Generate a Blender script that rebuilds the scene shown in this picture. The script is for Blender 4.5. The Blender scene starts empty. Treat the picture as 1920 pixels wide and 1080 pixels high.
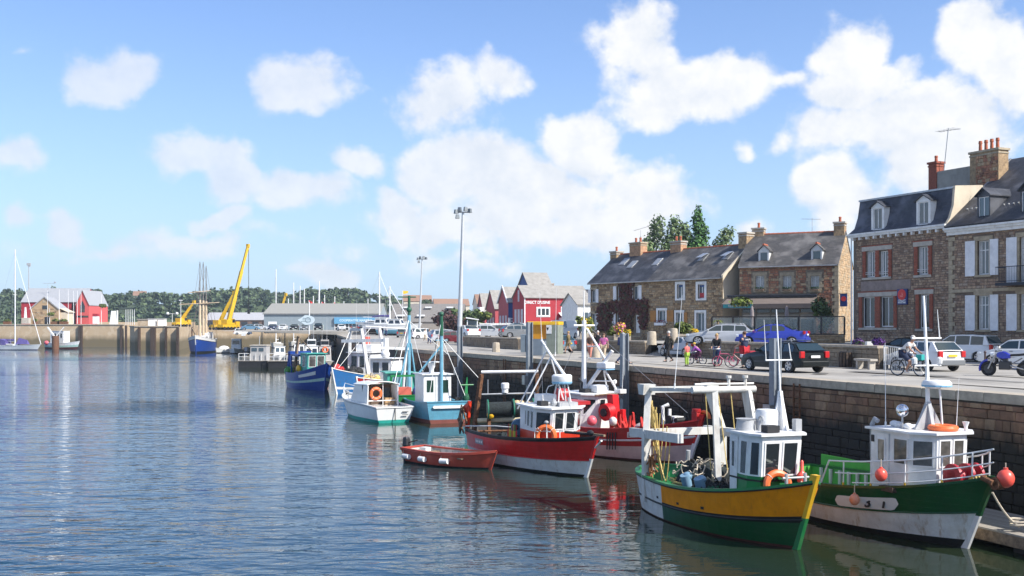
import bpy, math, random
from math import sin, cos, pi, sqrt, radians, degrees, atan2, hypot
from mathutils import Vector as V, Matrix
R = random.Random(7)
S = bpy.context.scene
C = S.collection
CAMH, F = 6.2, 2000.0
# ---------------------------------------------------------------- camera
cam = bpy.data.cameras.new('camera'); co = bpy.data.objects.new('camera', cam); C.objects.link(co)
co.location = (0, 0, CAMH); co.rotation_euler = (radians(90), 0, 0)
cam.sensor_width = 36; cam.lens = 37.5; cam.shift_y = 0.0375; cam.clip_end = 6000; cam.clip_start = 0.5
S.camera = co
S.view_settings.view_transform = 'Standard'; S.view_settings.look = 'None'
S.view_settings.exposure = 0.6; S.view_settings.gamma = 1
try: S.view_settings.use_curve_mapping = False
except Exception: pass
S.cycles.max_bounces = 6; S.cycles.diffuse_bounces = 3; S.cycles.glossy_bounces = 4; S.cycles.transparent_max_bounces = 6
S.cycles.use_denoising = True
# ---------------------------------------------------------------- sun
SUNV = V((0.85, -0.53, 0)).normalized(); EL = radians(42)
SUN = V((SUNV.x*cos(EL), SUNV.y*cos(EL), sin(EL)))
sl = bpy.data.lights.new('sun', 'SUN'); sl.energy = 4.8; sl.angle = radians(.5); sl.color = (1, .95, .87)
so = bpy.data.objects.new('sun', sl); C.objects.link(so); so.rotation_euler = SUN.to_track_quat('Z', 'Y').to_euler()
# ---------------------------------------------------------------- sky and clouds
W = bpy.data.worlds.new('World'); S.world = W; W.use_nodes = True
def build_sky():
 nt = W.node_tree; N = nt.nodes; L = nt.links; N.clear()
 def nd(t, **k):
  n = N.new(t)
  for a, b in k.items(): setattr(n, a, b)
  return n
 def put(n, i, x):
  if hasattr(x, 'node'): L.new(x, n.inputs[i])
  elif x is not None: n.inputs[i].default_value = x
 def m(op, a, b=None, c=None, clamp=False):
  n = nd('ShaderNodeMath', operation=op, use_clamp=clamp)
  put(n, 0, a); put(n, 1, b); put(n, 2, c); return n.outputs[0]
 def vm(op, a, b=None, c=None):
  n = nd('ShaderNodeVectorMath', operation=op)
  put(n, 0, a); put(n, 1, b); put(n, 2, c)
  return n.outputs['Value'] if op in ('LENGTH', 'DOT_PRODUCT') else n.outputs[0]
 def noise(vec, scale, detail, rough=.55):
  n = nd('ShaderNodeTexNoise'); put(n, 'Vector', vec); n.inputs['Scale'].default_value = scale
  n.inputs['Detail'].default_value = detail; n.inputs['Roughness'].default_value = rough
  return n.outputs['Fac']
 def ss(x, a, b):
  n = nd('ShaderNodeMapRange', interpolation_type='SMOOTHSTEP'); put(n, 0, x); put(n, 1, a); put(n, 2, b)
  put(n, 3, 0.); put(n, 4, 1.); return n.outputs[0]
 def mix(f, a, b):
  n = nd('ShaderNodeMix', data_type='RGBA'); put(n, 0, f); put(n, 6, a); put(n, 7, b); return n.outputs[2]
 sky = nd('ShaderNodeTexSky', sky_type='NISHITA', sun_disc=False)
 sky.sun_elevation = EL; sky.sun_rotation = atan2(SUNV.x, SUNV.y); sky.altitude = 0
 sky.air_density = 1.0; sky.dust_density = .6; sky.ozone_density = 1.2
 d = nd('ShaderNodeTexCoord').outputs['Generated']
 sep = nd('ShaderNodeSeparateXYZ'); put(sep, 0, d)
 az = m('ARCTAN2', sep.outputs[0], sep.outputs[1]); el = m('ARCSINE', sep.outputs[2])
 cb = nd('ShaderNodeCombineXYZ'); put(cb, 0, az); put(cb, 1, el); p = cb.outputs[0]
 # a gentle warp so that no cloud has an elliptical outline
 wn = nd('ShaderNodeTexNoise'); put(wn, 'Vector', d); wn.inputs['Scale'].default_value = 11; wn.inputs['Detail'].default_value = 3
 pw = vm('MULTIPLY_ADD', vm('SUBTRACT', wn.outputs['Color'], (.5, .5, .5)), (.09, .07, 0), p)
 blobs = [  # cumulus heaps, in degrees: azimuth, elevation, radii, weight
  (195,140,80,54,1.05),(40,100,10,8,.2),(540,160,108,54,1.1),(30,285,60,38,.95),(120,425,54,44,1.1),(190,470,120,26,.45),
  (370,285,110,40,.85),(430,345,64,52,1.1),(400,412,44,28,.95),(560,370,125,46,1.1),(690,305,50,34,.6),(830,195,100,65,.72),(940,140,50,44,.72),
  (750,390,52,54,1.1),(880,330,125,74,1.2),(1085,290,85,88,1.3),(960,390,190,76,1.2),(800,420,120,46,.95),(1230,370,120,76,1.15),
  (1200,100,112,96,1.25),(1290,165,185,72,1.25),(1400,150,100,66,1.1),(1230,210,110,42,.95),(1590,90,66,62,1.1),(1620,165,95,44,1.0),(1500,150,60,30,.6),
  (1850,80,92,74,1.2),(1900,150,70,50,.9),(1700,240,190,62,1.05),(1570,250,80,46,.9),(1760,300,130,70,1.05),(1560,360,85,66,1.05),(1400,265,22,18,.6),(1475,255,40,20,.5),
  (1100,440,260,44,.75),(1450,440,170,36,.6),(600,525,60,22,.6),(20,400,30,24,.6),(300,460,160,22,.3),(900,480,200,26,.35),
  (2060,210,120,70,1.),(-120,180,90,44,.8),(2250,330,160,80,1.),(-260,330,140,60,.8),(1000,-130,170,60,1.),(400,-160,150,60,.8),(1700,-180,200,80,1.1)]
 f = None
 for (x, y, rx, ry, w) in blobs:
  a = atan2(x-960, F); e = math.atan((612-y)/hypot(F, x-960)); sx = F/rx*.98; sy = F/ry*1.0
  v = vm('MULTIPLY_ADD', pw, (sx, sy, 0), (-a*sx, -e*sy, 0))
  q = m('MULTIPLY_ADD', vm('LENGTH', v), -w, w)
  if f is None: f = q
  else:
   n = nd('ShaderNodeMath', operation='SMOOTH_MAX'); put(n, 0, f); put(n, 1, q); n.inputs[2].default_value = .22; f = n.outputs[0]
 # the same kind of heaps all round, outside the view
 far = noise(vm('MULTIPLY', d, (1, 1, 1.9)), 3.4, 4)
 ff = m('MULTIPLY_ADD', far, 5.0, -2.55)
 out = m('MAXIMUM', ss(m('ABSOLUTE', az), .56, .75), ss(el, .36, .5))
 f = m('MAXIMUM', f, m('SUBTRACT', m('MULTIPLY', m('ADD', ff, 1.), out), 1.))
 n1 = noise(vm('MULTIPLY', d, (1, 1, 1.15)), 15, 9, .6)
 n2 = noise(vm('MULTIPLY_ADD', d, (1, 1, 1.15), (.012, -.008, .016)), 15, 9, .6)
 D = m('ADD', m('MULTIPLY', f, .95), m('MULTIPLY_ADD', n1, 1.9, -.90))
 al = m('MULTIPLY', ss(D, -.01, .46), m('MULTIPLY_ADD', ss(az, -.4, .15), .22, .75))
 al = m('MULTIPLY', al, ss(el, -.01, .06))
 lit = m('MULTIPLY_ADD', m('SUBTRACT', n1, n2), 2.4, .74, clamp=True)
 side = ss(az, -.45, .2)
 lit = m('MULTIPLY', lit, m('MULTIPLY_ADD', side, .45, .62))
 cc = mix(m('MINIMUM', lit, 1.), (.47, .52, .60, 1), (.69, .69, .69, 1))
 # sky: physically bright, so it goes in at a low strength
 sc = nd('ShaderNodeMix', data_type='RGBA', blend_type='MULTIPLY'); put(sc, 0, 1.); put(sc, 6, sky.outputs[0])
 k = SKYK
 put(sc, 7, (k[0], k[1], k[2], 1))
 hz = m('MULTIPLY', m('POWER', m('SUBTRACT', 1., m('MAXIMUM', sep.outputs[2], 0.)), 7.), .92)
 base = mix(hz, sc.outputs[2], (.385/SKYS, .51/SKYS, .655/SKYS, 1))
 cs = nd('ShaderNodeVectorMath', operation='SCALE'); put(cs, 0, cc); cs.inputs[3].default_value = 1/SKYS
 fin = mix(al, base, cs.outputs[0])
 bg = nd('ShaderNodeBackground'); put(bg, 0, fin); bg.inputs[1].default_value = SKYS
 o = nd('ShaderNodeOutputWorld'); L.new(bg.outputs[0], o.inputs[0])
SKYS = .10; SKYK = (.87, 1.03, 1.36)
build_sky()
W.cycles.sampling_method = 'MANUAL'; W.cycles.sample_map_resolution = 512
# ---------------------------------------------------------------- helpers
def at(px, py, Y): return V(((px-960)/F*Y, Y, CAMH+(612-py)/F*Y))
def on(px, py, z): Y = (CAMH-z)*F/(py-612); return V(((px-960)/F*Y, Y, z))
def lerp(a, b, t): return a+(b-a)*t
class M:
 def __init__(s): s.v = []; s.f = []; s.mi = []; s.cur = 0
 def add(s, vs, fs):
  o = len(s.v); s.v += [tuple(x) for x in vs]
  for f in fs: s.f.append([i+o for i in f]); s.mi.append(s.cur)
  return s
 def box(s, c, d, rz=0, tx=1, ty=1):
  a, b, h = d[0]/2, d[1]/2, d[2]/2; vs = []
  for z, kx, ky in ((-h, 1, 1), (h, tx, ty)):
   for x, y in ((-a, -b), (a, -b), (a, b), (-a, b)):
    x2, y2 = x*kx, y*ky
    vs.append((c[0]+x2*cos(rz)-y2*sin(rz), c[1]+x2*sin(rz)+y2*cos(rz), c[2]+z))
  return s.add(vs, [(0,3,2,1),(4,5,6,7),(0,1,5,4),(1,2,6,5),(2,3,7,6),(3,0,4,7)])
 def bx(s, x0, x1, y0, y1, z0, z1): return s.box(((x0+x1)/2, (y0+y1)/2, (z0+z1)/2), (abs(x1-x0), abs(y1-y0), abs(z1-z0)))
 def loft(s, rings, close=True, cap=True):
  n = len(rings[0]); vs = [p for r in rings for p in r]; fs = []
  for i in range(len(rings)-1):
   for j in range(n if close else n-1):
    k = (j+1) % n; fs.append((i*n+j, i*n+k, (i+1)*n+k, (i+1)*n+j))
  if cap: fs.append(list(range(n))[::-1]); fs.append([(len(rings)-1)*n+j for j in range(n)])
  return s.add(vs, fs)
 def frame(s, a, b):
  t = (V(b)-V(a)).normalized(); u = t.cross(V((0, 0, 1)))
  if u.length < 1e-3: u = V((1, 0, 0))
  u.normalize(); return t, u, u.cross(t)
 def beam(s, a, b, w, h=None, w2=None, h2=None):
  h = h or w; a, b = V(a), V(b); t, u, n = s.frame(a, b); rs = []
  for p, ww, hh in ((a, w, h), (b, w2 or w, h2 or h)):
   rs.append([p+u*x*ww/2+n*y*hh/2 for x, y in ((-1,-1),(-1,1),(1,1),(1,-1))])
  return s.loft(rs)
 def tube(s, pts, r, n=6, r2=None):
  pts = [V(p) for p in pts]; rs = []
  for i, p in enumerate(pts):
   a = pts[max(0, i-1)]; b = pts[min(len(pts)-1, i+1)]
   if (b-a).length < 1e-6: b = a+V((0, 0, .01))
   t, u, w = s.frame(a, b); rr = r if r2 is None else lerp(r, r2, i/(len(pts)-1))
   if i and len(rs):  # keep rings aligned
    if u.dot(pu) < 0: u, w = -u, -w
   pu = u
   rs.append([p+u*cos(2*pi*k/n)*rr+w*sin(2*pi*k/n)*rr for k in range(n)])
  return s.loft(rs)
 def prism(s, poly, y0, y1, k0=1, k1=1):      # polygon in x,z swept along y
  return s.loft([[(x, y0, z) for x, z in poly], [(x, y1, z) for x, z in poly]])
 def lathe(s, prof, c=(0, 0, 0), n=12):
  return s.loft([[(c[0]+r*cos(2*pi*k/n), c[1]+r*sin(2*pi*k/n), c[2]+z) for k in range(n)] for r, z in prof])
 def disc(s, c, ax, r, t, n=14, r2=None):
  a = V(c)-V(ax).normalized()*t/2; b = V(c)+V(ax).normalized()*t/2; return s.tube([a, b], r, n, r2)
 def ball(s, c, r, nu=10, nv=7, jit=0):
  if not hasattr(r, '__len__'): r = (r, r, r)
  rs = []
  for j in range(nv+1):
   ph = -pi/2+pi*j/nv; cr = max(cos(ph), .02)
   rs.append([(c[0]+r[0]*cr*cos(2*pi*k/nu)*(1+jit*R.uniform(-1, 1)), c[1]+r[1]*cr*sin(2*pi*k/nu)*(1+jit*R.uniform(-1, 1)), c[2]+r[2]*sin(ph)*(1+jit*R.uniform(-1, 1))) for k in range(nu)])
  return s.loft(rs)
 def torus(s, c, ax, R0, r, n=20, m=8, a0=0, a1=2*pi):
  t, u, w = s.frame((0, 0, 0), ax); full = abs(a1-a0-2*pi) < 1e-4; rs = []
  for i in range(n+1):
   a = a0+(a1-a0)*i/n; dd = u*cos(a)+w*sin(a)
   rs.append([V(c)+dd*(R0+r*cos(2*pi*k/m))+t*r*sin(2*pi*k/m) for k in range(m)])
  return s.loft(rs, True, not full)
 def quad(s, a, b, c, d): return s.add([a, b, c, d], [(0, 1, 2, 3)])
 def poly(s, pts): return s.add(pts, [tuple(range(len(pts)))])
 def slab(s, pts, t, n=None):                  # thick polygon
  pts = [V(p) for p in pts]; n = n or (pts[1]-pts[0]).cross(pts[2]-pts[0]).normalized()
  return s.loft([[p for p in pts], [p+n*t for p in pts]])
def obj(name, m, mats, par=None, smooth=False, ang=40, bevel=0, loc=None, rz=0):
 me = bpy.data.meshes.new(name); me.from_pydata(m.v, [], m.f)
 if not isinstance(mats, (list, tuple)): mats = [mats]
 for x in mats: me.materials.append(x)
 if len(mats) > 1: me.polygons.foreach_set('material_index', m.mi)
 import bmesh
 b = bmesh.new(); b.from_mesh(me); bmesh.ops.recalc_face_normals(b, faces=b.faces); b.to_mesh(me); b.free()
 if smooth:
  me.polygons.foreach_set('use_smooth', [True]*len(me.polygons)); me.set_sharp_from_angle(angle=radians(ang))
 me.update()
 return link(name, me, par, bevel, loc, rz)
def link(name, me, par=None, bevel=0, loc=None, rz=0):
 o = bpy.data.objects.new(name, me); C.objects.link(o)
 if par: o.parent = par
 if loc is not None: o.location = loc
 if rz: o.rotation_euler.z = rz
 if bevel:
  md = o.modifiers.new('bevel', 'BEVEL'); md.width = bevel; md.segments = 2; md.limit_method = 'ANGLE'; md.angle_limit = radians(50)
 return o
def tag(o, label=None, cat=None, group=None, kind=None):
 for k, x in (('label', label), ('category', cat), ('group', group), ('kind', kind)):
  if x: o[k] = x
 return o
def thing(name, label, cat, loc=(0, 0, 0), rz=0, group=None):
 o = bpy.data.objects.new(name, None); C.objects.link(o); o.location = loc; o.rotation_euler.z = rz; o.empty_display_size = .3
 return tag(o, label, cat, group)
def copy_tree(o, par=None):
 c = o.copy(); C.objects.link(c)
 if par: c.parent = par
 for ch in list(o.children): copy_tree(ch, c)
 return c
def text(par, s, loc, size, mat, rot, name='lettering', ext=.004, sx=1, align='CENTER'):
 cu = bpy.data.curves.new(name, 'FONT'); cu.body = s; cu.size = size; cu.extrude = ext; cu.align_x = align; cu.align_y = 'CENTER'; cu.resolution_u = 3; cu.offset = size*.025
 o = bpy.data.objects.new(name, cu); me = bpy.data.meshes.new_from_object(o); bpy.data.objects.remove(o); me.materials.clear(); me.materials.append(mat)
 o = bpy.data.objects.new(name, me); C.objects.link(o); o.parent = par; o.location = loc; o.rotation_euler = rot; o.scale.x = sx
 return o
# ---------------------------------------------------------------- materials
_mats = {}
def mat(name, col=(.5, .5, .5), rough=.55, metal=0, var=.10, scale=2.5, bump=0, bscale=25, streak=0, scol=(.16, .07, .03), spec=.5, coat=0, wet=0, stain=0, dcol=(.1, .09, .07), emit=0):
 if name in _mats: return _mats[name]
 mt = bpy.data.materials.new(name); mt.use_nodes = True; nt = mt.node_tree; N = nt.nodes; L = nt.links
 b = N['Principled BSDF']; b.inputs['Roughness'].default_value = rough; b.inputs['Metallic'].default_value = metal
 b.inputs['Specular IOR Level'].default_value = spec; b.inputs['Coat Weight'].default_value = coat
 b.inputs['Base Color'].default_value = (*col, 1)
 _mats[name] = mt
 tc = N.new('ShaderNodeTexCoord').outputs['Object']
 def noise(sc, det=4, vec=None, rg=.6):
  n = N.new('ShaderNodeTexNoise'); L.new(vec or tc, n.inputs['Vector']); n.inputs['Scale'].default_value = sc; n.inputs['Detail'].default_value = det; n.inputs['Roughness'].default_value = rg
  return n.outputs['Fac']
 def ramp(f, a, b2):
  r = N.new('ShaderNodeMapRange'); L.new(f, r.inputs[0]); r.inputs[1].default_value = a; r.inputs[2].default_value = b2; return r.outputs[0]
 def mx(f, a, c, amt=1.):
  n = N.new('ShaderNodeMix'); n.data_type = 'RGBA'
  if amt != 1:
   q = N.new('ShaderNodeMath'); q.operation = 'MULTIPLY'; L.new(f, q.inputs[0]); q.inputs[1].default_value = amt; f = q.outputs[0]
  L.new(f, n.inputs[0])
  for i, x in ((6, a), (7, c)):
   if hasattr(x, 'node'): L.new(x, n.inputs[i])
   else: n.inputs[i].default_value = (*x, 1)
  return n.outputs[2]
 out = None
 if var:
  lo = tuple(max(0, c*(1-var*1.6)) for c in col); hi = tuple(min(.9, c*(1+var*1.2)) for c in col)
  out = mx(ramp(noise(scale, 6), .3, .7), lo, hi)
 if stain: out = mx(ramp(noise(scale*.6+.4, 8, rg=.7), .5, .72), out or col, dcol, stain)
 if streak:
  mp = N.new('ShaderNodeMapping'); L.new(tc, mp.inputs[0]); mp.inputs['Scale'].default_value = (5, 5, .55)
  out = mx(ramp(noise(1.0, 6, mp.outputs[0], .7), .54, .70), out or col, scol, streak)
 if out: L.new(out, b.inputs['Base Color'])
 if bump:
  bn = N.new('ShaderNodeBump'); bn.inputs['Strength'].default_value = bump; bn.inputs['Distance'].default_value = .02
  L.new(noise(bscale, 5), bn.inputs['Height']); L.new(bn.outputs[0], b.inputs['Normal'])
 if emit:
  b.inputs['Emission Color'].default_value = (*col, 1); b.inputs['Emission Strength'].default_value = emit
 return mt
def paint(name, col=(.5, .5, .5), rough=.35, streak=.35, **k): return mat(name, col, rough, streak=streak, var=k.pop('var', .09), stain=k.pop('stain', .18), **k)
WHITE = paint('white paint', (.74, .74, .72), .4, .22, dcol=(.45, .42, .36))
WHITEH = paint('white hull paint', (.70, .70, .67), .45, .75, scol=(.34, .22, .10), stain=.35, dcol=(.40, .34, .24))
WHITE2 = paint('clean white paint', (.78, .78, .77), .35, .05, stain=.08)
GLASS = mat('window glass', (.02, .025, .03), .06, var=0, spec=.9)
GLASSB = mat('blue tinted glass', (.05, .08, .10), .05, var=0, spec=1.)
STEEL = mat('galvanised steel', (.42, .43, .44), .42, .7, var=.15, stain=.3)
GREYP = paint('grey paint', (.38, .39, .40), .5, .2)
BLACK = mat('black rubber', (.018, .018, .02), .7, var=.2)
NET = mat('dark netting', (.02, .028, .03), .9, var=.5, scale=14, bump=.8, bscale=30)
NETG = mat('green netting', (.02, .10, .05), .9, var=.5, scale=14, bump=.8)
ROPE = mat('yellow rope', (.62, .46, .16), .8, var=.2, scale=20, bump=.6, bscale=60)
ROPEW = mat('pale rope', (.55, .48, .38), .85, var=.2, scale=20)
ORANGE = mat('orange lifebuoy plastic', (.78, .16, .04), .45, var=.08)
BUOYR = mat('coral red buoy vinyl', (.80, .10, .07), .35, var=.06)
BUOYP = mat('pink orange float', (.72, .28, .16), .5, var=.12)
RED = paint('red hull paint', (.60, .016, .016), .32, .30, scol=(.22, .03, .02))
RED2 = paint('dark red paint', (.40, .018, .022), .4, .25)
GREEN = paint('dark green hull paint', (.006, .075, .022), .28, .22, scol=(.03, .07, .03))
GREENL = paint('bright green paint', (.05, .30, .035), .4, .2)
GREENM = paint('mid green paint', (.012, .20, .055), .4, .25)
YEL = paint('ochre yellow paint', (.86, .275, .0), .5, .30, scol=(.30, .075, .01), stain=.10, dcol=(.35, .12, .02), spec=.35)
YELB = paint('yellow paint', (.80, .46, .02), .4, .3)
ANTI = paint('antifouling paint', (.10, .022, .018), .7, .2)
BOOT = mat('black boot paint', (.012, .012, .012), .6, var=.3)
TEAL = paint('light blue paint', (.12, .36, .50), .4, .2)
BLUE = paint('royal blue paint', (.008, .055, .30), .35, .2)
BLUEM = paint('mid blue paint', (.03, .16, .42), .4, .3)
WOOD = mat('weathered timber', (.24, .17, .11), .85, var=.35, scale=6, bump=.4)
WOODD = mat('dark wet timber', (.07, .045, .03), .7, var=.4, scale=6, bump=.4)
DECK = mat('worn deck boards', (.20, .17, .14), .85, var=.25, scale=5, stain=.4)
CHROME = mat('polished metal', (.7, .7, .72), .15, 1, var=0)
RUST = mat('rusty iron', (.17, .075, .035), .85, var=.4, scale=8)
def planked(mt, n=5.5, st=.35):
 nt = mt.node_tree; N = nt.nodes; L = nt.links; b = N['Principled BSDF']; tc = N.new('ShaderNodeTexCoord').outputs['Object']
 w = N.new('ShaderNodeTexWave'); w.wave_type = 'BANDS'; w.bands_direction = 'Z'; w.wave_profile = 'SAW'; w.inputs['Scale'].default_value = n*.32; w.inputs['Distortion'].default_value = .6; w.inputs['Detail'].default_value = 1; w.inputs['Detail Scale'].default_value = .5; L.new(tc, w.inputs['Vector'])
 nz = N.new('ShaderNodeTexNoise'); nz.inputs['Scale'].default_value = 1.6; nz.inputs['Detail'].default_value = 4; L.new(tc, nz.inputs['Vector'])
 ad = N.new('ShaderNodeMath'); ad.operation = 'MULTIPLY_ADD'; L.new(nz.outputs['Fac'], ad.inputs[0]); ad.inputs[1].default_value = 1.6; L.new(w.outputs['Fac'], ad.inputs[2])
 bn = N.new('ShaderNodeBump'); bn.inputs['Strength'].default_value = st; bn.inputs['Distance'].default_value = .02; L.new(ad.outputs[0], bn.inputs['Height']); L.new(bn.outputs[0], b.inputs['Normal'])
for q_ in (RED, RED2, GREEN, YEL, WHITEH, BLUE, BLUEM, TEAL): planked(q_)
# ================================================================ setting: water, quays, streets, hill
def water():
 mt = bpy.data.materials.new('harbour water'); mt.use_nodes = True; nt = mt.node_tree; N = nt.nodes; L = nt.links
 b = N['Principled BSDF']; b.inputs['Base Color'].default_value = (.010, .042, .075, 1); b.inputs['Roughness'].default_value = .03; b.inputs['IOR'].default_value = 1.333
 b.inputs['Specular IOR Level'].default_value = .5
 g = N.new('ShaderNodeNewGeometry').outputs['Position']
 def mp(sc, rot=0):
  q = N.new('ShaderNodeMapping'); L.new(g, q.inputs[0]); q.inputs['Scale'].default_value = sc; q.inputs['Rotation'].default_value = (0, 0, rot); return q.outputs[0]
 def noise(v, s, d, dist=0, rg=.5):
  n = N.new('ShaderNodeTexNoise'); L.new(v, n.inputs['Vector']); n.inputs['Scale'].default_value = s; n.inputs['Detail'].default_value = d; n.inputs['Distortion'].default_value = dist; n.inputs['Roughness'].default_value = rg; return n.outputs['Fac']
 def mth(op, a, c, e=None):
  n = N.new('ShaderNodeMath'); n.operation = op
  for i, x in enumerate((a, c, e)):
   if x is None: continue
   if hasattr(x, 'node'): L.new(x, n.inputs[i])
   else: n.inputs[i].default_value = x
  return n.outputs[0]
 def rng(f, a, c, lo, hi):
  r = N.new('ShaderNodeMapRange'); r.interpolation_type = 'SMOOTHSTEP'; L.new(f, r.inputs[0])
  for i, x in enumerate((a, c, lo, hi)): r.inputs[i+1].default_value = x
  return r.outputs[0]
 w1 = noise(mp((.42, 1.0, 1), .2), .85, 3, .5)          # wavelets about a metre long
 w2 = noise(mp((.55, 1.0, 1), -.3), 2.6, 3, .4)
 w3 = noise(mp((1, 1, 1)), 9, 2)
 gust = rng(noise(mp((.012, .017, 1), .35), 1, 4, .6), .46, .60, 0, 1)
 sp = N.new('ShaderNodeSeparateXYZ'); L.new(g, sp.inputs[0])
 # sheltered water under the quay is calmer, the open basin is ruffled
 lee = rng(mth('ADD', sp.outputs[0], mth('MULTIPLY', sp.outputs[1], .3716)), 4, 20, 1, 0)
 mxc = N.new('ShaderNodeMix'); mxc.data_type = 'RGBA'; L.new(lee, mxc.inputs[0]); mxc.inputs[6].default_value = (.016, .026, .013, 1); mxc.inputs[7].default_value = (.010, .042, .075, 1); L.new(mxc.outputs[2], b.inputs['Base Color'])   # base colour goes dull dark green towards the wall, blue in the open basin
 far = rng(sp.outputs[1], 200, 250, 1, .25)
 amp = mth('MULTIPLY', mth('MULTIPLY_ADD', gust, WAVE[1], WAVE[0]), mth('MULTIPLY', mth('MULTIPLY_ADD', lee, .92, .08), far))
 h = mth('ADD', mth('MULTIPLY', w1, 1.0), mth('ADD', mth('MULTIPLY', w2, .30), mth('MULTIPLY', mth('MULTIPLY', w3, gust), .10)))
 h = mth('MULTIPLY', h, amp)
 bn = N.new('ShaderNodeBump'); bn.inputs['Strength'].default_value = 1; bn.inputs['Distance'].default_value = .34
 L.new(h, bn.inputs['Height']); L.new(bn.outputs[0], b.inputs['Normal'])
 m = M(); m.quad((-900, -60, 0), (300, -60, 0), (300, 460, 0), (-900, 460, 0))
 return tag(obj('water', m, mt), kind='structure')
WAVE = (.38, 1.45)
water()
Q = [(V((35.0, -20.2))), V((15.5, 32.3)), V((-8.8, 97.7)), V((-14.8, 113)), V((-37, 225)), V((-62.4, 225)), V((-66, 262)), V((-80, 292))]   # quay edge
QZ = [4.1, 4.1, 4.1, 4.15, 4.45, 5.3, 5.9, 6.2]
def edge(t):   # point on main quay edge, t metres from Q[1] towards Q[2]
 d = (Q[2]-Q[1]).normalized(); return Q[1]+d*t
QD = (Q[2]-Q[1]).normalized(); QN = V((QD.y*-1, QD.x))   # QN points to the water
if QN.x > 0: QN = -QN
def qpt(t, n, z=4.1):  # n metres landward of the edge
 p = edge(t)-QN*n; return V((p.x, p.y, z))
ASPH = mat('worn pale tarmac', (.34, .32, .285), .9, var=.16, scale=.35, stain=.25, dcol=(.17, .16, .15), bump=.25, bscale=18)
ASPHD = mat('grey tarmac', (.17, .165, .16), .9, var=.15, scale=.4, stain=.25)
GRAN = mat('granite coping', (.42, .36, .28), .8, var=.18, scale=3, stain=.25, dcol=(.22, .19, .14), bump=.4)
def quay_stone(name, cols, tide=(.017, .014, .010), tz=(4.0, 3.2)):
 mt = bpy.data.materials.new(name); mt.use_nodes = True; nt = mt.node_tree; N = nt.nodes; L = nt.links; b = N['Principled BSDF']
 g = N.new('ShaderNodeNewGeometry').outputs['Position']; oi = N.new('ShaderNodeObjectInfo').outputs['Random']
 def noise(s, d, vec=None):
  n = N.new('ShaderNodeTexNoise'); L.new(vec or g, n.inputs['Vector']); n.inputs['Scale'].default_value = s; n.inputs['Detail'].default_value = d; n.inputs['Roughness'].default_value = .65; return n.outputs['Fac']
 def mix(f, a, c):
  n = N.new('ShaderNodeMix'); n.data_type = 'RGBA'; L.new(f, n.inputs[0])
  for i, x in ((6, a), (7, c)):
   if hasattr(x, 'node'): L.new(x, n.inputs[i])
   else: n.inputs[i].default_value = (*x, 1)
  return n.outputs[2]
 def rng(f, a, c):
  r = N.new('ShaderNodeMapRange'); L.new(f, r.inputs[0]); r.inputs[1].default_value = a; r.inputs[2].default_value = c; return r.outputs[0]
 cr = N.new('ShaderNodeValToRGB'); cr.color_ramp.elements[0].color = (*cols[0], 1); cr.color_ramp.elements[1].color = (*cols[-1], 1)
 for i, c in enumerate(cols[1:-1]):
  e = cr.color_ramp.elements.new((i+1)/(len(cols)-1)); e.color = (*c, 1)
 cell = N.new('ShaderNodeTexVoronoi'); L.new(g, cell.inputs['Vector']); cell.inputs['Scale'].default_value = .9
 sp = N.new('ShaderNodeSeparateColor'); L.new(cell.outputs['Color'], sp.inputs[0])
 ad = N.new('ShaderNodeMath'); ad.operation = 'FRACT'; a2 = N.new('ShaderNodeMath'); L.new(oi, a2.inputs[0]); L.new(sp.outputs[0], a2.inputs[1]); L.new(a2.outputs[0], ad.inputs[0])
 L.new(ad.outputs[0], cr.inputs[0])
 c = mix(rng(noise(5, 6), .4, .9), cr.outputs[0], tuple(x*.6 for x in cols[0]))
 # tide mark: weed and wet stain over the lower two thirds of the wall
 z = N.new('ShaderNodeSeparateXYZ'); L.new(g, z.inputs[0])
 mp = N.new('ShaderNodeMapping'); L.new(g, mp.inputs[0]); mp.inputs['Scale'].default_value = (.8, .8, .25)
 zz = N.new('ShaderNodeMath'); zz.operation = 'MULTIPLY_ADD'; L.new(noise(1.2, 6, mp.outputs[0]), zz.inputs[0]); zz.inputs[1].default_value = 1.6; L.new(z.outputs[2], zz.inputs[2])
 c = mix(rng(zz.outputs[0], *tz), c, tide)
 L.new(c, b.inputs['Base Color']); b.inputs['Roughness'].default_value = .8
 bn = N.new('ShaderNodeBump'); bn.inputs['Strength'].default_value = .6; bn.inputs['Distance'].default_value = .03; L.new(noise(14, 6), bn.inputs['Height']); L.new(bn.outputs[0], b.inputs['Normal'])
 return mt
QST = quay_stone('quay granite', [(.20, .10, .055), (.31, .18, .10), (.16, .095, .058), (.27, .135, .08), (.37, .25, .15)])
MORT = quay_stone('quay mortar', [(.085, .07, .055), (.11, .09, .07)])
def ground():
 m = M(); E = [V((q.x, q.y)) for q in Q]
 # lower quay street: from the edge to the retaining wall and on towards the houses
 n = len(E)-3
 for i in range(3):
  a, b = E[i], E[i+1]
  m.quad((a.x, a.y, QZ[i]), (a.x+60, a.y+22, QZ[i]), (b.x+60, b.y+22, QZ[i+1]), (b.x, b.y, QZ[i+1]))
 tag(obj('quay_road', m, ASPH), kind='structure')
 m = M()
 m.poly([(E[3].x, E[3].y, 4.15), (45, 135, 4.15), (60, 225, 4.45), (E[4].x, 225, 4.45)])
 tag(obj('car_park', m, ASPH), kind='structure')
 m = M(); m.poly([(-37, 225, 4.45), (90, 225, 4.45), (120, 420, 5.4), (-62, 420, 5.6), (-62.4, 225, 5.3)])
 tag(obj('yard', m, ASPH), kind='structure')
ground()
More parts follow.
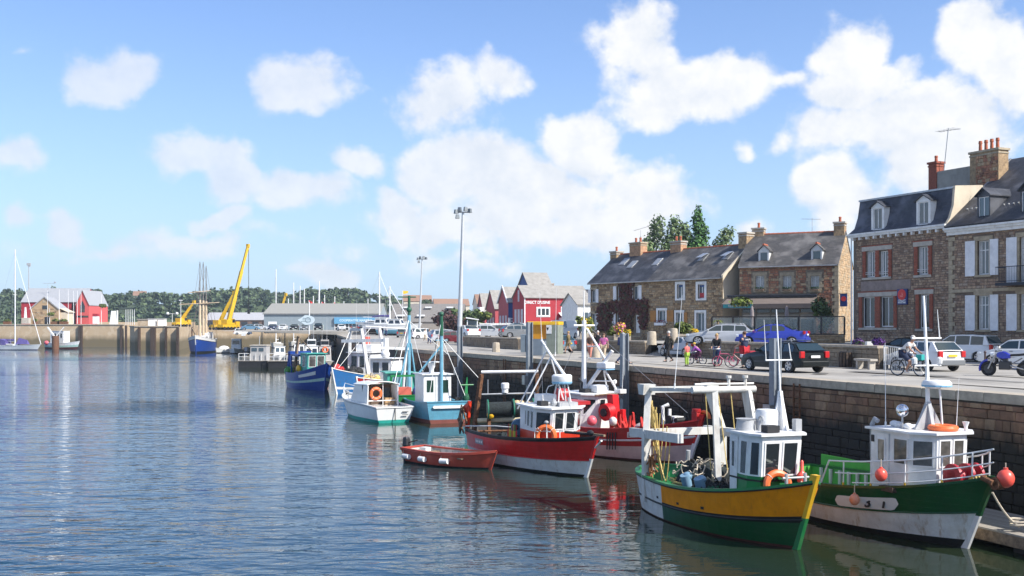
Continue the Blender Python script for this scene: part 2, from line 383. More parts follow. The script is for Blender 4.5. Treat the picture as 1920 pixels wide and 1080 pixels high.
def wall_core():
 T = thing('quay_wall', 'long dark granite quay wall with pale coping stones behind the moored boats', 'quay wall')
 m = M()
 for i in range(4):
  a, b = Q[i], Q[i+1]; d = (b-a).normalized(); n = V((-d.y, d.x)); n = n if n.x < 0 else -n
  if i == 3: n = V((-d.y, d.x))
  a2, b2 = a-n*.03, b-n*.03
  m.loft([[(a2.x, a2.y, -1), (a2.x-n.x*.9, a2.y-n.y*.9, -1), (a2.x-n.x*.9, a2.y-n.y*.9, QZ[i]-.02), (a2.x, a2.y, QZ[i]-.02)],
    [(b2.x, b2.y, -1), (b2.x-n.x*.9, b2.y-n.y*.9, -1), (b2.x-n.x*.9, b2.y-n.y*.9, QZ[i+1]-.02), (b2.x, b2.y, QZ[i+1]-.02)]])
 obj('wall_core', m, MORT, T)
 # granite blocks, one object each for the nearest ones
 vars_ = []
 for k in range(6):
  b = M(); b.loft([[(-.5, 0, -.5), (.5, 0, -.5), (.5, 0, .5), (-.5, 0, .5)],
                         [(-.5, -.05, -.5), (.5, -.05, -.5), (.5, -.05, .5), (-.5, -.05, .5)],
                         [(-.47+R.uniform(-.015, .015), -.085, -.43), (.47+R.uniform(-.015, .015), -.08+R.uniform(-.01, .01), -.43), (.47+R.uniform(-.015, .015), -.085, .43), (-.47, -.08+R.uniform(-.01, .01), .44)]])
  me = bpy.data.meshes.new('stone'); me.from_pydata(b.v, [], b.f); me.materials.append(QST); vars_.append(me)
 blocks = []; z = -.45; row = 0
 while z < 3.70:
  h = R.choice((.22, .26, .30, .36, .40)); h = min(h, 3.76-z)
  t = -22+R.uniform(0, .6)
  while t < 84:
   w = R.choice((.32, .45, .6, .75, .95))*R.uniform(.85, 1.2); blocks.append((t+w/2, z+h/2, w, h)); t += w
  z += h
 blocks = [b for b in blocks if b[1] > -.3]
 # nearest visible first: those from where the frame starts
 vis = sorted([b for b in blocks if b[0] > -1 and b[1] > .9], key=lambda b: b[0])
 single = set(map(id, vis[:290])); rest = M(); dv = V((QD.x, QD.y, 0)); nv = V((QN.x, QN.y, 0)); ang = atan2(QD.y, QD.x)+pi
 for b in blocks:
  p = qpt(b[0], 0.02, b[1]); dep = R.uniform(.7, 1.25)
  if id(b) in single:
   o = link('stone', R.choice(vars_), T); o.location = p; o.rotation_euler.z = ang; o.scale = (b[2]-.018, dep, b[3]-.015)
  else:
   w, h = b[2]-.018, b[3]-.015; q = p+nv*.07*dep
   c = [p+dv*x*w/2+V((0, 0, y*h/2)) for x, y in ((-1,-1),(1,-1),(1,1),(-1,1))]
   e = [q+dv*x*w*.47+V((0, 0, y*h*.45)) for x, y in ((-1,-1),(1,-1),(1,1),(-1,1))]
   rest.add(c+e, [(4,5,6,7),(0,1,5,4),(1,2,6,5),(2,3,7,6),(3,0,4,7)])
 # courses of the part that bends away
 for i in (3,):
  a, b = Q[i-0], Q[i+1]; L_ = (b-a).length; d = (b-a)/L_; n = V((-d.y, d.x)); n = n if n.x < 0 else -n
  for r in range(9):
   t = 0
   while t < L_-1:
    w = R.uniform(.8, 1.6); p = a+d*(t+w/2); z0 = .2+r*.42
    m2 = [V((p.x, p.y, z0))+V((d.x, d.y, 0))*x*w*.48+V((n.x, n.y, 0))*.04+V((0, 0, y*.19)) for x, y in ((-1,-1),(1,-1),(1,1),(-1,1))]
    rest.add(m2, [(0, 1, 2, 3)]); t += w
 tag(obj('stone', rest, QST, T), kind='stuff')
 # coping stones
 cm = []
 for k in range(3):
  b = M(); b.box((0, 0, 0), (1, .62, .30)); me_o = b; me = bpy.data.meshes.new('coping_stone'); me.from_pydata(b.v, [], b.f); me.materials.append(GRAN); cm.append(me)
 t = -21
 while t < 83:
  w = R.uniform(1.1, 1.7); p = qpt(t+w/2, .22+R.uniform(-.012, .012), 3.965+R.uniform(-.006, .006))
  o = link('coping_stone', R.choice(cm), T, bevel=0); o.location = p; o.rotation_euler.z = ang; o.scale.x = w-.02; t += w
 m = M()
 for i in (3,):
  a, b = Q[i], Q[i+1]; d = (b-a).normalized()
  m.beam((a.x+.3, a.y, QZ[i]-.12), (b.x+.3, b.y, QZ[i+1]-.12), .6, .3)
 obj('coping_strip', m, GRAN, T)
wall_core()
# ================================================================ houses
def slate(name, a, b, sc=3.2, mode='xy'):
 mt = bpy.data.materials.new(name); mt.use_nodes = True; nt = mt.node_tree; N = nt.nodes; L = nt.links; p = N['Principled BSDF']
 tc = N.new('ShaderNodeTexCoord').outputs['Object']; sx = N.new('ShaderNodeSeparateXYZ'); L.new(tc, sx.inputs[0])
 cb = N.new('ShaderNodeCombineXYZ')
 if mode == 'xz': L.new(sx.outputs[0], cb.inputs[0]); L.new(sx.outputs[2], cb.inputs[1])
 else: L.new(sx.outputs[0], cb.inputs[0]); ml = N.new('ShaderNodeMath'); ml.operation = 'MULTIPLY'; ml.inputs[1].default_value = 1.3; L.new(sx.outputs[1], ml.inputs[0]); L.new(ml.outputs[0], cb.inputs[1])
 br = N.new('ShaderNodeTexBrick'); L.new(cb.outputs[0], br.inputs['Vector']); br.inputs['Scale'].default_value = sc; br.inputs['Color1'].default_value = (*a, 1); br.inputs['Color2'].default_value = (*b, 1)
 br.inputs['Mortar'].default_value = (*[c*.5 for c in a], 1); br.inputs['Mortar Size'].default_value = .015; br.inputs['Brick Width'].default_value = .8; br.inputs['Row Height'].default_value = .55
 nz = N.new('ShaderNodeTexNoise'); L.new(tc, nz.inputs['Vector']); nz.inputs['Scale'].default_value = .9; nz.inputs['Detail'].default_value = 7
 rg = N.new('ShaderNodeMapRange'); L.new(nz.outputs['Fac'], rg.inputs[0]); rg.inputs[1].default_value = .48; rg.inputs[2].default_value = .68
 mx = N.new('ShaderNodeMix'); mx.data_type = 'RGBA'; L.new(rg.outputs[0], mx.inputs[0]); L.new(br.outputs[0], mx.inputs[6]); mx.inputs[7].default_value = (*[min(1, c*1.7+.02) for c in b], 1)
 L.new(mx.outputs[2], p.inputs['Base Color']); p.inputs['Roughness'].default_value = .55
 bn = N.new('ShaderNodeBump'); bn.inputs['Strength'].default_value = .5; bn.inputs['Distance'].default_value = .02; L.new(br.outputs['Fac'], bn.inputs['Height']); bn.invert = True; L.new(bn.outputs[0], p.inputs['Normal'])
 return mt
SLATE = slate('weathered slate', (.055, .053, .053), (.085, .08, .076)); SLATED = slate('dark slate', (.025, .028, .036), (.042, .045, .055)); SLATEB = slate('blue black slate', (.03, .036, .055), (.05, .056, .078), 3.2, 'xz')
FIBRO = mat('grey fibre cement roof', (.30, .285, .26), .8, var=.12, scale=1.5, stain=.3)
def stone_set(pre, cols): return [mat(pre+' stone '+w, c, .85, var=.28, scale=5, bump=.5, bscale=30) for w, c in zip(('light', 'mid', 'dark', 'grey'), cols)]
ST_TAN = stone_set('tan', [(.46, .32, .185), (.35, .24, .135), (.22, .145, .085), (.38, .30, .20)])
ST_RED = stone_set('rosy', [(.44, .255, .145), (.38, .165, .095), (.25, .125, .08), (.46, .33, .20)])
ST_BRN = stone_set('brown', [(.41, .295, .20), (.31, .21, .145), (.21, .14, .10), (.36, .28, .215)])
MRT = mat('lime mortar', (.24, .195, .145), .95, var=.2, scale=3); MRTB = mat('brown mortar', (.17, .13, .10), .95, var=.2, scale=3)
RENDER_ = mat('cream render', (.58, .50, .38), .9, var=.08, scale=1.2, stain=.2, dcol=(.35, .29, .2))
RENDG = mat('grey render', (.36, .33, .28), .9, var=.12, scale=1.5, stain=.3)
QUO = mat('dressed stone', (.40, .33, .23), .85, var=.18, scale=4, stain=.25, bump=.3)
BRICKR = mat('red brick', (.30, .085, .05), .85, var=.25, scale=9, bump=.4)
TILE = mat('terracotta ridge tile', (.42, .12, .06), .8, var=.25, scale=8)
CONC = mat('pale lintel concrete', (.46, .42, .36), .85, var=.12, scale=3, stain=.3)
SHUT = paint('white shutter paint', (.76, .76, .77), .5, .08, stain=.06)
ORSH = paint('orange shutter stain', (.42, .19, .045), .6, .1)
CURT = mat('pale net curtain', (.55, .55, .53), .9, var=.15, scale=9)
def house_at(name, label, A, B, z, cat='house', group=None):
 d = (B-A); T = thing(name, label, cat, (A.x, A.y, z), atan2(d.y, d.x), group)
 w = d.length; u = d.normalized(); zb = z
 def px(x, y):
  k = (x-960)/F; s = (k*A.y-A.x)/(u.x-k*u.y); Y = A.y+u.y*s
  return s, CAMH+(612-y)/F*Y-zb
 def rect(x0, x1, y0, y1):
  a = px(x0, (y0+y1)/2)[0]; b = px(x1, (y0+y1)/2)[0]; xm = (x0+x1)/2
  return (a, b, px(xm, y1)[1], px(xm, y0)[1])
 return T, w, rect, px
def facade(T, w, h, holes, mt, y=0, t=.24, x0=0, name='wall', top=None):
 m = M(); xs = sorted({x0, w}|{c for q in holes for c in q[:2]}); zs = sorted({0, h}|{c for q in holes for c in q[2:]})
 inh = lambda x, z: any(q[0] < x < q[1] and q[2] < z < q[3] for q in holes)
 for i in range(len(xs)-1):
  for j in range(len(zs)-1):
   if not inh((xs[i]+xs[i+1])/2, (zs[j]+zs[j+1])/2):
    m.quad((xs[i], y, zs[j]), (xs[i+1], y, zs[j]), (xs[i+1], y, zs[j+1]), (xs[i], y, zs[j+1]))
 for a, b, c, d in holes:
  for p, q in (((a, c), (a, d)), ((a, d), (b, d)), ((b, d), (b, c)), ((b, c), (a, c))):
   m.quad((p[0], y, p[1]), (q[0], y, q[1]), (q[0], y+t, q[1]), (p[0], y+t, p[1]))
 return obj(name, m, mt, T)
def rubble(T, w, h, avoid, mats, y=0, hs=(.13, .26), ws=(.22, .55), x0=0, seed=1):
 r = random.Random(seed); m = M(); z = .02
 while z < h-.05:
  ch = min(r.uniform(*hs), h-z); x = x0+r.uniform(-.2, 0)
  while x < w:
   cw = r.uniform(*ws); a, b = max(x, x0)+.012, min(x+cw, w)-.012; x += cw
   if b-a < .05: continue
   segs = [(a, b)]
   for q in avoid:
    if q[3] <= z+.01 or q[2] >= z+ch-.01: continue
    ns = []
    for s, e in segs:
     if q[1] <= s or q[0] >= e: ns.append((s, e))
     else:
      if q[0]-s > .06: ns.append((s, q[0]))
      if e-q[1] > .06: ns.append((q[1], e))
    segs = ns
   for s, e in segs:
    p = r.uniform(.012, .045); i = .02; m.cur = r.choice((0, 0, 1, 1, 1, 2, 3))
    j = lambda: r.uniform(-.012, .012)
    f_ = [(s+i+j(), y-p, z+.03+j()), (e-i+j(), y-p, z+.03+j()), (e-i+j(), y-p, z+ch-.03+j()), (s+i+j(), y-p, z+ch-.03+j())]
    bk = [(s, y+.01, z+.008), (e, y+.01, z+.008), (e, y+.01, z+ch-.008), (s, y+.01, z+ch-.008)]
    m.add(f_+bk, [(0,1,2,3),(4,5,1,0),(5,6,2,1),(6,7,3,2),(7,4,0,3)])
  z += ch
 return tag(obj('stone', m, mats, T), kind='stuff')
def window(T, q, y=.14, fr=WHITE2, gl=GLASSB, mull=1, trans=(), fw=.06, curtain=0, name='window'):
 a, b, c, d = q; m = M(); g = .004
 m.bx(a+g, a+fw, y, y+.06, c+g, d-g); m.bx(b-fw, b-g, y, y+.06, c+g, d-g); m.bx(a+fw, b-fw, y, y+.06, d-fw, d-g); m.bx(a+fw, b-fw, y, y+.06, c+g, c+fw*1.3)
 for k in range(1, mull+1):
  x = a+(b-a)*k/(mull+1); m.bx(x-fw*.55, x+fw*.55, y+.003, y+.057, c+fw*1.3, d-fw)
 for t in trans:
  z = c+(d-c)*t; m.bx(a+fw, b-fw, y+.008, y+.052, z-.022, z+.022)
 o = obj(name, m, fr, T)
 m = M(); m.bx(a+.02, b-.02, y+.02, y+.045, c+.02, d-.02); obj('pane', m, gl, o)
 if curtain:
  m = M(); n = 10
  for s0, s1 in ((a+.07, a+(b-a)*curtain), (b-(b-a)*curtain, b-.07)):
   for k in range(n):
    xa, xb = lerp(s0, s1, k/n), lerp(s0, s1, (k+1)/n); m.quad((xa, y+.018-.006*(k % 2), c+.1), (xb, y+.018-.006*((k+1) % 2), c+.1), (xb, y+.018-.006*((k+1) % 2), d-.07), (xa, y+.018-.006*(k % 2), d-.07))
  obj('curtain', m, CURT, o)
 return o
def shutter(T, q, mt=SHUT, y=-.05, lou=True):
 a, b, c, d = q; m = M(); m.bx(a, b, y-.035, y, c, d)
 o = obj('shutter', m, mt, T); m = M(); f = .07
 m.bx(a, a+f, y-.05, y-.034, c, d); m.bx(b-f, b, y-.05, y-.034, c, d)
 for z in (c, c+(d-c)*.5-f/2, d-f): m.bx(a+f, b-f, y-.05, y-.034, z, z+f)
 if lou:
  n = int((d-c)*.42/.07)
  for k in range(n): z = d-f-.05-k*.07; m.quad((a+f, y-.036, z), (b-f, y-.036, z), (b-f, y-.048, z-.05), (a+f, y-.048, z-.05))
 obj('shutter_frame', m, mt, o)
def blk(T, name, q, mt, y0=-.05, y1=.1):
 m = M(); m.bx(q[0], q[1], y0, y1, q[2], q[3]); return obj(name, m, mt, T)
def quoins(T, x, h, mt=QUO, side=1, y=0, s=.3, z0=0, holes=()):
 k = 0; z = z0
 while z+s*.9 < h:
  L_ = .48 if k % 2 else .28; hh = s*(.95 if k % 2 else 1.05)
  a, b = (x-.03, x+L_) if side > 0 else (x-L_, x+.03)
  m = M(); m.bx(a, b, y-.06, y+.3, z+.008, z+hh-.008); obj('quoin', m, mt, T); z += hh; k += 1
def surround(T, q, mt, y=-.06, s=.3, lint=True):
 a, b, c, d = q; z = c; k = 0
 while z < d-.05:
  hh = min(s, d-z); e = .34 if k % 2 else .2
  for x0, x1 in ((a-e, a), (b, b+e)):
   m = M(); m.bx(x0, x1, y, .12, z+.006, z+hh-.006); obj('quoin', m, mt, T)
  z += hh; k += 1
 if lint: blk(T, 'lintel', (a-.25, b+.25, d+.004, d+.28), mt, y-.005, .14)
 blk(T, 'sill', (a-.15, b+.15, c-.14, c-.004), mt, y-.07, .14)
def body(T, w, dp, h, mt, ridge=None, x0=0, gm=None, left=True, right=True):
 """side and back walls with gables; ridge (depth, height) parallel to the front"""
 for nm, x, on_ in (('gable_wall', x0+.004, left), ('gable_wall', w-.004, right)):
  if not on_: continue
  m = M(); p = [(x, .006, 0), (x, dp, 0), (x, dp, h)]
  if ridge: p += [(x, ridge[0], ridge[1])]
  p += [(x, .006, h)]; m.poly(p); obj(nm, m, gm or mt, T)
 m = M(); m.quad((x0, dp, 0), (w, dp, 0), (w, dp, h), (x0, dp, h)); obj('back_wall', m, mt, T)
def roof2(T, x0, x1, dp, h, rd, rz, mt, eave=.25, t=.12, verge=.06, tiles=TILE):
 m = M(); sl_ = (rz-h)/rd; ez = h-sl_*eave
 m.slab([(x0-verge, -eave, ez), (x1+verge, -eave, ez), (x1+verge, rd, rz), (x0-verge, rd, rz)], t)
 s2 = (rz-h)/(dp-rd); m.slab([(x1+verge, dp+eave, h-s2*eave), (x0-verge, dp+eave, h-s2*eave), (x0-verge, rd, rz), (x1+verge, rd, rz)], t)
 o = obj('roof', m, mt, T)
 if tiles:
  n = int((x1-x0)/.42)
  for k in range(n):
   a = x0+(x1-x0)*k/n; m = M(); m.tube([(a, rd, rz+.10), (a+(x1-x0)/n*.98, rd, rz+.10)], .10, 7, .115); obj('ridge_tile', m, tiles, o, True)
 m = M(); m.tube([(x0, -eave-.05, ez+.02), (x1, -eave-.05, ez+.02)], .065, 6); obj('gutter', m, STEEL, T, True)
 return o
def chimney(par, x, y, z0, z1, w, d, mt, pots=1, cap=CONC, pm=TILE, ph=.45):
 m = M(); m.box((x, y, (z0+z1)/2), (w, d, z1-z0)); o = obj('chimney', m, mt, par)
 m = M(); m.box((x, y, z1+.07), (w+.16, d+.16, .14)); m.box((x, y, z1-.16), (w+.07, d+.07, .1)); obj('chimney_cap', m, cap, o)
 for k in range(pots):
  q = ((k+.5)/pots-.5)*max(w, d)*.8; m = M(); m.lathe([(.12, 0), (.10, ph*.7), (.13, ph*.75), (.11, ph), (.07, ph), (.07, .05)], ((x+q, y, z1+.14) if w > d else (x, y+q, z1+.14)), 9); obj('chimney_pot', m, pm, o, True)
 return o
def dormer(T, q, yf, mt_roof, rise=.35, depth=2.2, cheek=WHITE, roofm=None, arch=False, pot=None, ew=.14):
 """q: x0,x1,z0,z1 of the glazed front"""
 a, b, c, d = q; e = ew; m = M()
 m.bx(a-e, a, yf, yf+depth, c-.08, d+.1); m.bx(b, b+e, yf, yf+depth, c-.08, d+.1); m.bx(a, b, yf, yf+.1, d, d+.1); m.bx(a, b, yf-.05, yf+.1, c-.08, c)
 xm = (a+b)/2
 m.loft([[(a-e, y, d+.1), (b+e, y, d+.1), (xm, y, d+.1+rise)] for y in (yf, yf+.12)])
 o = obj('dormer', m, cheek, T)
 window(o, (a, b, c, d), yf+.06, mull=1 if b-a > .8 else 0, fw=.05, name='dormer_window')
 m = M(); t = .07
 for s in (-1, 1):
  x1 = xm+s*((b-a)/2+e+.12); m.slab([(xm, yf-.14, d+.12+rise), (xm, yf+depth, d+.12+rise), (x1, yf+depth, d+.03), (x1, yf-.14, d+.03)], t, V((0, 0, 1)))
 obj('dormer_roof', m, mt_roof, o)
 if pot: m = M(); m.tube([(xm, yf-.16, d+.2+rise), (xm, yf+depth*.8, d+.2+rise)], .09, 6); obj('dormer_ridge', m, pot, o, True)
def downpipe(T, x, h, mt=WHITE2, y=-.1):
 m = M(); m.tube([(x, y, .05), (x, y, h)], .05, 7); obj('downpipe', m, mt, T, True)
# ---- right-hand house with the mansard roof
HA, HB = V((24.4, 76.2)), V((28.0, 68.3))
def mansard_house():
 T, w, rc, px = house_at('mansard_house', 'brown stone house with dark mansard roof, two white dormers and red brick window surrounds', HA, HB, 4.1)
 h = 8.4
 up = [rc(1624, 1641.5, 471, 520), rc(1649, 1666, 470, 519), rc(1721, 1741, 462, 515)]
 lo = [rc(1617, 1641, 557, 614), rc(1651, 1676, 556, 613), rc(1724, 1743, 552, 616)]
 H_ = up+lo
 av = [(q[0]-.42, q[1]+.42, q[2]-.2, q[3]+.36) for q in H_]+[(lo[0][0]-.6, lo[1][1]+.3, lo[0][3]+.0, lo[0][3]+.4)]
 facade(T, w, h, H_, MRTB); rubble(T, w, h, av+[(0, .3, 0, h)], ST_BRN, hs=(.11, .2), ws=(.18, .42), seed=3)
 for q in up: window(T, q, mull=1 if q[1]-q[0] > .5 else 0, curtain=.3)
 for q in lo: window(T, q, mull=1, gl=GLASS)
 def jamb(x0, x1, z0, z1):
  n = int((z1-z0)/.15)
  m = M()
  for k in range(n):
   z = lerp(z0, z1, k/n); m.bx(x0+(.03 if k % 2 else 0), x1, -.07, .1, z+.005, lerp(z0, z1, (k+1)/n)-.005)
  tag(obj('brick', m, BRICKR, T), kind='stuff')
 for grp in (up[:2], up[2:], lo[:2], lo[2:]):
  a, b = grp[0][0], grp[-1][1]; c, d = grp[0][2], grp[0][3]
  jamb(a-.3, a-.01, c-.15, d+.02); jamb(b+.01, b+.3, c-.15, d+.02)
  if len(grp) > 1: jamb(grp[0][1]+.01, grp[1][0]-.01, c-.1, d+.02)
  blk(T, 'lintel', (a-.36, b+.36, d+.02, d+.32), CONC, -.08, .14)
  m = M(); m.bx(a-.4, b+.4, -.09, .0, d+.325, d+.40); obj('brick_band', m, BRICKR, T)
  blk(T, 'sill', (a-.3, b+.3, c-.17, c-.02), CONC, -.12, .14)
  for q in grp:
   if q in up:
    m = M()
    for zz in (.22, .34): m.tube([(q[0], -.05, q[2]+zz), (q[1], -.05, q[2]+zz)], .015, 5)
    obj('window_rail', m, WHITE2, T)
 blk(T, 'render_patch', (lo[0][0]-.1, lo[2][0]-.75, lo[0][3]+.42, lo[0][3]+1.1), mat('pinkish cement', (.27, .215, .195), .9, var=.15, stain=.3), -.045, -.012)
 body(T, w, 8, h, MRTB, right=False, gm=ST_TAN[1])
 # cornice with modillions
 m = M(); m.bx(-.25, w, -.32, .1, h, h+.14); m.bx(-.3, w, -.42, .1, h+.14, h+.26); o = obj('cornice', m, WHITE, T)
 for k in range(13):
  m = M(); x = .15+k*(w-.3)/12; m.bx(x-.07, x+.07, -.28, .02, h-.2, h-.004); obj('modillion', m, WHITE, o)
 z1 = h+.26; z2 = z1+2.35
 m = M(); prof = [(-.3, z1+.0), (.12, z1+.4), (.36, z1+1.2), (.5, z2)]
 for i in range(3):
  (y0, za), (y1, zb) = prof[i], prof[i+1]
  xa, xb = (-.22, -.05, .03, .1)[i:i+2]
  m.quad((xa, y0, za), (w-.15, y0, za), (w-.15, y1, zb), (xb, y1, zb))
  m.quad((xa, 7.8, za), (xa, y0, za), (xb, y1, zb), (xb, 7.8, zb))
 m.quad((.1, .5, z2), (w-.15, .5, z2), (w-.15, 7.5, z2+.5), (.1, 7.5, z2+.5))
 rf = obj('roof', m, SLATEB, T)
 m = M(); m.bx(.05, w-.1, .42, .6, z2-.02, z2+.1); obj('roof_edge', m, STEEL, T)
 m = M(); m.prism([(-.35, z1), (.9, z1), (.9, z2+.35), (.35, z2+.3), (.2, z1+1), (-.1, z1+.4)], 0, 1) if 0 else None
 m = M(); m.loft([[(x, -.25, z1), (x, 7.4, z1), (x, 7.4, z2+.6), (x, .5, z2+.14), (x, .36, z1+1.2), (x, .05, z1+.4)] for x in (w-.16, w+.02)]); obj('parapet_wall', m, RENDER_, T)
 for q in (rc(1640, 1656, 392, 432), rc(1725, 1743, 384, 424)):
  dormer(T, (q[0], q[1], z1+.18, z1+1.62), -.12, SLATED, .34, 1.4, WHITE, ew=.2)
 downpipe(T, -.12, h)
 # taller gable, stacks and aerial behind
 m = M(); m.loft([[(x, 4.6, h), (x, 9.6, h), (x, 9.6, h+4.7), (x, 4.6, h+4.6)] for x in (2.9, w-.3)]) ; b = obj('rear_wall', m, RENDG, T)
 chimney(T, 2.9, 4.9, h+1.5, h+5.2, .75, .7, BRICKR, 1, BRICKR);
 c = chimney(T, w-.35, 3.9, h+1.5, h+5.15, 2.3, .9, ST_TAN[1], 4, QUO, ph=.72)
 rb = rubble(c, w+.75, 2.2, [], ST_RED, y=3.44, x0=w-1.0, seed=5); rb.location.z = h+2.75
 m = M(); m.tube([(3.5, 5, h+4.6), (3.9, 5, h+7.6)], .03, 5); m.tube([(2.9, 5, h+7.5), (4.8, 5.2, h+7.4)], .02, 5)
 for k in range(7): m.tube([(3.0+k*.25, 4.7, h+7.5), (3.0+k*.25, 5.4, h+7.48)], .012, 4)
 obj('aerial', m, STEEL, T)
 # blue wall sign with the red roundel
 s = thing('wall_sign', 'blue bank sign with a red disc hung on the mansard house between its windows', 'sign', T.matrix_basis @ V(((rc(1686, 1704, 542, 571)[0]), -.13, rc(1686, 1704, 542, 571)[2])), T.rotation_euler.z)
 q = rc(1686, 1704, 542, 571); sw, sh = q[1]-q[0], q[3]-q[2]
 m = M(); m.bx(0, sw, -.06, .06, 0, sh); obj('panel', m, mat('navy sign', (.012, .03, .16), .4, var=.05), s)
 m = M(); m.disc((sw/2, -.07, sh*.64), (0, 1, 0), sw*.42, .025, 20); obj('roundel', m, mat('signal red', (.62, .03, .025), .4, var=.03), s)
 m = M(); m.poly([(sw*.3, -.086, sh*.58), (sw*.68, -.086, sh*.58), (sw*.62, -.086, sh*.5), (sw*.36, -.086, sh*.5)]); m.poly([(sw*.5, -.086, sh*.6), (sw*.66, -.086, sh*.62), (sw*.52, -.086, sh*.8)]); obj('emblem', m, mat('pale red', (.75, .2, .17), .5, var=0), s)
 text(s, 'CREDIT', (sw/2, -.063, sh*.25), .2, WHITE2, (pi/2, 0, 0)); text(s, 'MARITIME', (sw/2, -.063, sh*.12), .155, WHITE2, (pi/2, 0, 0))
 return T
mansard_house()
def shuttered_house():
 d = (HB-HA).normalized(); A = HB+d*.02; B = A+d*15
 T, w, rc, px = house_at('shuttered_house', 'brown stone house with white louvred shutters, steep black roof and iron balcony at right edge', A, B, 4.1)
 h = 7.9
 W_ = [rc(1833, 1856, 451, 515), rc(1833, 1856, 554, 618), ]
 xs = W_[0][0]; dx = rc(1912, 1930, 440, 510)[0]-xs
 W_ += [(a+dx, b+dx, c-(.55 if k == 0 else .0), d_) for k, (a, b, c, d_) in enumerate(W_[:2])]+[(a+dx*2, b+dx*2, c, d_) for a, b, c, d_ in W_[:2]]
 facade(T, w, h, W_, MRTB)
 rubble(T, w, h, [(q[0]-.35, q[1]+.35, q[2]-.16, q[3]+.3) for q in W_]+[(0, w, 4.23, 4.45), (0, .38, 0, h)], ST_BRN, hs=(.11, .21), ws=(.18, .45), seed=9)
 for i, q in enumerate(W_):
  surround(T, q, QUO); window(T, q, mull=1, trans=(.72,), curtain=.3 if i % 2 else .25)
  sw = .56
  shutter(T, (q[0]-.30-sw, q[0]-.12, q[2]-.06, q[3]+.03), y=-.08); shutter(T, (q[1]+.1, q[1]+.14+sw, q[2]-.06, q[3]+.03), y=-.08)
 quoins(T, 0, h, QUO)
 blk(T, 'string_course', (.0, w, 4.24, 4.44), QUO, -.1, .02)
 m = M(); m.bx(-.05, w, -.22, .1, h, h+.2); m.bx(-.08, w, -.36, .1, h+.2, h+.34); m.bx(-.1, w, -.5, .1, h+.34, h+.46); obj('cornice', m, WHITE, T)
 body(T, w, 11, h, MRTB, (5.5, h+4.6), left=True, right=True, gm=RENDER_)
 z0 = h+.46; RH = 4.7; m = M(); m.slab([(0, -.42, z0), (w, -.42, z0), (w, 5.5, z0+RH), (0, 5.5, z0+RH)], .12); m.slab([(w, 11.2, z0), (0, 11.2, z0), (0, 5.5, z0+RH), (w, 5.5, z0+RH)], .12); obj('roof', m, SLATED, T)
 m = M(); m.beam((.0, -.2, z0+.2), (0, 5.5, z0+RH+.1), .16, .14); obj('verge', m, STEEL, T)
 for k in range(3):
  q = rc(1833, 1849, 378, 414); x = q[0]+k*dx*1.02
  dormer(T, (x, x+.82, z0+.35, z0+1.75), .05, SLATED, .4, 2.6, SLATED, ew=.08)
 m = M()
 for k in range(30): m.box((.6+k*.35, .9, z0+1.25), (.06, .1, .07))
 tag(obj('snow_guard', m, STEEL, T), kind='stuff')
 # balcony
 q = W_[2]; a, b = q[0]-.9, q[1]+.9; z = q[2]-.05; m = M(); m.bx(a, b, -1.0, 0, z-.16, z); bo = obj('balcony', m, mat('dark iron', (.02, .025, .04), .5, .3), T)
 m = M(); m.tube([(a, -.02, z+.95), (a, -.97, z+.95), (b, -.97, z+.95), (b, -.02, z+.95)], .025, 5); m.tube([(a, -.02, z+.1), (a, -.97, z+.1), (b, -.97, z+.1), (b, -.02, z+.1)], .015, 4)
 n = 24
 for k in range(n+1): x = lerp(a, b, k/n); m.tube([(x, -.97, z), (x, -.97, z+.95)], .011, 4)
 for k in range(8): y = -.97*k/8; m.tube([(a, y, z), (a, y, z+.95)], .011, 4)
 obj('railing', m, mat('dark iron'), bo)
 m = M(); m.tube([(3.3, 3.6, z0+3.2), (3.3, 3.6, z0+5.0)], .025, 4); m.tube([(2.6, 3.6, z0+5.0), (4.2, 3.6, z0+4.7)], .02, 4); obj('aerial', m, STEEL, T)
shuttered_house()
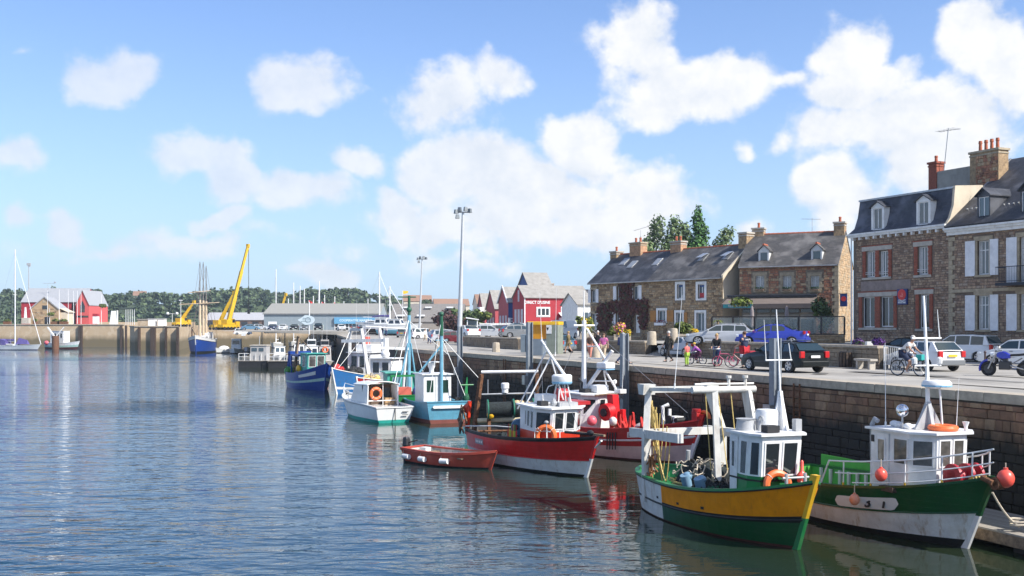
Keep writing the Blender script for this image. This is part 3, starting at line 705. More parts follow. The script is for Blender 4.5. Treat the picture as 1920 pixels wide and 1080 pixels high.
def restaurant():
 A, B = V((19.1, 89.6)), V((26.3, 86.0))
 T, w, rc, px = house_at('restaurant_house', 'rosy stone house with two dormers above a brown awning and a restaurant terrace', A, B, 4.9)
 h = 6.4
 up = [rc(1417, 1433, 517, 545), rc(1468, 1484, 517, 545), rc(1520, 1536, 517, 545)]
 lo = (.2, 6.2, .3, 3.0)
 facade(T, w, h, up+[lo], MRT)
 rubble(T, w, h, [(q[0]-.36, q[1]+.36, q[2]-.2, q[3]+.3) for q in up]+[(0, 6.3, 0, 3.9), (w-.42, w, 0, h)], ST_RED, hs=(.13, .24), seed=21)
 for q in up:
  surround(T, q, QUO, s=.26); window(T, q, mull=1, curtain=.42)
  m = M(); m.bx(q[0], q[1], -.3, -.06, q[2]-.02, q[2]+.14); o = obj('window_box', m, WOOD, T)
  m = M()
  for k in range(40): c = (R.uniform(q[0], q[1]), -.18+R.uniform(-.12, .12), q[2]+.15+R.uniform(0, .16)); m.box(c, (.09, .07, .03), R.uniform(0, 3))
  tag(obj('leaves', m, mat('window box leaves', (.035, .08, .02), .7, var=.4, scale=12), o), kind='stuff')
 quoins(T, w, h, QUO, -1)
 body(T, w, 7.2, h, MRT, (3.6, h+2.75), left=False, gm=ST_TAN[0])
 r = obj('gable_stones', M(), ST_TAN, T); bpy.data.objects.remove(r)
 g = M()
 rr = random.Random(4)
 z = .05
 while z < h+2.4:
  ch = rr.uniform(.14, .26); y1 = 7.1 if z < h else 3.6+(h+2.6-z)/2.75*3.6; y = .1 if z < h else 3.6-(h+2.6-z)/2.75*3.6
  while y < y1-.2:
   cw = rr.uniform(.25, .6); e = min(y+cw, y1); p = rr.uniform(.01, .04); g.cur = rr.choice((0, 0, 1, 3))
   g.add([(w+p, y+.02, z+.02), (w+p, e-.02, z+.02), (w+p, e-.02, z+ch-.02), (w+p, y+.02, z+ch-.02), (w, y, z), (w, e, z), (w, e, z+ch), (w, y, z+ch)], [(0,1,2,3),(4,5,1,0),(5,6,2,1),(6,7,3,2),(7,4,0,3)]); y += cw
  z += ch
 tag(obj('stone', g, ST_TAN, T), kind='stuff')
 rf = roof2(T, 0, w, 7.2, h, 3.6, h+2.75, SLATE)
 chimney(T, .75, 3.7, h+1.6, h+3.3, 1.0, .75, ST_TAN[0], 1); chimney(T, w-.45, 3.6, h+1.2, h+3.5, .85, 1.1, ST_TAN[1], 1)
 for q in (rc(1423, 1438, 472, 492), rc(1522, 1538, 472, 492)): dormer(T, (q[0], q[1], h+.22, h+.22+q[3]-q[2]), .28, SLATE, .42, 1.6, WHITE, pot=TILE, ew=.1)
 m = M(); m.tube([(5.3, 3.6, h+2.7), (5.3, 3.6, h+4.1)], .02, 4); m.tube([(4.4, 3.6, h+4.05), (6.0, 3.6, h+3.95)], .015, 4); obj('aerial', m, STEEL, T)
 # shop front
 m = M(); n = 5
 for k in range(n+1): x = lerp(.2, 6.2, k/n); m.bx(x-.06, x+.06, .02, .14, .3, 3.0)
 m.bx(.2, 6.2, .03, .13, 2.3, 2.45); m.bx(.2, 6.2, .02, .14, .3, .75); f = obj('shop_window', m, mat('taupe joinery', (.20, .175, .15), .6), T)
 m = M(); m.bx(.2, 6.2, .07, .1, .75, 3.0); obj('pane', m, GLASS, f)
 m = M(); m.bx(.2, 6.2, .045, .066, 1.9, 2.28); obj('blind', m, mat('pale blind', (.42, .40, .37), .8), f)
 m = M(); m.bx(-1.0, 6.4, -.12, 0, 3.72, 3.86); m.bx(-1.0, 6.4, -.3, -.0, 3.86, 3.93); obj('fascia', m, mat('dark slate grey', (.07, .075, .09), .6), T)
 AW = mat('brown awning canvas', (.155, .125, .11), .9, var=.1, scale=2)
 m = M(); m.slab([(-1.0, -.05, 3.68), (6.4, -.05, 3.68), (6.4, -1.9, 3.12), (-1.0, -1.9, 3.12)], .04); m.bx(-1.0, 6.4, -1.95, -1.92, 2.75, 3.14); aw = obj('awning', m, AW, T)
 m = M(); m.bx(-.85, 1.6, -1.975, -1.951, 2.82, 3.12); obj('awning_sign', m, mat('teal canvas', (.03, .22, .25), .8, var=.08), aw)
 text(aw, 'RESTAURANT', (.38, -1.98, 2.965), .25, mat('grey lettering', (.33, .36, .36), .6, var=0), (pi/2, 0, 0), sx=1.05)
 for x in (1.1, 3.0, 4.9):
  m = M(); m.beam((x, -.05, 3.0), (x, -1.85, 3.1), .05); obj('awning_arm', m, GREYP, aw)
 # hanging sign on the corner
 s = thing('hanging_sign', 'small blue hanging sign with red disc at corner of the restaurant house', 'sign', T.matrix_basis @ V((w+.1, .0, 2.9)), T.rotation_euler.z)
 m = M(); m.bx(.05, .6, -.06, .06, 0, 1.0); obj('panel', m, mat('navy sign'), s)
 m = M(); m.disc((.33, 0, .62), (0, 1, 0), .2, .16, 18); obj('roundel', m, mat('signal red'), s)
 m = M(); m.tube([(-.4, 0, 1.03), (.6, 0, 1.03)], .03, 5); obj('bracket', m, mat('dark iron'), s)
restaurant()
MA, MB = V((7.57, 103.0)), V((17.8, 90.0))
def cottages():
 d = (MB-MA).normalized(); L_ = (MB-MA).length
 k = (1217-960)/F; s = (k*MA.y-MA.x)/(d.x-k*d.y); J = MA+d*s
 # creeper house
 T, w, rc, px = house_at('creeper_house', 'stone cottage overgrown with dark red creeper, white shutters and three skylights', MA, J, 4.9)
 h = 5.55
 W_ = [rc(1157, 1163.5, 537, 563), rc(1188, 1197.5, 536, 562), rc(1155.5, 1162.5, 586, 612), rc(1109, 1118, 543, 567), rc(1109, 1118, 588, 618), rc(1191, 1200, 590, 624)]
 facade(T, w, h, W_, MRT); rubble(T, w, h, [(q[0]-.2, q[1]+.2, q[2]-.1, q[3]+.2) for q in W_], ST_TAN, seed=31)
 for i, q in enumerate(W_):
  if i == 5:
   m = M(); m.bx(q[0], q[1], .1, .16, q[2], q[3]); o = obj('door', m, WHITE2, T); m = M(); m.bx(q[0]+.12, q[1]-.12, .085, .099, q[2]+1.2, q[3]-.15); obj('pane', m, GLASS, o); continue
  window(T, q, mull=1); blk(T, 'lintel', (q[0]-.15, q[1]+.15, q[3]+.004, q[3]+.2), QUO); blk(T, 'sill', (q[0]-.1, q[1]+.1, q[2]-.12, q[2]-.004), QUO, -.1)
  sw = .42 if i < 3 else .36
  shutter(T, (q[0]-sw-.02, q[0]-.02, q[2]-.03, q[3]+.03), lou=False); shutter(T, (q[1]+.02, q[1]+sw+.02, q[2]-.03, q[3]+.03), lou=False)
 body(T, w, 7, h, MRT, (3.5, h+2.7), right=False)
 rf = roof2(T, -.1, w, 7, h, 3.5, h+2.7, SLATED, verge=0)
 sk = mat('skylight glass', (.25, .27, .30), .1, var=0)
 for x, zf in ((1.9, .55), (3.4, .42), (6.6, .45)):
  sl_ = 2.7/3.5; y0 = 3.5*zf; m = M(); z0 = h+y0*sl_
  m.slab([(x, y0, z0+.14), (x+.75, y0, z0+.14), (x+.75, y0+.9, z0+.14+.9*sl_), (x, y0+.9, z0+.14+.9*sl_)], .06); o = obj('skylight', m, STEEL, rf)
  m = M(); m.slab([(x+.06, y0+.06, z0+.21+.05), (x+.69, y0+.06, z0+.26), (x+.69, y0+.84, z0+.26+.78*sl_), (x+.06, y0+.84, z0+.26+.78*sl_)], .01); obj('pane', m, sk, o)
 chimney(T, .1, 3.4, h+1.4, h+3.0, .9, .9, ST_TAN[1], 1); c = chimney(T, 3.0, 3.5, h+2.0, h+3.7, 1.5, .9, ST_RED[0], 2, QUO)
 m = M(); m.tube([(3.3, 3.5, h+3.8), (3.3, 3.5, h+5.0)], .02, 4); m.tube([(2.5, 3.4, h+5.0), (4.2, 3.6, h+5.3)], .02, 4); obj('aerial', m, STEEL, T)
 # creeper
 m = M(); r = random.Random(8); pts = [(rc(1122, 1150, 570, 620), 500), (rc(1150, 1215, 565, 585), 700), (rc(1164, 1187, 530, 622), 900), (rc(1196, 1214, 575, 615), 260), (rc(1168, 1190, 530, 570), 250)]
 for q, n in pts:
  for k in range(n):
   x, z = r.uniform(q[0], q[1])+r.gauss(0, .12), min(h-.1, max(.1, r.uniform(q[2], q[3])+r.gauss(0, .12)))
   if any(a-.05 < x < b+.05 and c < z < e for a, b, c, e in W_): continue
   s_ = r.uniform(.07, .15); t = r.uniform(0, 6.3); y = -.06-r.uniform(0, .16); ty = r.uniform(-.6, .6)
   a, b = V((cos(t), ty*.4, sin(t)))*s_, V((-sin(t), ty, cos(t)))*s_*.8; c = V((x, y, z)); m.cur = r.choice((0, 0, 0, 1, 2)); m.quad(c-a-b, c+a-b, c+a+b, c-a+b)
 cr = obj('creeper', m, [mat('maroon leaves', (.075, .018, .018), .7, var=.4, scale=8), mat('brown red leaves', (.12, .04, .025), .7, var=.3, scale=8), mat('olive leaves', (.05, .05, .02), .7, var=.3)], T); tag(cr, kind='stuff')
 downpipe(T, rc(1179, 1181, 530, 600)[0], h, mat('zinc', (.3, .3, .3), .5, .5))
 # right cottage
 T, w, rc, px = house_at('cream_gabled_cottage', 'tan stone cottage with white framed windows, orange shutters and sunlit cream gable', J, MB, 4.9)
 W_ = [rc(1270, 1281, 533, 560), rc(1309, 1321, 533, 560), rc(1234, 1248, 582, 603), rc(1268, 1280, 586, 611), rc(1306, 1321, 586, 622)]
 facade(T, w, h, W_, MRT); rubble(T, w, h, [(q[0]-.26, q[1]+.26, q[2]-.2, q[3]+.26) for q in W_], ST_TAN, seed=33)
 BL = mat('blue window curtain', (.03, .09, .25), .8, var=.1)
 for i, q in enumerate(W_):
  m = M(); e = .24 if i in (0, 1) else .2
  m.bx(q[0]-e, q[0], -.05, .1, q[2]-e*.6, q[3]+e); m.bx(q[1], q[1]+e, -.05, .1, q[2]-e*.6, q[3]+e); m.bx(q[0], q[1], -.05, .1, q[3], q[3]+e); m.bx(q[0], q[1], -.08, .1, q[2]-e*.6, q[2]); obj('window_surround', m, WHITE2, T)
  o = window(T, q, mull=1, fw=.07)
  if i < 2:
   m = M(); m.bx(q[0]+.07, q[1]-.07, .13, .137, q[2]+(q[3]-q[2])*(.82), q[3]-.06); obj('blind', m, BL, o)
   if i == 1: m = M(); m.bx(q[0]+.07, q[1]-.07, .13, .137, q[2]+.08, q[2]+.5); obj('flower_panel', m, mat('rose red', (.5, .05, .06), .7), o)
  if i == 2:
   shutter(T, (q[0]-.9, q[0]-.22, q[2], q[3]), ORSH); shutter(T, (q[1]+.22, q[1]+1.0, q[2], q[3]), ORSH)
   m = M(); m.bx(q[0]-.1, q[1]+.1, -.42, -.1, q[2]-.34, q[2]-.1); obj('window_box', m, SHUT, T)
   m = M()
   for k in range(60): m.box((R.uniform(q[0]-.1, q[1]+.1), -.26+R.uniform(-.15, .15), q[2]-.08+R.uniform(0, .2)), (.08, .06, .03), R.uniform(0, 3))
   tag(obj('flowers', m, mat('crimson flowers', (.25, .02, .05), .7, var=.4, scale=9), T), kind='stuff')
  if i == 3: shutter(T, (q[1]+.22, q[1]+.6, q[2]+.1, q[3]), ORSH)
 body(T, w, 7, h, MRT, (3.5, h+2.75), left=False, gm=RENDER_)
 rf = roof2(T, 0, w, 7, h, 3.5, h+2.75, SLATE, verge=0)
 m = M(); m.loft([[(w+.02, -.25, h-.2), (w+.02, -.25, h+.06), (w+.02, 3.5, h+2.98), (w+.02, 3.5, h+2.6)], [(w+.2, -.25, h-.2), (w+.2, -.25, h+.06), (w+.2, 3.5, h+2.98), (w+.2, 3.5, h+2.6)]]); obj('verge', m, RENDER_, T)
 chimney(T, w-.35, 3.5, h+1.9, h+3.75, .9, 1.1, ST_TAN[1], 0); chimney(T, .35, 3.5, h+1.9, h+3.5, 1.3, .8, ST_RED[0], 2)
 for x in (4.2, 7.0):
  sl_ = 2.75/3.5; y0 = 1.75; z0 = h+y0*sl_; m = M(); m.slab([(x, y0, z0+.14), (x+.7, y0, z0+.14), (x+.7, y0+.85, z0+.14+.85*sl_), (x, y0+.85, z0+.14+.85*sl_)], .06); o = obj('skylight', m, STEEL, rf)
  m = M(); m.slab([(x+.05, y0-.25, z0+.45), (x+.65, y0-.25, z0+.45), (x+.65, y0+.75, z0+.24+.8*sl_), (x+.05, y0+.75, z0+.24+.8*sl_)], .03); obj('pane', m, sk, o)
cottages()
def gable_hall(name, label, A, B, dp, z, h, rise, wallm, roofm, cat='house', ridge='x', trim=WHITE2, group=None):
 """simple far house. ridge 'x': ridge parallel to A-B; 'y': gable faces A-B"""
 T, w, rc, px = house_at(name, label, A, B, z, cat, group)
 m = M(); m.bx(0, w, 0, dp, 0, h); obj('wall', m, wallm, T)
 if ridge == 'x':
  m = M(); m.loft([[(x, 0, h), (x, dp, h), (x, dp/2, h+rise)] for x in (0, w)]); obj('gable', m, wallm, T)
  m = M(); s = rise/(dp/2); e = .25
  m.slab([(-.2, -e, h-e*s), (w+.2, -e, h-e*s), (w+.2, dp/2, h+rise), (-.2, dp/2, h+rise)], .12); m.slab([(w+.2, dp+e, h-e*s), (-.2, dp+e, h-e*s), (-.2, dp/2, h+rise), (w+.2, dp/2, h+rise)], .12)
 else:
  m = M(); m.loft([[(0, y, h), (w, y, h), (w/2, y, h+rise)] for y in (0, dp)]); obj('gable', m, wallm, T)
  m = M(); s = rise/(w/2); e = .2
  m.slab([(-e, -.2, h-e*s), (w/2, -.2, h+rise), (w/2, dp, h+rise), (-e, dp, h-e*s)], .12, V((0, 0, 1))); m.slab([(w+e, -.2, h-e*s), (w/2, -.2, h+rise), (w/2, dp, h+rise), (w+e, dp, h-e*s)], .12, V((0, 0, 1)))
  t = M(); t.beam((-e, -.24, h-e*s), (w/2, -.24, h+rise+.1), .1, .3); t.beam((w+e, -.24, h-e*s), (w/2, -.24, h+rise+.1), .1, .3); obj('bargeboard', t, trim, T)
 obj('roof', m, roofm, T)
 return T, w, rc, px
REDB = mat('crimson boarding', (.36, .018, .03), .7, var=.1, scale=1, stain=.12); BLUB = mat('blue boarding', (.035, .09, .26), .7, var=.1)
PINK = mat('faded red boarding', (.42, .07, .08), .7, var=.1)
def far_row():
 # factory shop: long red side towards us, gable to the water
 c = V((1.98, 165)); sd = V((.95, .30)).normalized(); gd = V((-.30, .95)).normalized()
 T, w, rc, px = gable_hall('red_shop', 'crimson boarded factory shop with white windows and DIRECT D\'USINE lettering', c, c+sd*10.6, 6.2, 4.9, 5.8, 1.9, REDB, FIBRO, 'shop')
 for q, n in ((rc(1007, 1030, 577, 593), 2), (rc(1053, 1077, 577, 585), 4)):
  m = M(); m.bx(q[0]-.12, q[1]+.12, -.06, 0, q[2]-.12, q[3]+.12); obj('window_surround', m, WHITE2, T); window(T, q, -.12, mull=n, fw=.12, gl=GLASS)
 text(T, "DIRECT D'USINE", (rc(985, 1032, 559, 567)[0]+1.95, -.03, rc(985, 1032, 559, 567)[2]-.02), .62, WHITE2, (pi/2, 0, 0), ext=.02, sx=.92)
 m = M(); m.bx(-.08, .08, -.05, .1, 0, 5.8); obj('corner_board', m, WHITE2, T)
 q = rc(1048, 1080, 591, 612); m = M(); m.bx(q[0], q[1], -2.2, 0, 0, q[3]-.4); m.slab([(q[0]-.1, 0, q[3]+.4), (q[1]+.1, 0, q[3]+.4), (q[1]+.1, -2.4, q[3]-.5), (q[0]-.1, -2.4, q[3]-.5)], .1); p = obj('porch', m, WHITE2, T)
 m = M()
 for k in range(4): a = lerp(q[0]+.4, q[1]-.4, k/4); m.bx(a+.05, a+(q[1]-q[0]-.8)/4-.05, -2.23, -2.2, .8, q[3]-.6)
 obj('pane', m, GLASS, p)
 for k in range(3):   # gable windows
  m = M(); m.bx(-.05, 0, .9+k*1.6, 1.9+k*1.6, 1.6, 4.0); o = obj('window', m, mat('pale panel', (.55, .52, .55), .6), T)
 m = M(); m.bx(-.05, 0, 2.7, 3.4, 5.2, 7.0); obj('window', m, mat('pale panel'), T)
 # taller grey roofed store behind it
 c2 = V((3.0, 178)); gable_hall('tall_store', 'tall grey roofed building with blue gable behind the crimson shop', c2, c2+sd*4.0, 7, 4.9, 7.6, 2.8, BLUB, FIBRO, 'house')
 c3 = V((-.6, 185)); T, w, rc, px = gable_hall('blue_shop', 'blue boarded gabled shop with grey roof and white balcony', c3, c3+sd*5.0, 6, 4.9, 5.6, 2.6, BLUB, FIBRO, 'shop')
 m = M()
 for k in range(4): m.bx(-.1, 4.5, -1.0, -.92, 1.2+k*.45, 1.4+k*.45)
 m.bx(-.1, .1, -1, 0, 1.0, 2.8); obj('balcony', m, WHITE2, T)
 m = M(); m.beam((-.26, -.2, 5.4), (-.26, 3, 8.4), .12, .3); m.beam((-.26, 6.2, 5.4), (-.26, 3, 8.4), .12, .3); obj('bargeboard', m, WHITE2, T)
 m = M(); m.bx(-.05, 0, .1, 5.9, 0, 5.5); m.poly([(-.06, .2, 5.5), (-.06, 5.8, 5.5), (-.06, 3, 8.1)]); obj('gable_cladding', m, PINK, T)
 for k in range(3): m = M(); m.bx(-.1, -.05, .8+k*1.7, 1.7+k*1.7, 1, 3.2); obj('window', m, mat('pale panel'), T)
 c4 = V((-3.2, 202)); T, w, rc, px = gable_hall('faded_red_shop', 'faded red gabled shop standing left of the blue shop', c4, c4+sd*5, 6, 4.9, 4.8, 3.4, PINK, FIBRO, 'shop')
 for k in range(3): m = M(); m.bx(-.05, 0, .7+k*1.7, 1.7+k*1.7, .4, 3.0); obj('window', m, mat('pale panel'), T)
 c5 = V((-5.6, 215)); T, w, rc, px = gable_hall('small_red_shop', 'small red gabled shop with white bay at far end of the row', c5, c5+sd*4, 5.5, 4.9, 4.0, 4.0, PINK, FIBRO, 'shop')
 m = M(); m.bx(-.9, 0, .2, 2.4, 3.2, 5.2); o = obj('bay', m, WHITE2, T); m = M(); m.bx(-.93, -.9, .5, 2.1, 3.8, 4.8); obj('pane', m, GLASS, o)
 # houses behind
 a = at(1047, 612, 190); a = V((a.x, a.y)); T, w, rc, px = gable_hall('dark_roofed_house', 'house with long dark slate roof and chimney behind the crimson shop', a, a+sd*16, 8, 4.9, 4.6, 3.4, WHITE, SLATED, 'house')
 chimney(T, -.2, 4, 5.5, 9.0, 1.3, .9, BRICKR, 1)
 for k in range(4): window(T, (1.5+k*3.6, 2.5+k*3.6, 1.5, 3.3), -.07)
 a = at(1083, 612, 140); a = V((a.x, a.y)); T, w, rc, px = gable_hall('white_annex', 'white rendered annex beside the creeper cottage', a, a+sd*5, 6, 4.9, 4.2, 1.5, WHITE, FIBRO, 'house')
 window(T, (.8, 2.2, 1.6, 3.2), -.07)
 for i, (px_, py, Y, w_, h_, lab) in enumerate(((895, 600, 330, 12, 7, 'cream villa glimpsed above the dark trees'), (757, 580, 520, 14, 6, 'white house high on the wooded hill'), (815, 583, 480, 16, 4.5, 'pale stone farmhouse on the hillside clearing'), (249, 556, 700, 8, 2.6, 'white villa among the trees above the harbour office'))):
  p = at(px_, py, Y); T, w, rc, q = gable_hall('hill_house', lab, V((p.x, p.y)), V((p.x+w_*.97, p.y+w_*.2)), 8, p.z-2, h_, 3, mat('cream villa wall', (.62, .55, .44), .8), mat('brown tile', (.27, .16, .11), .8), 'house', trim=WHITE)
  for k in range(3): m = M(); m.bx(1+k*w_/3.3, 2.3+k*w_/3.3, -.05, 0, h_*.45, h_*.8); obj('window', m, GLASS, T)
 # long roofs of the yard sheds, behind the boats on trailers
 for i, (x0, x1, y0, Y, dz, lab) in enumerate(((726, 850, 590, 300, 3.5, 'long low grey shed with rooflights behind the boat yard'), (735, 870, 575, 360, 4.5, 'second long grey shed roof below the hillside houses'))):
  a, b = at(x0, 612, Y), at(x1, 612, Y); T, w, rc, q = gable_hall('yard_shed', lab, V((a.x, a.y)), V((b.x, b.y)), 12, 5.2, CAMH+(612-y0)/F*Y-5.2-2, 3.0, mat('shed wall', (.28, .25, .22), .8), mat('dull grey roofing', (.20, .185, .17), .8, var=.2), 'shed')
  for k in range(3): m = M(); m.box((w*(.2+.3*k), 2.0, CAMH+(612-y0)/F*Y-5.2-.2), (2.2, 1.4, .5)); obj('rooflight', m, WHITE2, T)
far_row()
# ================================================================ trees, hill and the far side of the harbour
def leafset(pre, cols): return [mat(pre+' '+w, c, .75, var=.3, scale=.6) for w, c in zip(('foliage', 'foliage light', 'foliage dark'), cols)]
LF_OAK = leafset('oak', [(.06, .105, .025), (.10, .15, .035), (.028, .055, .018)])
LF_FAR = leafset('far wood', [(.060, .095, .045), (.095, .135, .055), (.035, .06, .034)])
LF_MAR = leafset('copper beech', [(.050, .018, .020), (.085, .032, .026), (.022, .010, .013)])
LF_CYP = leafset('cypress', [(.045, .13, .028), (.085, .19, .04), (.024, .065, .02)])
LF_POP = leafset('poplar', [(.13, .20, .075), (.22, .27, .13), (.075, .12, .05)])
LF_SHR = leafset('shrub', [(.10, .14, .018), (.16, .19, .03), (.045, .07, .014)])
def leaves(m, c, r, n, s, rnd, flat=1., bias=.55, lean=(0, 0)):
 """leaf clumps through an ellipsoid: denser towards the outside, turned every way"""
 for _ in range(n):
  while 1:
   p = V((rnd.gauss(0, 1), rnd.gauss(0, 1), rnd.gauss(0, 1)))
   if p.length > .01: break
  p.normalize(); d = rnd.random()**(1-bias) if bias < 1 else 1; q = V((p.x*r[0]*d+c[0]+lean[0]*(p.z*d), p.y*r[1]*d+c[1]+lean[1]*p.z*d, p.z*r[2]*d+c[2]))
  nrm = (p+V((rnd.uniform(-.9, .9), rnd.uniform(-.9, .9), rnd.uniform(-.5, .9)))).normalized(); u = nrm.cross(V((rnd.random(), rnd.random(), rnd.random()))).normalized(); w = nrm.cross(u)
  z = s*rnd.uniform(.6, 1.35); m.cur = rnd.choice((0, 0, 1, 2)); k = rnd.uniform(.55, 1)
  m.add([q-u*z-w*z*k*.4, q+u*z*.2-w*z*k, q+u*z+w*z*k*.3, q-u*z*.3+w*z*k], [(0, 1, 2, 3)])
def tree(name, label, loc, h, lobes, mats, n=900, ls=.28, cat='tree', group=None, trunk=.22, bark=None, seed=0, lean=(0, 0)):
 rnd = random.Random(seed or int(abs(loc[0])*37+h*11)); T = thing(name, label, cat, loc, 0, group)
 m = M(); m.tube([(0, 0, -.3), (rnd.uniform(-.1, .1), 0, h*.3), (lean[0]*.3, 0, h*.7)], trunk, 8, trunk*.35)
 for c, r in lobes[:7]: m.tube([(0, 0, h*.22), (c[0]*.4, c[1]*.4, (h*.25+c[2])*.5), (c[0]*.85, c[1]*.85, c[2])], trunk*.4, 5, trunk*.1)
 obj('trunk', m, bark or WOOD, T, True)
 m = M(); tot = sum(r[0]*r[2] for c, r in lobes)
 for c, r in lobes: leaves(m, c, r, int(n*r[0]*r[2]/tot), ls, rnd, lean=lean)
 tag(obj('crown', m, mats, T), kind='stuff'); return T
def round_lobes(h, r, rnd, n=9, base=.35):
 out = []
 for k in range(n):
  a = rnd.uniform(0, 6.28); d = rnd.uniform(.1, .75)*r; z = rnd.uniform(base, .86)*h; s = rnd.uniform(.34, .55)*r*(1.15-.5*abs(z/h-.55))
  out.append(((cos(a)*d, sin(a)*d, z), (s, s, s*.85)))
 return out
def hill():
 prof = [(-60, 552), (40, 552), (170, 552), (250, 556), (320, 556), (365, 560), (410, 554), (455, 549), (485, 548), (535, 558), (570, 556), (605, 550), (650, 548), (705, 550), (745, 566), (780, 578), (830, 584), (900, 592), (1000, 600), (1150, 604)]
 def top(x):
  for (a, ya), (b, yb) in zip(prof, prof[1:]):
   if a <= x <= b: t = (x-a)/(b-a); t = t*t*(3-2*t); return lerp(ya, yb, t)
  return prof[0][1] if x < prof[0][0] else prof[-1][1]
 YR = 720; nx, ny = 90, 14; m = M(); vs = []
 def gz(x, y):
  px = 960+x/YR*F; zr = CAMH+(612-top(px))/F*YR-5; t = max(0, min(1, (y-520)/(YR-520))); return lerp(3.5, zr, t*t*(3-2*t)) if y <= YR else zr-(y-YR)*.05
 for j in range(ny+1):
  for i in range(nx+1):
   x = lerp(-520, 260, i/nx); y = lerp(400, 790, j/ny); vs.append((x, y, gz(x, y)))
 m.add(vs, [(j*(nx+1)+i, j*(nx+1)+i+1, (j+1)*(nx+1)+i+1, (j+1)*(nx+1)+i) for j in range(ny) for i in range(nx)])
 tag(obj('hill', m, mat('hill grass', (.055, .08, .03), .9, var=.3, scale=.02), None, True), kind='structure')
 rnd = random.Random(5); m = M()
 for k in range(620):
  y = 520+rnd.random()**.6*215; px = rnd.uniform(-70, 1000); x = (px-960)/F*y
  if 735 < px < 860 and y < 640: continue
  z = gz(x, y); h = rnd.uniform(5, 9.5)*(1.25 if rnd.random() < .07 else 1); r = rnd.uniform(3.2, 6)
  for q in range(3):
   leaves(m, (x+rnd.uniform(-.6, .6)*r, y+rnd.uniform(-1, 1), z+h*rnd.uniform(.35, .78)), (r*rnd.uniform(.4, .8), r*.6, h*rnd.uniform(.2, .36)), 48, 1.05, rnd)
 tag(obj('wooded_hillside', m, LF_FAR), kind='stuff')
 m = M()   # hedge line, lower slope
 for k in range(260):
  px = rnd.uniform(-60, 1120); y = rnd.uniform(430, 520); leaves(m, ((px-960)/F*y, y, 4.5+rnd.uniform(0, 3.0)), (4, 3, 3), 26, 1.1, rnd)
 tag(obj('shore_wood', m, LF_FAR), kind='stuff')
 # umbrella pines that stand clear of the skyline
 for i, (px, y0, y1, w, lab) in enumerate(((183, 543, 556, 17, 'umbrella pine standing clear of the wooded skyline behind the harbour office'), (797, 563, 592, 26, 'broad pine on the ridge between the two lamp masts'), (652, 541, 556, 22, 'taller oak rising above the wooded hill behind the hangar'))):
  Y = 700 if i != 1 else 480; p = at(px, y1, Y); H_ = (y1-y0)/F*Y; r = w/2/F*Y
  tree('pine_tree' if i < 2 else 'oak_tree', lab, (p.x, p.y, p.z), H_, [((rnd.uniform(-.5, .5)*r, 0, H_*rnd.uniform(.68, .88)), (r*.55, r*.5, H_*.2)) for k in range(6)], LF_FAR, 500, .7, trunk=.35)
hill()
def near_trees():
 rnd = random.Random(12)
 for px, py0, py1, w, Y, ms, lab in ((838, 582, 628, 66, 205, LF_MAR, 'dark copper beech beside the tall floodlight mast'), (857, 572, 622, 40, 235, LF_OAK, 'rounded green tree rising behind the copper beech'), (885, 580, 626, 34, 210, LF_OAK, 'dark green tree just right of the floodlight mast'), (905, 583, 626, 32, 200, LF_SHR, 'yellow green tree between two dark trees'), (928, 582, 624, 40, 220, LF_OAK, 'dark green tree left of the small red shop'), (1088, 592, 625, 30, 120, LF_SHR, 'bushy green shrub at left end of the creeper cottage')):
  p = at(px, py1, Y); H_ = (py1-py0)/F*Y; r = w/2/F*Y
  tree('tree', lab, (p.x, p.y, p.z), H_, round_lobes(H_, r, rnd, 12, .25), ms, 1500, .30 if Y > 150 else .16, trunk=.2)
 # behind the cottages: poplars bent by the wind, one cypress
 for px, py0, w, lab, ms, kind in ((1217, 411, 34, 'wind bent poplar left of the gap above the cottage roof', LF_POP, 0), (1250, 411, 32, 'middle poplar with feathery top above the cottage roof', LF_POP, 0), (1268, 424, 24, 'small thin poplar right of the feathery one', LF_POP, 0), (1308, 391, 46, 'tall dark green cypress behind the cottage chimney', LF_CYP, 1), (1346, 430, 34, 'pale feathery tree between cypress and restaurant chimney', LF_POP, 0)):
  Y = 125; p = at(px, 620, Y); H_ = at(px, py0, Y).z-4.9; r = w/2/F*Y*(1.7 if kind else 1.9); lobes = []
  for k in range(16):
   t = k/15; z = lerp(.45, .97, t)*H_
   rr = r*(1.25-1.0*t if kind else .85-.5*abs(t-.4)); lobes.append(((rnd.uniform(-.35, .35)*rr+(0 if kind else (t-.5)*2.2), rnd.uniform(-.4, .4)*rr, z), (max(rr*.8, .3), max(rr*.8, .3), H_*.06+rr*.28)))
  tree('cypress' if kind else 'poplar', lab, (p.x, p.y, 4.9), H_, lobes, ms, 5200 if kind else 2600, .16, trunk=.2)
near_trees()
HWALL = quay_stone('harbour masonry', [(.56, .42, .27), (.50, .37, .23), (.60, .48, .33)], (.17, .135, .075), (4.4, 2.9))
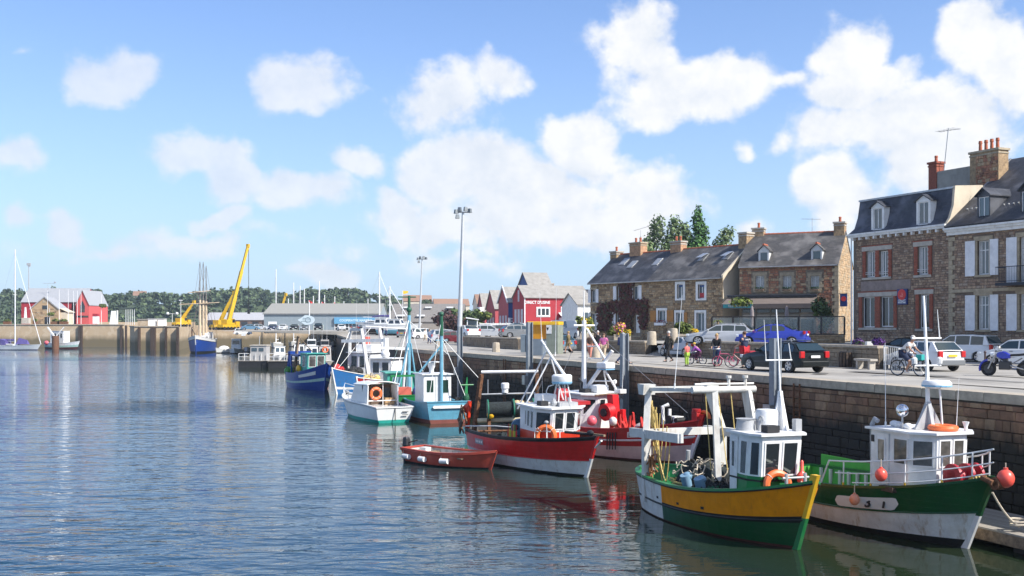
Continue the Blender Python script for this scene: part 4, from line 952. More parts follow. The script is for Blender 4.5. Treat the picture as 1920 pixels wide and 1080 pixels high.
def far_quays():
 def wallprism(name, pts, z, lab):
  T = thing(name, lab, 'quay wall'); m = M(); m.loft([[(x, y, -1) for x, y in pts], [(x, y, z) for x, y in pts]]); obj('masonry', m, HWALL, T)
  return T
 A = wallprism('harbour_wall', [(-260, 318), (-116, 318), (-118, 470), (-260, 470)], 6.6, 'sunlit masonry quay below the red harbour office'); m = M(); m.bx(-260, -115.8, 317.8, 319, 6.6, 6.85); obj('coping', m, GRAN, A)
 for px in (150, 154, 228, 237):
  x = (px-960)/F*318; m = M(); m.bx(x-.25, x+.25, 317.3, 318, -.5, 6.5); obj('fender_pile', m, WOODD, A)
 B = wallprism('lock_pier', [(-98.5, 275), (-97, 274), (-86, 274.4), (-100.5, 335), (-60, 338), (-60, 470), (-112, 470)], 6.1, 'sunlit round lock pier with black fender piles left of the schooner'); m = M(); m.loft([[(-98.7, 274.8, z), (-97, 273.8, z), (-85.8, 274.2, z), (-87, 278, z), (-97, 278, z)] for z in (6.1, 6.35)]); obj('coping', m, GRAN, B)
 for px, w in ((262, .5), (288, 1.2), (334, .5), (312, .3)):
  x = (px-960)/F*274; m = M(); m.bx(x-w/2, x+w/2, 273.2, 274.2, -.5, 6.0); obj('fender_pile', m, WOODD, B)
 m = M(); m.poly([(-420, 319, 6.605), (-116.5, 319, 6.605), (-118, 470, 6.605), (-420, 470, 6.605)]); m.poly([(-110, 336, 6.104), (-60, 338, 6.104), (-60, 470, 6.104), (-112, 470, 6.104)]); tag(obj('far_quay', m, ASPH), kind='structure')
 m = M(); m.quad((-116, 330, .02), (-99, 330, .02), (-99, 331, 6), (-116, 331, 6)); T = thing('lock_gate', 'dark lock gate in the shade between the two sunlit quays', 'lock gate'); obj('gate_leaf', m, WOODD, T)
 for k in range(4): m = M(); m.bx(-115, -100, 329.4, 329.9, 1+k*1.4, 1.3+k*1.4); obj('gate_beam', m, WOODD, T)
 # rubble bank at foot of the end wall, low parapet on the pier
 p0, p1 = at(258, 612, 300), at(300, 612, 300); T = thing('low_stone_hut', 'low flat roofed stone hut on the lock pier', 'hut', (p0.x, p0.y, 6.1)); m = M(); m.bx(0, p1.x-p0.x, 0, 5, 0, 2.0); obj('wall', m, HWALL, T); m = M(); m.bx(-.2, p1.x-p0.x+.2, -.2, 5.2, 2.0, 2.2); obj('roof', m, CONC, T)
 for px, lab in ((286, 'left one of two white cabins on the lock pier'), (304, 'right one of two white cabins on the lock pier')):
  p = at(px, 612, 285); T = thing('white_cabin', lab, 'cabin', (p.x, p.y, 6.1)); m = M(); m.box((0, 0, 1.0), (1.8, 1.8, 2.0)); obj('wall', m, WHITE2, T); m = M(); m.box((0, 0, 2.1), (2.0, 2.0, .2)); obj('roof', m, GREYP, T)
 T = thing('parapet_wall', 'long pale parapet running along the far quay edge', 'wall', (0, 0, 0)); m = M()
 a, b = at(183, 612, 345), at(365, 612, 345); m.bx(a.x, b.x, 345, 345.6, 6.1, 7.6); obj('masonry', m, HWALL, T)
far_quays()
def harbour_office():
 Y = 350; z = 6.6
 a, b = at(40, 612, Y), at(156, 612, Y)
 T, w, rc, px = gable_hall('harbour_office', 'long harbour office with grey roof, crimson walls and pink pointed gable', V((a.x, Y)), V((b.x, Y)), 12, z, CAMH+(612-566)/F*Y-z, 4.6, REDB, mat('light grey roof', (.33, .34, .36), .6, var=.08), 'building')
 h = CAMH+(612-566)/F*Y-z
 for x0, x1 in ((.55*w, .64*w), (.82*w, .87*w)): m = M(); m.bx(x0, x1, -.1, 0, .3, h-.4); obj('window', m, GLASS, T)
 q = rc(152, 176, 545, 607); GP = mat('coral red boarding', (.55, .09, .085), .7, var=.06); hh = CAMH+(612-572)/F*Y-z; hp = CAMH+(612-546)/F*Y-z
 m = M(); xm = (q[0]+q[1])/2; m.loft([[(q[0], y, 0), (q[1], y, 0), (q[1], y, hh), (xm, y, hp), (q[0], y, hh)] for y in (-4, 12)]); g = obj('front_gable', m, GP, T)
 m = M()
 for s, x in ((-1, q[0]), (1, q[1])): m.slab([(x+s*.2, -4.3, hh-.2), (xm, -4.3, hp+.1), (xm, 12, hp+.1), (x+s*.2, 12, hh-.2)], .2, V((0, 0, 1)))
 obj('gable_roof', m, mat('light grey roof'), g)
 m = M(); m.loft([[(xm-.75, y, 4.2), (xm+.75, y, 4.2), (xm+.75, y, 6.2), (xm, y, 8.0), (xm-.75, y, 6.2)] for y in (-4.06, -4)]); obj('arched_window', m, GLASS, g)
 m = M(); m.bx(q[0]+.2, q[1]-.2, -4.06, -4, 2.5, 3.1); obj('window', m, GLASS, g)
 # small stone gabled house before it
 a, b = at(57, 612, 336), at(110, 612, 336)
 T, w, rc, px = gable_hall('stone_gatehouse', 'small stone gable house standing before the crimson harbour office', V((a.x, 336)), V((b.x, 336)), 7, z, 5.2, 3.6, ST_TAN[0], mat('light grey roof'), 'house', 'y', GREYP)
 rubble(T, w, 5.2, [(w*.5, w*.68, 0, 2.6)], ST_TAN, hs=(.3, .5), ws=(.5, 1.0)); m = M(); m.bx(w*.5, w*.68, -.03, 0, 0, 2.6); obj('door', m, BLACK, T); m = M(); m.bx(w*.42, w*.6, -.05, 0, 5.0, 6.2); obj('window', m, GLASS, T); m = M(); m.bx(w*.43, w*.55, -.06, 0, 7, 7.8); obj('pale_stone', m, QUO, T)
 m = M(); m.bx(w, w+2.2, 1, 6, 0, 4); m.slab([(w, .8, 5.2), (w+2.6, .8, 4.0), (w+2.6, 6.2, 4.0), (w, 6.2, 5.2)], .15); obj('lean_to', m, RENDER_, T)
 # flagpoles in front
 def pole(name, px_, y0, y1, Y, lab, cat='flagpole', group=None, r=.09, mt=WHITE2, extra=None):
  p = at(px_, y1, Y); T = thing(name, lab, cat, (p.x, p.y, p.z), 0, group); H_ = (y1-y0)/F*Y
  m = M(); m.tube([(0, 0, 0), (0, 0, H_)], r, 7, r*.6); obj('pole', m, mt, T, True)
  if extra: extra(T, H_)
  return T
 names = ('leftmost white flagpole, left of the gatehouse door', 'white flagpole at right corner of the gatehouse', 'white flagpole before the crimson wall, first right of gatehouse', 'white flagpole second from the pink gable', 'white flagpole next to the pink gable')
 for (x, y0), lab in zip(((89, 545), (111, 543), (128, 543), (138, 545), (152, 548)), names): pole('flagpole', x, y0, 607, 330, lab, group='flagpoles by the harbour office')
 pole('flagpole', 145, 545, 607, 330, 'white flagpole third from the pink gable', group='flagpoles by the harbour office')
 for i, x in enumerate((236, 240, 244, 248, 252)): pole('mooring_pole', x, 580, 609, 300, ('leftmost white pole', 'second white pole from left', 'middle white pole', 'second white pole from right', 'rightmost white pole')[i]+' in the row of five beside the lock', 'pole', 'five white poles beside the lock')
 def lamp(T, H_):
  m = M(); m.box((0, 0, H_+.3), (1.4, .7, .9)); m.box((.2, 0, H_-.4), (.9, .5, .4)); obj('lamp_head', m, GREYP, T)
 pole('floodlight_mast', 54, 497, 548, 400, 'floodlight mast rising behind the harbour office roof', 'lamp post', None, .22, GREYP, lamp)
 pole('street_lamp', 339, 563, 613, 290, 'white street lamp pole left of the schooner', 'lamp post', None, .1, WHITE2, lambda T, H: obj('lamp_head', M().box((0, 0, H), (.9, .3, .2)), WHITE2, T))
 def twin(T, H_):
  m = M(); m.tube([(-1.4, 0, H_-.2), (0, 0, H_), (1.4, 0, H_-.2)], .06, 5); obj('bracket', m, WHITE2, T)
  for s in (-1, 1): m = M(); m.ball((s*1.4, 0, H_), .45); obj('globe', m, WHITE2, T, True)
 pole('globe_lamp', 323, 588, 607, 320, 'lamp with two white globes on the far quay', 'lamp post', None, .1, WHITE2, twin)
 def basket(T, H_):
  m = M(); leaves(m, (.4, 0, H_*.62), (1.3, .8, .7), 160, .25, R); tag(obj('flowers', m, LF_SHR, T), kind='stuff')
 pole('flower_post', 190, 552, 608, 335, 'slim white post with hanging flower basket right of pink gable', 'post', None, .09, WHITE2, basket)
 pole('flower_post', 93, 578, 607, 329, 'slim post with flower basket in front of the gatehouse gable', 'post', None, .09, WHITE2, basket)
 # tv-mast with cross arm
 def cross(T, H_): m = M(); m.tube([(-1.6, 0, H_), (2.4, 0, H_)], .06, 4); m.box((2.3, 0, H_+.3), (.5, .3, .4)); obj('cross_arm', m, GREYP, T)
 pole('radio_mast', 90, 531, 545, 352, 'thin radio mast with cross arm on harbour office ridge', 'mast', None, .06, GREYP, cross)
 # obelisk, kiosk, planters
 p = at(213, 610, 325); T = thing('white_obelisk', 'white tapering navigation marker on the quay edge', 'marker', (p.x, p.y, p.z)); m = M(); m.box((0, 0, 2.2), (2.0, 1.6, 4.4), 0, .55, .6); obj('marker', m, WHITE2, T); m = M(); m.bx(1.0, 1.3, -.2, .2, 0, 4.6); obj('post', m, WHITE2, T)
 p = at(180, 607, 330); T = thing('kiosk', 'small red and white kiosk right of the pink gable', 'kiosk', (p.x, p.y, p.z)); m = M(); m.box((0, 0, 1.2), (1.5, 1.5, 2.4)); obj('wall', m, WHITE2, T); m = M(); m.box((0, 0, 2.7), (1.6, 1.6, .8)); obj('sign_band', m, REDB, T)
 p = at(49, 607, 328); T = thing('memorial', 'white stepped memorial left of the gatehouse', 'memorial', (p.x, p.y, p.z)); m = M(); m.box((0, 0, .9), (2.2, 1.5, 1.8)); obj('plinth', m, CONC, T); m = M(); m.box((-.2, 0, 3.4), (.7, .6, 3.4), 0, .5, .5); obj('spire', m, WHITE2, T)
 for i, (px_, w_) in enumerate(((14, 2.2), (66, 1.2), (104, 2.6), (118, 3.0))):
  p = at(px_, 609, 324); T = thing('planter', ('timber planter with shrubs left of the sailboat mast', 'small planter between memorial and gatehouse', 'planter with low green plants by gatehouse corner', 'brown planter near the quay steps right of the gatehouse')[i], 'planter', (p.x, p.y, p.z)); m = M(); m.box((0, 0, .5), (w_, 1, 1.0)); obj('box', m, RUST, T); m = M(); leaves(m, (0, 0, 1.3), (w_*.5, .5, .6), 120, .25, R); tag(obj('plants', m, LF_SHR, T), kind='stuff')
harbour_office()
def crane(name, label, base, boom_to, w, body_mt, outr=True, head=1.25):
 T = thing(name, label, 'crane', base, head); b = Matrix.Rotation(-head, 3, 'Z') @ (V(boom_to)-V(base)); d = 1 if b.x > 0 else -1
 m = M(); m.bx(-5, 4, -1.2, 1.2, .9, 1.9); m.bx(3.2, 5.4, -1.2, 1.2, .8, 3.0); obj('carrier', m, body_mt, T, bevel=.08)
 m = M(); m.bx(-2.6, 1.0, -1.2, 1.2, 1.95, 3.6); m.bx(.5, 2.2, -1.25, -.1, 1.95, 4.0); obj('upper_works', m, body_mt, T, bevel=.08)
 m = M(); m.bx(.6, 2.1, -1.28, -1.24, 2.6, 3.8); obj('cab_window', m, GLASS, T)
 for k in range(5):
  for s_ in (-1, 1): obj('wheel', M().disc((-4.2+k*2.1, 1.2*s_, .6), (0, 1, 0), .6, .4, 12), BLACK, T)
 for ch in T.children: ch.scale = (.7, .7, .7)
 a = V((0, 0, 1.9)); e = b; L_ = (e-a).length; u = (e-a).normalized()
 for k in range(3):
  m = M(); m.beam(a+u*L_*(k/3.), a+u*L_*((k+1)/3.), w*(1-.2*k), w*(1.15-.2*k)); obj('boom_section', m, body_mt, T)
 m = M(); m.beam((.9*d, -.4, 1.9), a+u*L_*.26, .35); obj('ram', m, STEEL, T)
 m = M(); m.box(tuple(e), (.7, .7, .9)); obj('boom_head', m, body_mt, T)
 if outr: m = M(); m.tube([e+V((.3, 0, -.2)), e+V((.35, 0, -L_*.82))], .07, 5); m.box(tuple(e+V((.35, 0, -L_*.83))), (.6, .4, .9)); obj('hoist_rope', m, BLACK, T)
 return T
CRY = paint('crane yellow', (.66, .40, .012), .4, .12)
def yard():
 p = at(428, 614, 262); crane('mobile_crane', 'big yellow mobile crane with very tall telescopic boom', (p.x, p.y, 5.3), tuple(at(465, 461, 266)), 0.78, CRY)
 p = at(412, 613, 272); crane('mobile_crane', 'second yellow crane with shorter boom beside the tall one', (p.x, p.y, 5.3), tuple(at(439, 549, 272)), 0.75, CRY, False)
 p = at(340, 611, 318); crane('mobile_crane', 'small yellow crane left of the schooner masts', (p.x, p.y, 6.1), tuple(at(364, 566, 318)), 0.8, CRY, False)
 p = at(520, 612, 340); crane('mobile_crane', 'yellow crane boom showing above the grey hangar roof', (p.x, p.y, 5.4), tuple(at(536, 552, 340)), 0.8, CRY, False)
 # long shed
 a, b = at(384, 612, 345), at(494, 612, 345); T, w, rc, px = gable_hall('boat_shed', 'long low boat shed with pale roof behind the cranes', V((a.x, 345)), V((b.x, 345)), 12, 5.5, CAMH+(612-600)/F*345-5.5, 2.4, mat('shed boarding', (.16, .11, .09), .8, var=.3, scale=1), mat('pale sheet roof', (.40, .40, .41), .6), 'shed')
 for k in range(5): m = M(); m.bx(1+k*3.6, 3+k*3.6, -.05, 0, 0, 2.2); obj('shed_door', m, GLASS, T)
 # grey hangar with blue fascia
 a, b = at(495, 612, 258), at(712, 612, 259); A, B = V((a.x, 258)), V((b.x, 259))
 HG = mat('blue grey cladding', (.235, .285, .315), .6, var=.05, scale=1)
 T, w, rc, px = gable_hall('grey_hangar', 'wide blue grey hangar with grey roof, blue fascia sign and glazed shopfront', A, B, 22, 4.55, 4.75, 2.6, HG, mat('grey ribbed roof', (.285, .28, .25), .7, var=.05), 'hangar')
 m = M(); m.bx(-.3, w+.3, -.35, -.05, 4.55, 4.75); obj('gutter', m, mat('zinc'), T)
 q = rc(627, 708, 595, 607); m = M(); m.bx(q[0], q[1], -.5, -.02, q[2], q[3]); f = obj('fascia', m, mat('bright blue fascia', (.12, .33, .52), .5, var=.05), T)
 text(f, 'COOPERATIVE MARITIME', ((q[0]+q[1])/2, -.52, (q[2]+q[3])/2), .75, mat('pale blue lettering', (.6, .78, .9), .5, var=0), (pi/2, 0, 0), ext=.02, sx=.93)
 q = rc(628, 706, 608, 625); m = M(); m.bx(q[0], q[1], -.04, -.01, .1, q[3]); g = obj('shopfront_glass', m, GLASS, T)
 m = M()
 for k in range(13): x = lerp(q[0], q[1], k/12); m.bx(x-.09, x+.09, -.12, -.045, .05, q[3]+.1)
 m.bx(q[0], q[1], -.11, -.05, q[3]*.62, q[3]*.62+.12); obj('shopfront_frame', m, WHITE2, g)
 for k, (x0, x1, hh, c) in enumerate(((503, 519, 603, WHITE2), (545, 560, 608, mat('pale green door', (.42, .5, .45), .6)), (587, 607, 609, mat('pale green door')))): q = rc(x0, x1, hh, 624); m = M(); m.bx(q[0], q[1], -.06, -.01, .0, q[3]); obj('door', m, c, T)
 # fish sign on its post
 p = at(580, 640, 225); T = thing('fish_sign', 'pale fish shaped sign high on a white post before the hangar', 'sign', (p.x, p.y, 4.5));
 s0 = at(575, 600, 225); m = M(); m.tube([(0, 0, 0), (0, 0, at(580, 566, 225).z-4.5)], .1, 7); obj('post', m, WHITE2, T, True)
 cx, cz = s0.x-p.x, s0.z-4.5; pts = []
 for k in range(28):
  a = 2*pi*k/28; x = cos(a)*1.72; zz = sin(a)*1.02*(1 if x > -.4 else max(.12, 1-(-x-.4)*.62)); pts.append((cx+x-(.0 if x > -1.2 else .12), zz+cz))
 m = M(); m.loft([[(x, y, zz) for x, zz in pts] for y in (-.22, -.1)]); bd = obj('board', m, mat('pale aqua board', (.62, .72, .76), .5, var=.05), T)
 m = M(); DK = mat('dark sign line', (.22, .30, .34), .6, var=0)
 for k in range(3): z0 = cz-.35+k*.33; m.slab([(cx-1.0+k*.1, -.23, z0), (cx+.9, -.23, z0+.05), (cx+.8, -.23, z0+.14), (cx-.8, -.23, z0+.12)], .012, V((0, -1, 0)))
 m.disc((cx-1.05, -.235, cz-.32), (0, 1, 0), .1, .02); m.torus((cx+.35, -.235, cz), (0, 1, 0), .55, .05, 16, 4); obj('fish_drawing', m, DK, bd)
 # red flags
 for px_, y0, lab in ((579, 563, 'left of three red flags above the hangar roof'), (603, 566, 'middle one of three red flags above the hangar roof'), (626, 567, 'right of three red flags above the hangar roof')):
  Y = 285; z = 5.0; p = at(px_, 612, Y); T = thing('red_flag', lab, 'flag', (p.x, p.y, z), 0, 'red flags by the hangar'); t = at(px_, y0, Y).z-z; m = M(); m.tube([(0, 0, 0), (0, 0, t)], .06, 5); obj('pole', m, WHITE2, T)
  m = M(); n = 6
  for k in range(n): x0, x1 = .05+k*.15, .05+(k+1)*.15; m.slab([(x0, .1*sin(k*1.3), t-1.6-k*.04), (x1, .1*sin((k+1)*1.3), t-1.6-(k+1)*.04), (x1, .1*sin((k+1)*1.3), t-k*.09), (x0, .1*sin(k*1.3), t-k*.09)], .02)
  obj('cloth', m, mat('flag red', (.62, .03, .03), .7, var=.05), T)
 # yellow-and-white house flag on a long pole in the yard
 p = at(755, 600, 270); T = thing('flag', 'small yellow flag streaming from a thin pole above the yard', 'flag', (p.x, p.y, 5)); t = at(755, 545, 270).z-5; m = M(); m.tube([(0, 0, 0), (0, 0, t)], .06, 5); obj('pole', m, WHITE2, T)
 m = M(); m.slab([(.1, 0, t-.9), (1.3, .3, t-.6), (1.4, .3, t-.1), (.1, 0, t)], .03); obj('cloth', m, YELB, T)
 # end-wall notice
 p = at(456, 627, 224.6); T = thing('wall_notice', 'small white notice fixed to the sunlit end wall', 'sign', tuple(p)); m = M(); m.box((0, .25, 0), (.9, .08, .6)); obj('board', m, WHITE2, T)
yard()
def lamp_mast(name, label, px_, y0, y1, Y, z, r, lean=0):
 p = at(px_, y1, Y); T = thing(name, label, 'lamp mast', (p.x, p.y, z)); H_ = at(px_, y0, Y).z-z
 m = M(); m.tube([(0, 0, -.1), (lean*.5, 0, H_*.5), (lean, 0, H_)], r, 12, r*.45); obj('mast', m, mat('pale grey mast', (.52, .54, .55), .5, .2, var=.06, stain=.1), T, True)
 m = M(); m.tube([(lean-.8, 0, H_), (lean+.8, 0, H_)], .07, 6); obj('cross_arm', m, STEEL, T)
 for k, (dx, dz, rz) in enumerate(((-.75, .05, .6), (-.35, .3, -.4), (.3, .35, .5), (.75, .15, -.6), (-.6, -.5, .3))):
  m = M(); m.box((lean+dx, -.2, H_+dz), (.42, .36, .46), rz, .75, .8); obj('floodlight', m, mat('floodlight grey', (.20, .22, .23), .5, .3), T)
 return T
lamp_mast('floodlight_mast', 'very tall pale floodlight mast standing on the quay edge', 861, 398, 640, 118, 4.15, .29, .42)
lamp_mast('floodlight_mast', 'thinner floodlight mast further off beside the trailered yachts', 786, 486, 632, 200, 4.4, .23, .55)
def haze():
 m = M(); m.bx(-960, 460, -110, 1060, -2, 70); mt = bpy.data.materials.new('thin sea air'); mt.use_nodes = True; n = mt.node_tree.nodes; n.remove(n['Principled BSDF']); v = n.new('ShaderNodeVolumePrincipled'); v.inputs['Density'].default_value = .0002; v.inputs['Color'].default_value = (.72, .86, 1, 1); v.inputs['Anisotropy'].default_value = .2
 mt.node_tree.links.new(v.outputs[0], n['Material Output'].inputs['Volume']); tag(obj('haze', m, mt), kind='stuff')
haze()
# ================================================================ boats
class Boat:
 """hull frame: x forward, y to port, z up, z = 0 at the water"""
 def __init__(s, name, label, bow, stern, B, zs, zm, zb, rake=.75, sb=.75, stern_round=False, cat='fishing boat', drop=.75, group=None, full=2.3):
  bow, stern = V(bow), V(stern); d = bow-stern; s.L = d.length; c = (bow+stern)/2
  s.T = thing(name, label, cat, (c.x, c.y, 0), atan2(d.y, d.x), group)
  s.B, s.zs, s.zm, s.zb, s.rake, s.sb, s.rnd, s.drop, s.full = B, zs, zm, zb, rake, sb, stern_round, drop, full
 def sheer(s, t): return s.zm+(s.zs-s.zm)*((.42-t)/.42)**2 if t < .42 else s.zm+(s.zb-s.zm)*((t-.42)/.58)**2
 def half(s, t, wl):
  sb = s.sb*(.86 if wl else 1); p = s.full*.68 if wl else s.full
  f = sb+(1-sb)*sin(pi/2*t/.42) if t < .42 else 1-((t-.42)/.58)**p
  if s.rnd and t < .16: f *= sqrt(max(0, 1-(1-t/.16)**2))
  return f*(.93 if wl else 1)*s.B/2
 def pt(s, t, v, side, off=0):
  z = s.sheer(t)*v if v >= 0 else v
  g = min(1, max(0, (t-.5)/.5)); g = g*g*(3-2*g); vv = max(v, -.4)
  a = min(1, max(0, 1-t/.2)); x = -s.L/2+s.L*t+s.rake*max(vv, -.3)*g-.22*vv*a*a*(1 if not s.rnd else 2.2)
  hw = s.half(t, True); ht = s.half(t, False)
  y = lerp(hw, ht, max(0, v)**.75) if v >= 0 else hw*max(.2, 1+v*.7)
  return V((x, side*max(0, y+off), z))
 def build(s, bands, bandf=None, cap=WHITE, inner=WHITE, deck=DECK, n=26, stem=None, transom=True, capw=.16, rub=(), rubm=None):
  """bands: [(v_top, v_bottom, material)] from gunwale down"""
  mats = []; rows = []
  for a, b, mt in bands:
   if mt not in mats: mats.append(mt)
   k = max(1, int((a-b)/.18+.5))
   for i in range(k): rows.append((a+(b-a)*i/k, a+(b-a)*(i+1)/k, mats.index(mt)))
  extra = bandf[0] if bandf else []
  for mt in extra:
   if mt not in mats: mats.append(mt)
  m = M(); ts = [((1-cos(pi*i/n))/2*.45+.55*i/n) for i in range(n+1)]
  for i in range(n):
   for a, b, mi in rows:
    for sd in (-1, 1):
     m.cur = mi
     if bandf:
      q = bandf[1]((ts[i]+ts[i+1])/2, (a+b)/2)
      if q is not None: m.cur = mats.index(q)
     m.quad(s.pt(ts[i], b, sd), s.pt(ts[i+1], b, sd), s.pt(ts[i+1], a, sd), s.pt(ts[i], a, sd))
  if not s.rnd:
   for a, b, mi in rows:
    m.cur = mi
    if bandf:
     q = bandf[1](0, (a+b)/2)
     if q is not None: m.cur = mats.index(q)
    m.quad(s.pt(0, b, 1), s.pt(0, b, -1), s.pt(0, a, -1), s.pt(0, a, 1))
  me = obj('hull', m, mats, s.T, True, 35)
  # inner bulwark and deck
  m = M(); dk = M(); w = .07
  def inn(t, lo):
   z = s.sheer(t)-(s.drop if lo else 0); v = z/s.sheer(t); p = s.pt(t, v, 1, -w); q = s.pt(t, 1, 1, -w); p.y = min(p.y, q.y)
   if t > .985: p.x -= .05; q.x -= .05
   return p if lo else q
  fl = lambda p, sd: (p.x, p.y*sd, p.z)
  for i in range(n):
   a0, a1, b0, b1 = inn(ts[i], 0), inn(ts[i], 1), inn(ts[i+1], 0), inn(ts[i+1], 1)
   for sd in (-1, 1): m.quad(fl(a0, sd), fl(b0, sd), fl(b1, sd), fl(a1, sd))
   dk.quad(fl(a1, -1), fl(b1, -1), fl(b1, 1), fl(a1, 1))
  if not s.rnd: a0, a1 = inn(.012, 0), inn(.012, 1); m.quad(fl(a0, -1), fl(a0, 1), fl(a1, 1), fl(a1, -1))
  obj('bulwark', m, inner, s.T, True); obj('deck', dk, deck, s.T)
  # cap rail
  m = M()
  for sd in (-1, 1):
   rs = []
   for t in ts:
    p = s.pt(t, 1, sd); o = .04; i_ = capw-o; y = abs(p.y); z = p.z
    rs.append([(p.x, sd*(y+o), z-.01), (p.x, sd*(y+o), z+.06), (p.x, sd*max(0, y-i_), z+.06), (p.x, sd*max(0, y-i_), z-.01)])
   m.loft(rs)
  if not s.rnd: a, b = s.pt(0, 1, 1), s.pt(0, 1, -1); m.bx(a.x-.04, a.x+capw-.04, b.y-.03, a.y+.03, a.z-.008, a.z+.055)
  obj('cap_rail', m, cap, s.T)
  for v, r in rub:
   m = M()
   for sd in (-1, 1): m.tube([s.pt(t, v, sd, .015) for t in ts], r, 6)
   obj('rubbing_strake', m, rubm or cap, s.T, True)
  if stem:
   mt, top, th = stem; low = mt
   if isinstance(mt, tuple): mt, low = mt
   for mm, vs in ((low, (-.4, 0, .25, .47)), (mt, (.47, .6, .85, 1))):
    m = M(); pts = [s.pt(1, v, 1) for v in vs]
    if vs[-1] == 1: pts.append(pts[-1]+(pts[-1]-pts[-2]).normalized()*top)
    m.loft([[(p.x-.18, -th, p.z), (p.x+.07, -th*.6, p.z), (p.x+.07, th*.6, p.z), (p.x-.18, th, p.z)] for p in pts]); obj('stem_post', m, mm, s.T)
  return s
 def deckz(s, x): t = (x+s.L/2)/s.L; return s.sheer(min(1, max(0, t)))-s.drop
 def gun(s, x, sd, up=.05): t = (x+s.L/2)/s.L; p = s.pt(min(1, max(0, t)), 1, sd); return V((p.x, p.y, p.z+up))
def bil(q, u, v): a, b, c, d = [V(p) for p in q]; return (a*(1-u)+b*u)*(1-v)+(d*(1-u)+c*u)*v
def pane_on(T, q, r, fr=WHITE2, gl=GLASS, fw=.045, out=.02, name='window'):
 """window on a wall quad q (bl, br, tr, tl seen from outside), r = u0,u1,v0,v1"""
 u0, u1, v0, v1 = r; c = [bil(q, u, v) for u, v in ((u0, v0), (u1, v0), (u1, v1), (u0, v1))]; ce = sum(c, V((0, 0, 0)))/4
 n = (c[1]-c[0]).cross(c[3]-c[0]).normalized(); m = M()
 inn = []
 for p in c:
  d = ce-p; ex = (c[1]-c[0]).normalized(); ey = (c[3]-c[0]).normalized()
  inn.append(p+ex*fw*(1 if d.dot(ex) > 0 else -1)+ey*fw*(1 if d.dot(ey) > 0 else -1))
 for i in range(4): j = (i+1) % 4; m.loft([[c[i], c[j], inn[j], inn[i]], [c[i]+n*out, c[j]+n*out, inn[j]+n*out, inn[i]+n*out]])
 o = obj(name, m, fr, T)
 m = M(); m.loft([[p+n*.001 for p in inn], [p+n*out*.4 for p in inn]]); obj('pane', m, gl, o); return o
def cabin(T, base, top, z0, z1, mt=WHITE2, name='wheelhouse', roofm=None, over=.10, lower=None, zsplit=None):
 """base/top: footprints (x,y) anticlockwise; z1 may be a list per corner"""
 n = len(base); zt = z1 if isinstance(z1, (list, tuple)) else [z1]*n
 B_ = [V((x, y, z0)) for x, y in base]; T_ = [V((x, y, z)) for (x, y), z in zip(top, zt)]
 m = M()
 if lower:
  k = (zsplit-z0)/(sum(zt)/n-z0); S_ = [b.lerp(t, k) for b, t in zip(B_, T_)]; m.loft([S_, T_]); o = obj(name, m, mt, T)
  m = M(); m.loft([B_, S_], True, False); obj('cabin_base', m, lower, o)
 else: m.loft([B_, T_]); o = obj(name, m, mt, T)
 cx = sum(p.x for p in T_)/n; cy = sum(p.y for p in T_)/n; m = M(); rr = []
 for dz in (0.004, .07): rr.append([p+V((over*(1 if p.x > cx else -1), over*(1 if p.y > cy else -1), dz)) for p in T_])
 m.loft(rr); obj('cabin_roof', m, roofm or mt, o)
 quads = [(B_[i], B_[(i+1) % n], T_[(i+1) % n], T_[i]) for i in range(n)]
 return o, quads
def lifebuoy(par, c, ax, r=.30, name='lifebuoy', a0=0, a1=2*pi, mt=ORANGE):
 m = M(); m.torus(c, ax, r, r*.30, 22, 8, a0, a1); o = obj(name, m, mt, par, True)
 m = M()
 for k in range(4): a = a0+(a1-a0)*(k+.5)/4; t, u, w = m.frame((0, 0, 0), ax); m.torus(V(c)+(u*cos(a)+w*sin(a))*r, (u*-sin(a)+w*cos(a)), r*.30, .012, 10, 4)
 obj('band', m, WHITE2, o); return o
def mast(T, pts, r, mt=WHITE2, r2=None, name='mast'): m = M(); m.tube(pts, r, 8, r2); return obj(name, m, mt, T, True)
def stays(T, segs, r=.012, mt=None): m = M(); [m.tube(s_, r, 4) for s_ in segs]; return obj('rigging', m, mt or STEEL, T)
def sag(a, b, d, n=8): a, b = V(a), V(b); return [a.lerp(b, k/n)-V((0, 0, d*4*(k/n)*(1-k/n))) for k in range(n+1)]
def radar(T, c, w=.55, rz=0, h=.22):
 m = M(); m.lathe([(w*.8, 0), (w, .04), (w, h*.6), (w*.85, h), (.02, h+.02)], c, 16); o = obj('radar', m, WHITE2, T, True); m = M(); m.lathe([(w*1.01, .02), (w*1.01, .07)], c, 16); obj('radar_band', m, mat('pale blue band', (.2, .42, .6), .4), o); return o
def whip(T, base, h, lean=(0, 0), r=.014): m = M(); b = V(base); m.tube([b, b+V((lean[0], lean[1], h))], r, 5, r*.4); m.tube([b, b+V((lean[0], lean[1], h))*.06], r*2, 6); return obj('aerial', m, WHITE2, T)
